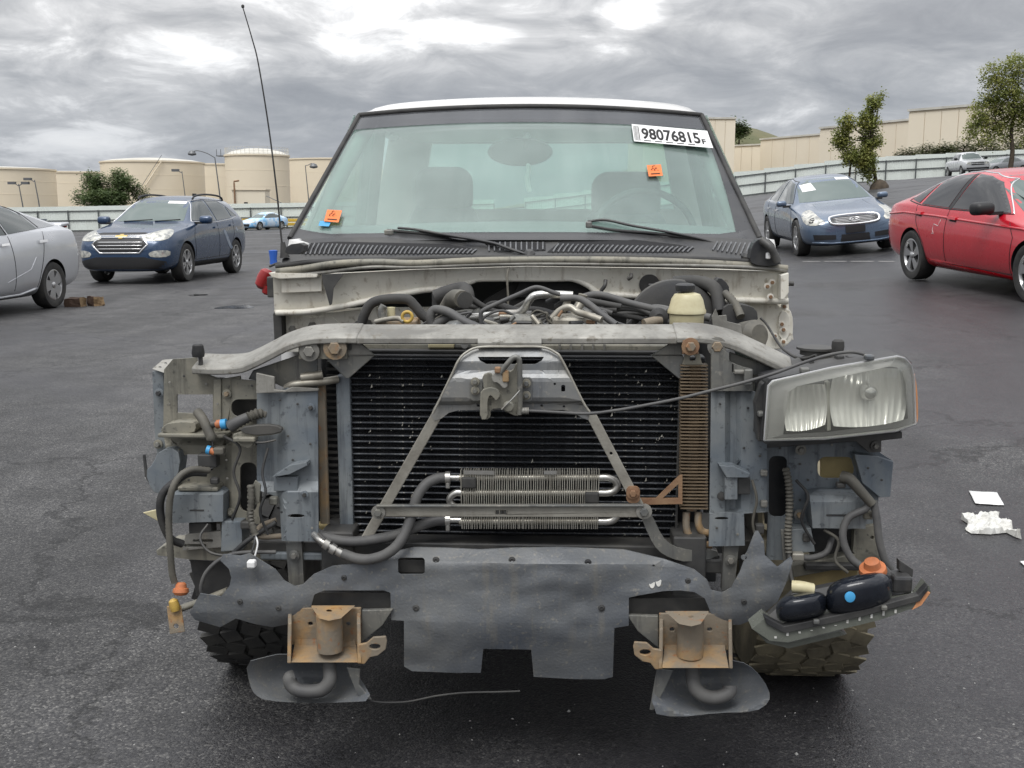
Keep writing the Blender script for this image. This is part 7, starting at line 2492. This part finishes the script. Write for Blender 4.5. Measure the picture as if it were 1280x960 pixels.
acc.patch('grille', [(-.55, .50), (.55, .50), (.60, .66), (-.60, .66)], 'F', 'car_black'); acc.patch('lower_grille', [(-.60, .26), (.60, .26), (.55, .40), (-.55, .40)], 'F', 'car_black')
a = R(-85)
h = Vector((math.cos(a), math.sin(a))); l_ = Vector((-h.y, h.x))
acc.place(5.52 + h.x * 1.415 + l_.x * .80, 14.4 + h.y * 1.415 + l_.y * .80, a)

# ------------------------------------------------------------------ silver liftback
S = [(2.28, .28, .52, .60, .46, .52, .48, .36), (2.20, .20, .62, .70, .68, .74, .68, .52), (1.9, .17, .72, .82, .80, .86, .80, .60), (1.35, .16, .82, .92, .81, .88, .82, .66), (1.0, .16, .88, 1.02, .81, .88, .82, .68),
     (.45, .16, .93, 1.34, .81, .88, .82, .62), (.05, .16, .96, 1.45, .81, .88, .82, .58), (-.4, .16, .99, 1.475, .81, .88, .82, .56), (-1.0, .16, 1.02, 1.40, .81, .88, .82, .56), (-1.5, .17, 1.05, 1.28, .81, .88, .82, .58), (-2.0, .22, 1.07, 1.15, .80, .86, .80, .62), (-2.18, .28, 1.04, 1.10, .78, .82, .76, .60), (-2.26, .36, .86, .92, .70, .74, .68, .52), (-2.28, .42, .76, .80, .56, .60, .56, .42)]
pri = Car('parked_liftback', 'silver liftback cut off by the left edge of the photo', 'car', S, wheels4(2.70, 1.53, .318, .21), 'paint_silver')
pri.make_wheels('fan')
pri.patch('windscreen', [(-.66, 1.03), (.66, 1.03), (.54, 1.38), (-.54, 1.38)], 'F', 'screen_glass', grid=.1)
pri.both('window', [(.72, 1.01), (.18, 1.33), (-.28, 1.40), (-.33, 1.02)], 'car_glass')
pri.both('window', [(-.40, 1.03), (-.36, 1.40), (-.82, 1.37), (-1.04, 1.26), (-1.14, 1.09)], 'car_glass')
pri.both('window_post', [(-1.14, 1.09), (-1.02, 1.30), (-1.36, 1.23), (-1.72, 1.125)], 'paint_grey', off=.006)
pri.patch('rear_glass', [(-.54, 1.12), (.54, 1.12), (.50, 1.26), (-.50, 1.26)], 'B', 'tint_glass', grid=.1)
for s in 'LR':
    pri.line('window_trim', [(.76, 1.0), (.18, 1.355), (-.30, 1.425), (-.84, 1.395), (-1.08, 1.29), (-1.20, 1.10)], s, 'car_black', .010)
    pri.line('window_trim', [(-.345, 1.02), (-.31, 1.41)], s, 'car_black', .014)
    k = 1 if s == 'L' else -1
    pri.patch('tail_lamp', [(k * .52, 1.02), (k * .74, 1.02), (k * .76, .70), (k * .66, .72), (k * .62, .94)][::k], 'B', 'tail_red', .006)
    pri.line('side_crease', [(-.2, .42), (-.75, .56), (-.9, .72)], s, 'paint_silver', .005)
    pri.line('skirt_edge', [(1.0, .22), (-.6, .24), (-.95, .30)], s, 'paint_silver', .02)
bm = bmesh.new()
box_bm(bm, Vector((-2.16, 0, 1.125)), (.24, 1.30, .05))
for v in bm.verts:
    v.co.z += .02 if v.co.x < -2.2 else 0
bmesh.ops.bevel(bm, geom=bm.edges[:], offset=.02, segments=3, affect='EDGES', profile=.5)
new_obj('spoiler', bm_mesh('spoiler', bm, True, 60), pri.root, 'paint_silver')
box('spoiler_lamp', (-2.27, 0, 1.105), (.05, 1.2, .03), 'tail_red', pri.root)
pri.seams([(-.36, 1.0), (-.40, .30)]); pri.seams([(-1.22, 1.05), (-1.12, .80), (-1.0, .50), (-.95, .30)]); pri.seams([(.95, .3), (1.0, .8), (.85, .95)])
pri.both('door_handle', [(-1.02, .90), (-1.22, .91), (-1.22, .945), (-1.02, .935)], 'chrome', off=.03); pri.both('door_handle', [(-.12, .88), (-.30, .89), (-.30, .92), (-.12, .91)], 'chrome', off=.03)
pri.mirror_pair(.6, .82, 1.05, 'paint_silver', (.16, .22, .14))
for k in (1, -1):
    pri.patch('headlamp', [(-k * .24, .62), (k * .12, .70), (k * .2, .80), (-k * .1, .72)][::k], 32 * k, 'car_lens')
a = R(-95)
h = Vector((math.cos(a), math.sin(a))); l_ = Vector((-h.y, h.x))
pri.place(-6.40 + h.x * 1.35 - l_.x * .765, 14.6 + h.y * 1.35 - l_.y * .765, a)

# ------------------------------------------------------------------ far cars
def far_car(name, label, paint_, x, y, ang, stations, wl4, cat='car', extra=None):
    c_ = Car(name, label, cat, stations, wl4, paint_)
    c_.make_wheels('five')
    if extra:
        extra(c_)
    c_.place(x, y, ang)
    return c_


SED = [(2.28, .26, .50, .58, .46, .50, .46, .36), (2.2, .20, .60, .68, .66, .70, .66, .50), (1.9, .17, .70, .78, .80, .86, .80, .60), (1.0, .17, .85, .93, .81, .88, .82, .68), (.86, .17, .87, .97, .81, .88, .83, .70), (.0, .17, .91, 1.41, .81, .88, .83, .58), (-.5, .17, .92, 1.455, .81, .88, .83, .56), (-1.0, .17, .94, 1.42, .81, .88, .83, .56), (-1.85, .2, .97, 1.08, .80, .86, .80, .64), (-2.3, .28, .92, 1.0, .7, .76, .7, .58), (-2.42, .38, .76, .82, .5, .56, .52, .42)]


def sed_face(c_):
    c_.patch('windscreen', [(-.64, .97), (.64, .97), (.53, 1.36), (-.53, 1.36)], 'F', 'screen_glass', grid=.15)
    c_.both('window', [(.7, .95), (.05, 1.32), (-1.0, 1.34), (-1.3, 1.0)], 'car_glass', grid=.15)
    c_.patch('grille', [(-.5, .30), (.5, .30), (.55, .50), (-.55, .50)], 'F', 'car_black')
    for k in (1, -1):
        c_.patch('headlamp', [(-k * .30, .58), (k * .08, .60), (k * .18, .74), (-k * .1, .70)][::k], 30 * k, 'car_lens')


p_ = at(329, 280, 88)
far_car('wrapped_car', 'small car wrapped in blue plastic film by the far left fence', 'wrap_blue', p_.x, 88, R(-118), SED, wheels4(2.7, 1.5, .33, .22), 'car', sed_face)
PK = [(2.75, .45, .80, .90, .70, .78, .74, .60), (2.68, .40, .95, 1.08, .86, .92, .88, .70), (2.3, .38, 1.10, 1.20, .90, .97, .92, .74), (1.35, .38, 1.18, 1.26, .90, .98, .93, .76), (1.2, .38, 1.2, 1.32, .90, .98, .93, .76), (.7, .38, 1.22, 1.76, .90, .98, .93, .66), (.4, .38, 1.22, 1.88, .90, .98, .93, .64), (-.9, .38, 1.22, 1.88, .90, .98, .93, .64), (-1.05, .38, 1.22, 1.80, .90, .98, .93, .66), (-1.12, .38, 1.22, 1.27, .90, .98, .93, .80), (-2.6, .42, 1.22, 1.26, .90, .98, .93, .80), (-2.75, .5, 1.1, 1.2, .84, .9, .86, .7)]


def pk_face(c_):
    c_.patch('windscreen', [(-.70, 1.30), (.70, 1.30), (.60, 1.76), (-.60, 1.76)], 'F', 'screen_glass', grid=.15)
    c_.both('window', [(1.0, 1.27), (.6, 1.72), (-.95, 1.74), (-1.0, 1.27)], 'car_glass', grid=.15)
    c_.patch('grille', [(-.46, .78), (.46, .78), (.48, 1.0), (-.48, 1.0)], 'F', 'alloy_dark')
    c_.line('grille_bar', [(-.46, .89), (.46, .89)], 'F', 'chrome', .03, .01)
    c_.patch('bumper', [(-.80, .50), (.80, .50), (.80, .62), (-.80, .62)], 'F', 'alloy_dark', .02)
    for k in (1, -1):
        c_.patch('headlamp', [(k * .52, .84), (k * .78, .86), (k * .78, 1.0), (k * .52, 1.0)][::k], 'F', 'car_lens', .01)
    c_.mirror_pair(.95, .94, 1.34, 'car_black', (.16, .26, .22))


p_ = at(1209, 214, 84)
far_car('parked_pickup', 'white pickup facing the lot beside the right fence', 'paint_white', p_.x, 84, R(-97), PK, wheels4(3.6, 1.7, .40, .26), 'pickup truck', pk_face)
p_ = at(1252, 208, 86)
far_car('parked_sedan', 'grey car by the right fence under the drooping tree', 'paint_grey', p_.x, 86, R(-160), SED, wheels4(2.7, 1.5, .33, .22), 'car', sed_face)
p_ = at(45, 292, 93)
bn = thing('storage_bin', 'dark blue bin by the fence just above the silver car', 'bin', (p_.x, 93, ground_z(p_.x, 93)))
bm = bmesh.new()
vv = box_bm(bm, Vector((0, 0, .55)), (1.6, .9, 1.1))
for v in vv:
    if v.co.z < .5:
        v.co.x *= .85
bmesh.ops.bevel(bm, geom=bm.edges[:], offset=.03, segments=2, affect='EDGES', profile=.5)
new_obj('bin_body', bm_mesh('bin_body', bm), bn, 'paint_navy')
box('lid', (0, 0, 1.14), (1.7, 1.0, .08), 'paint_navy', bn)
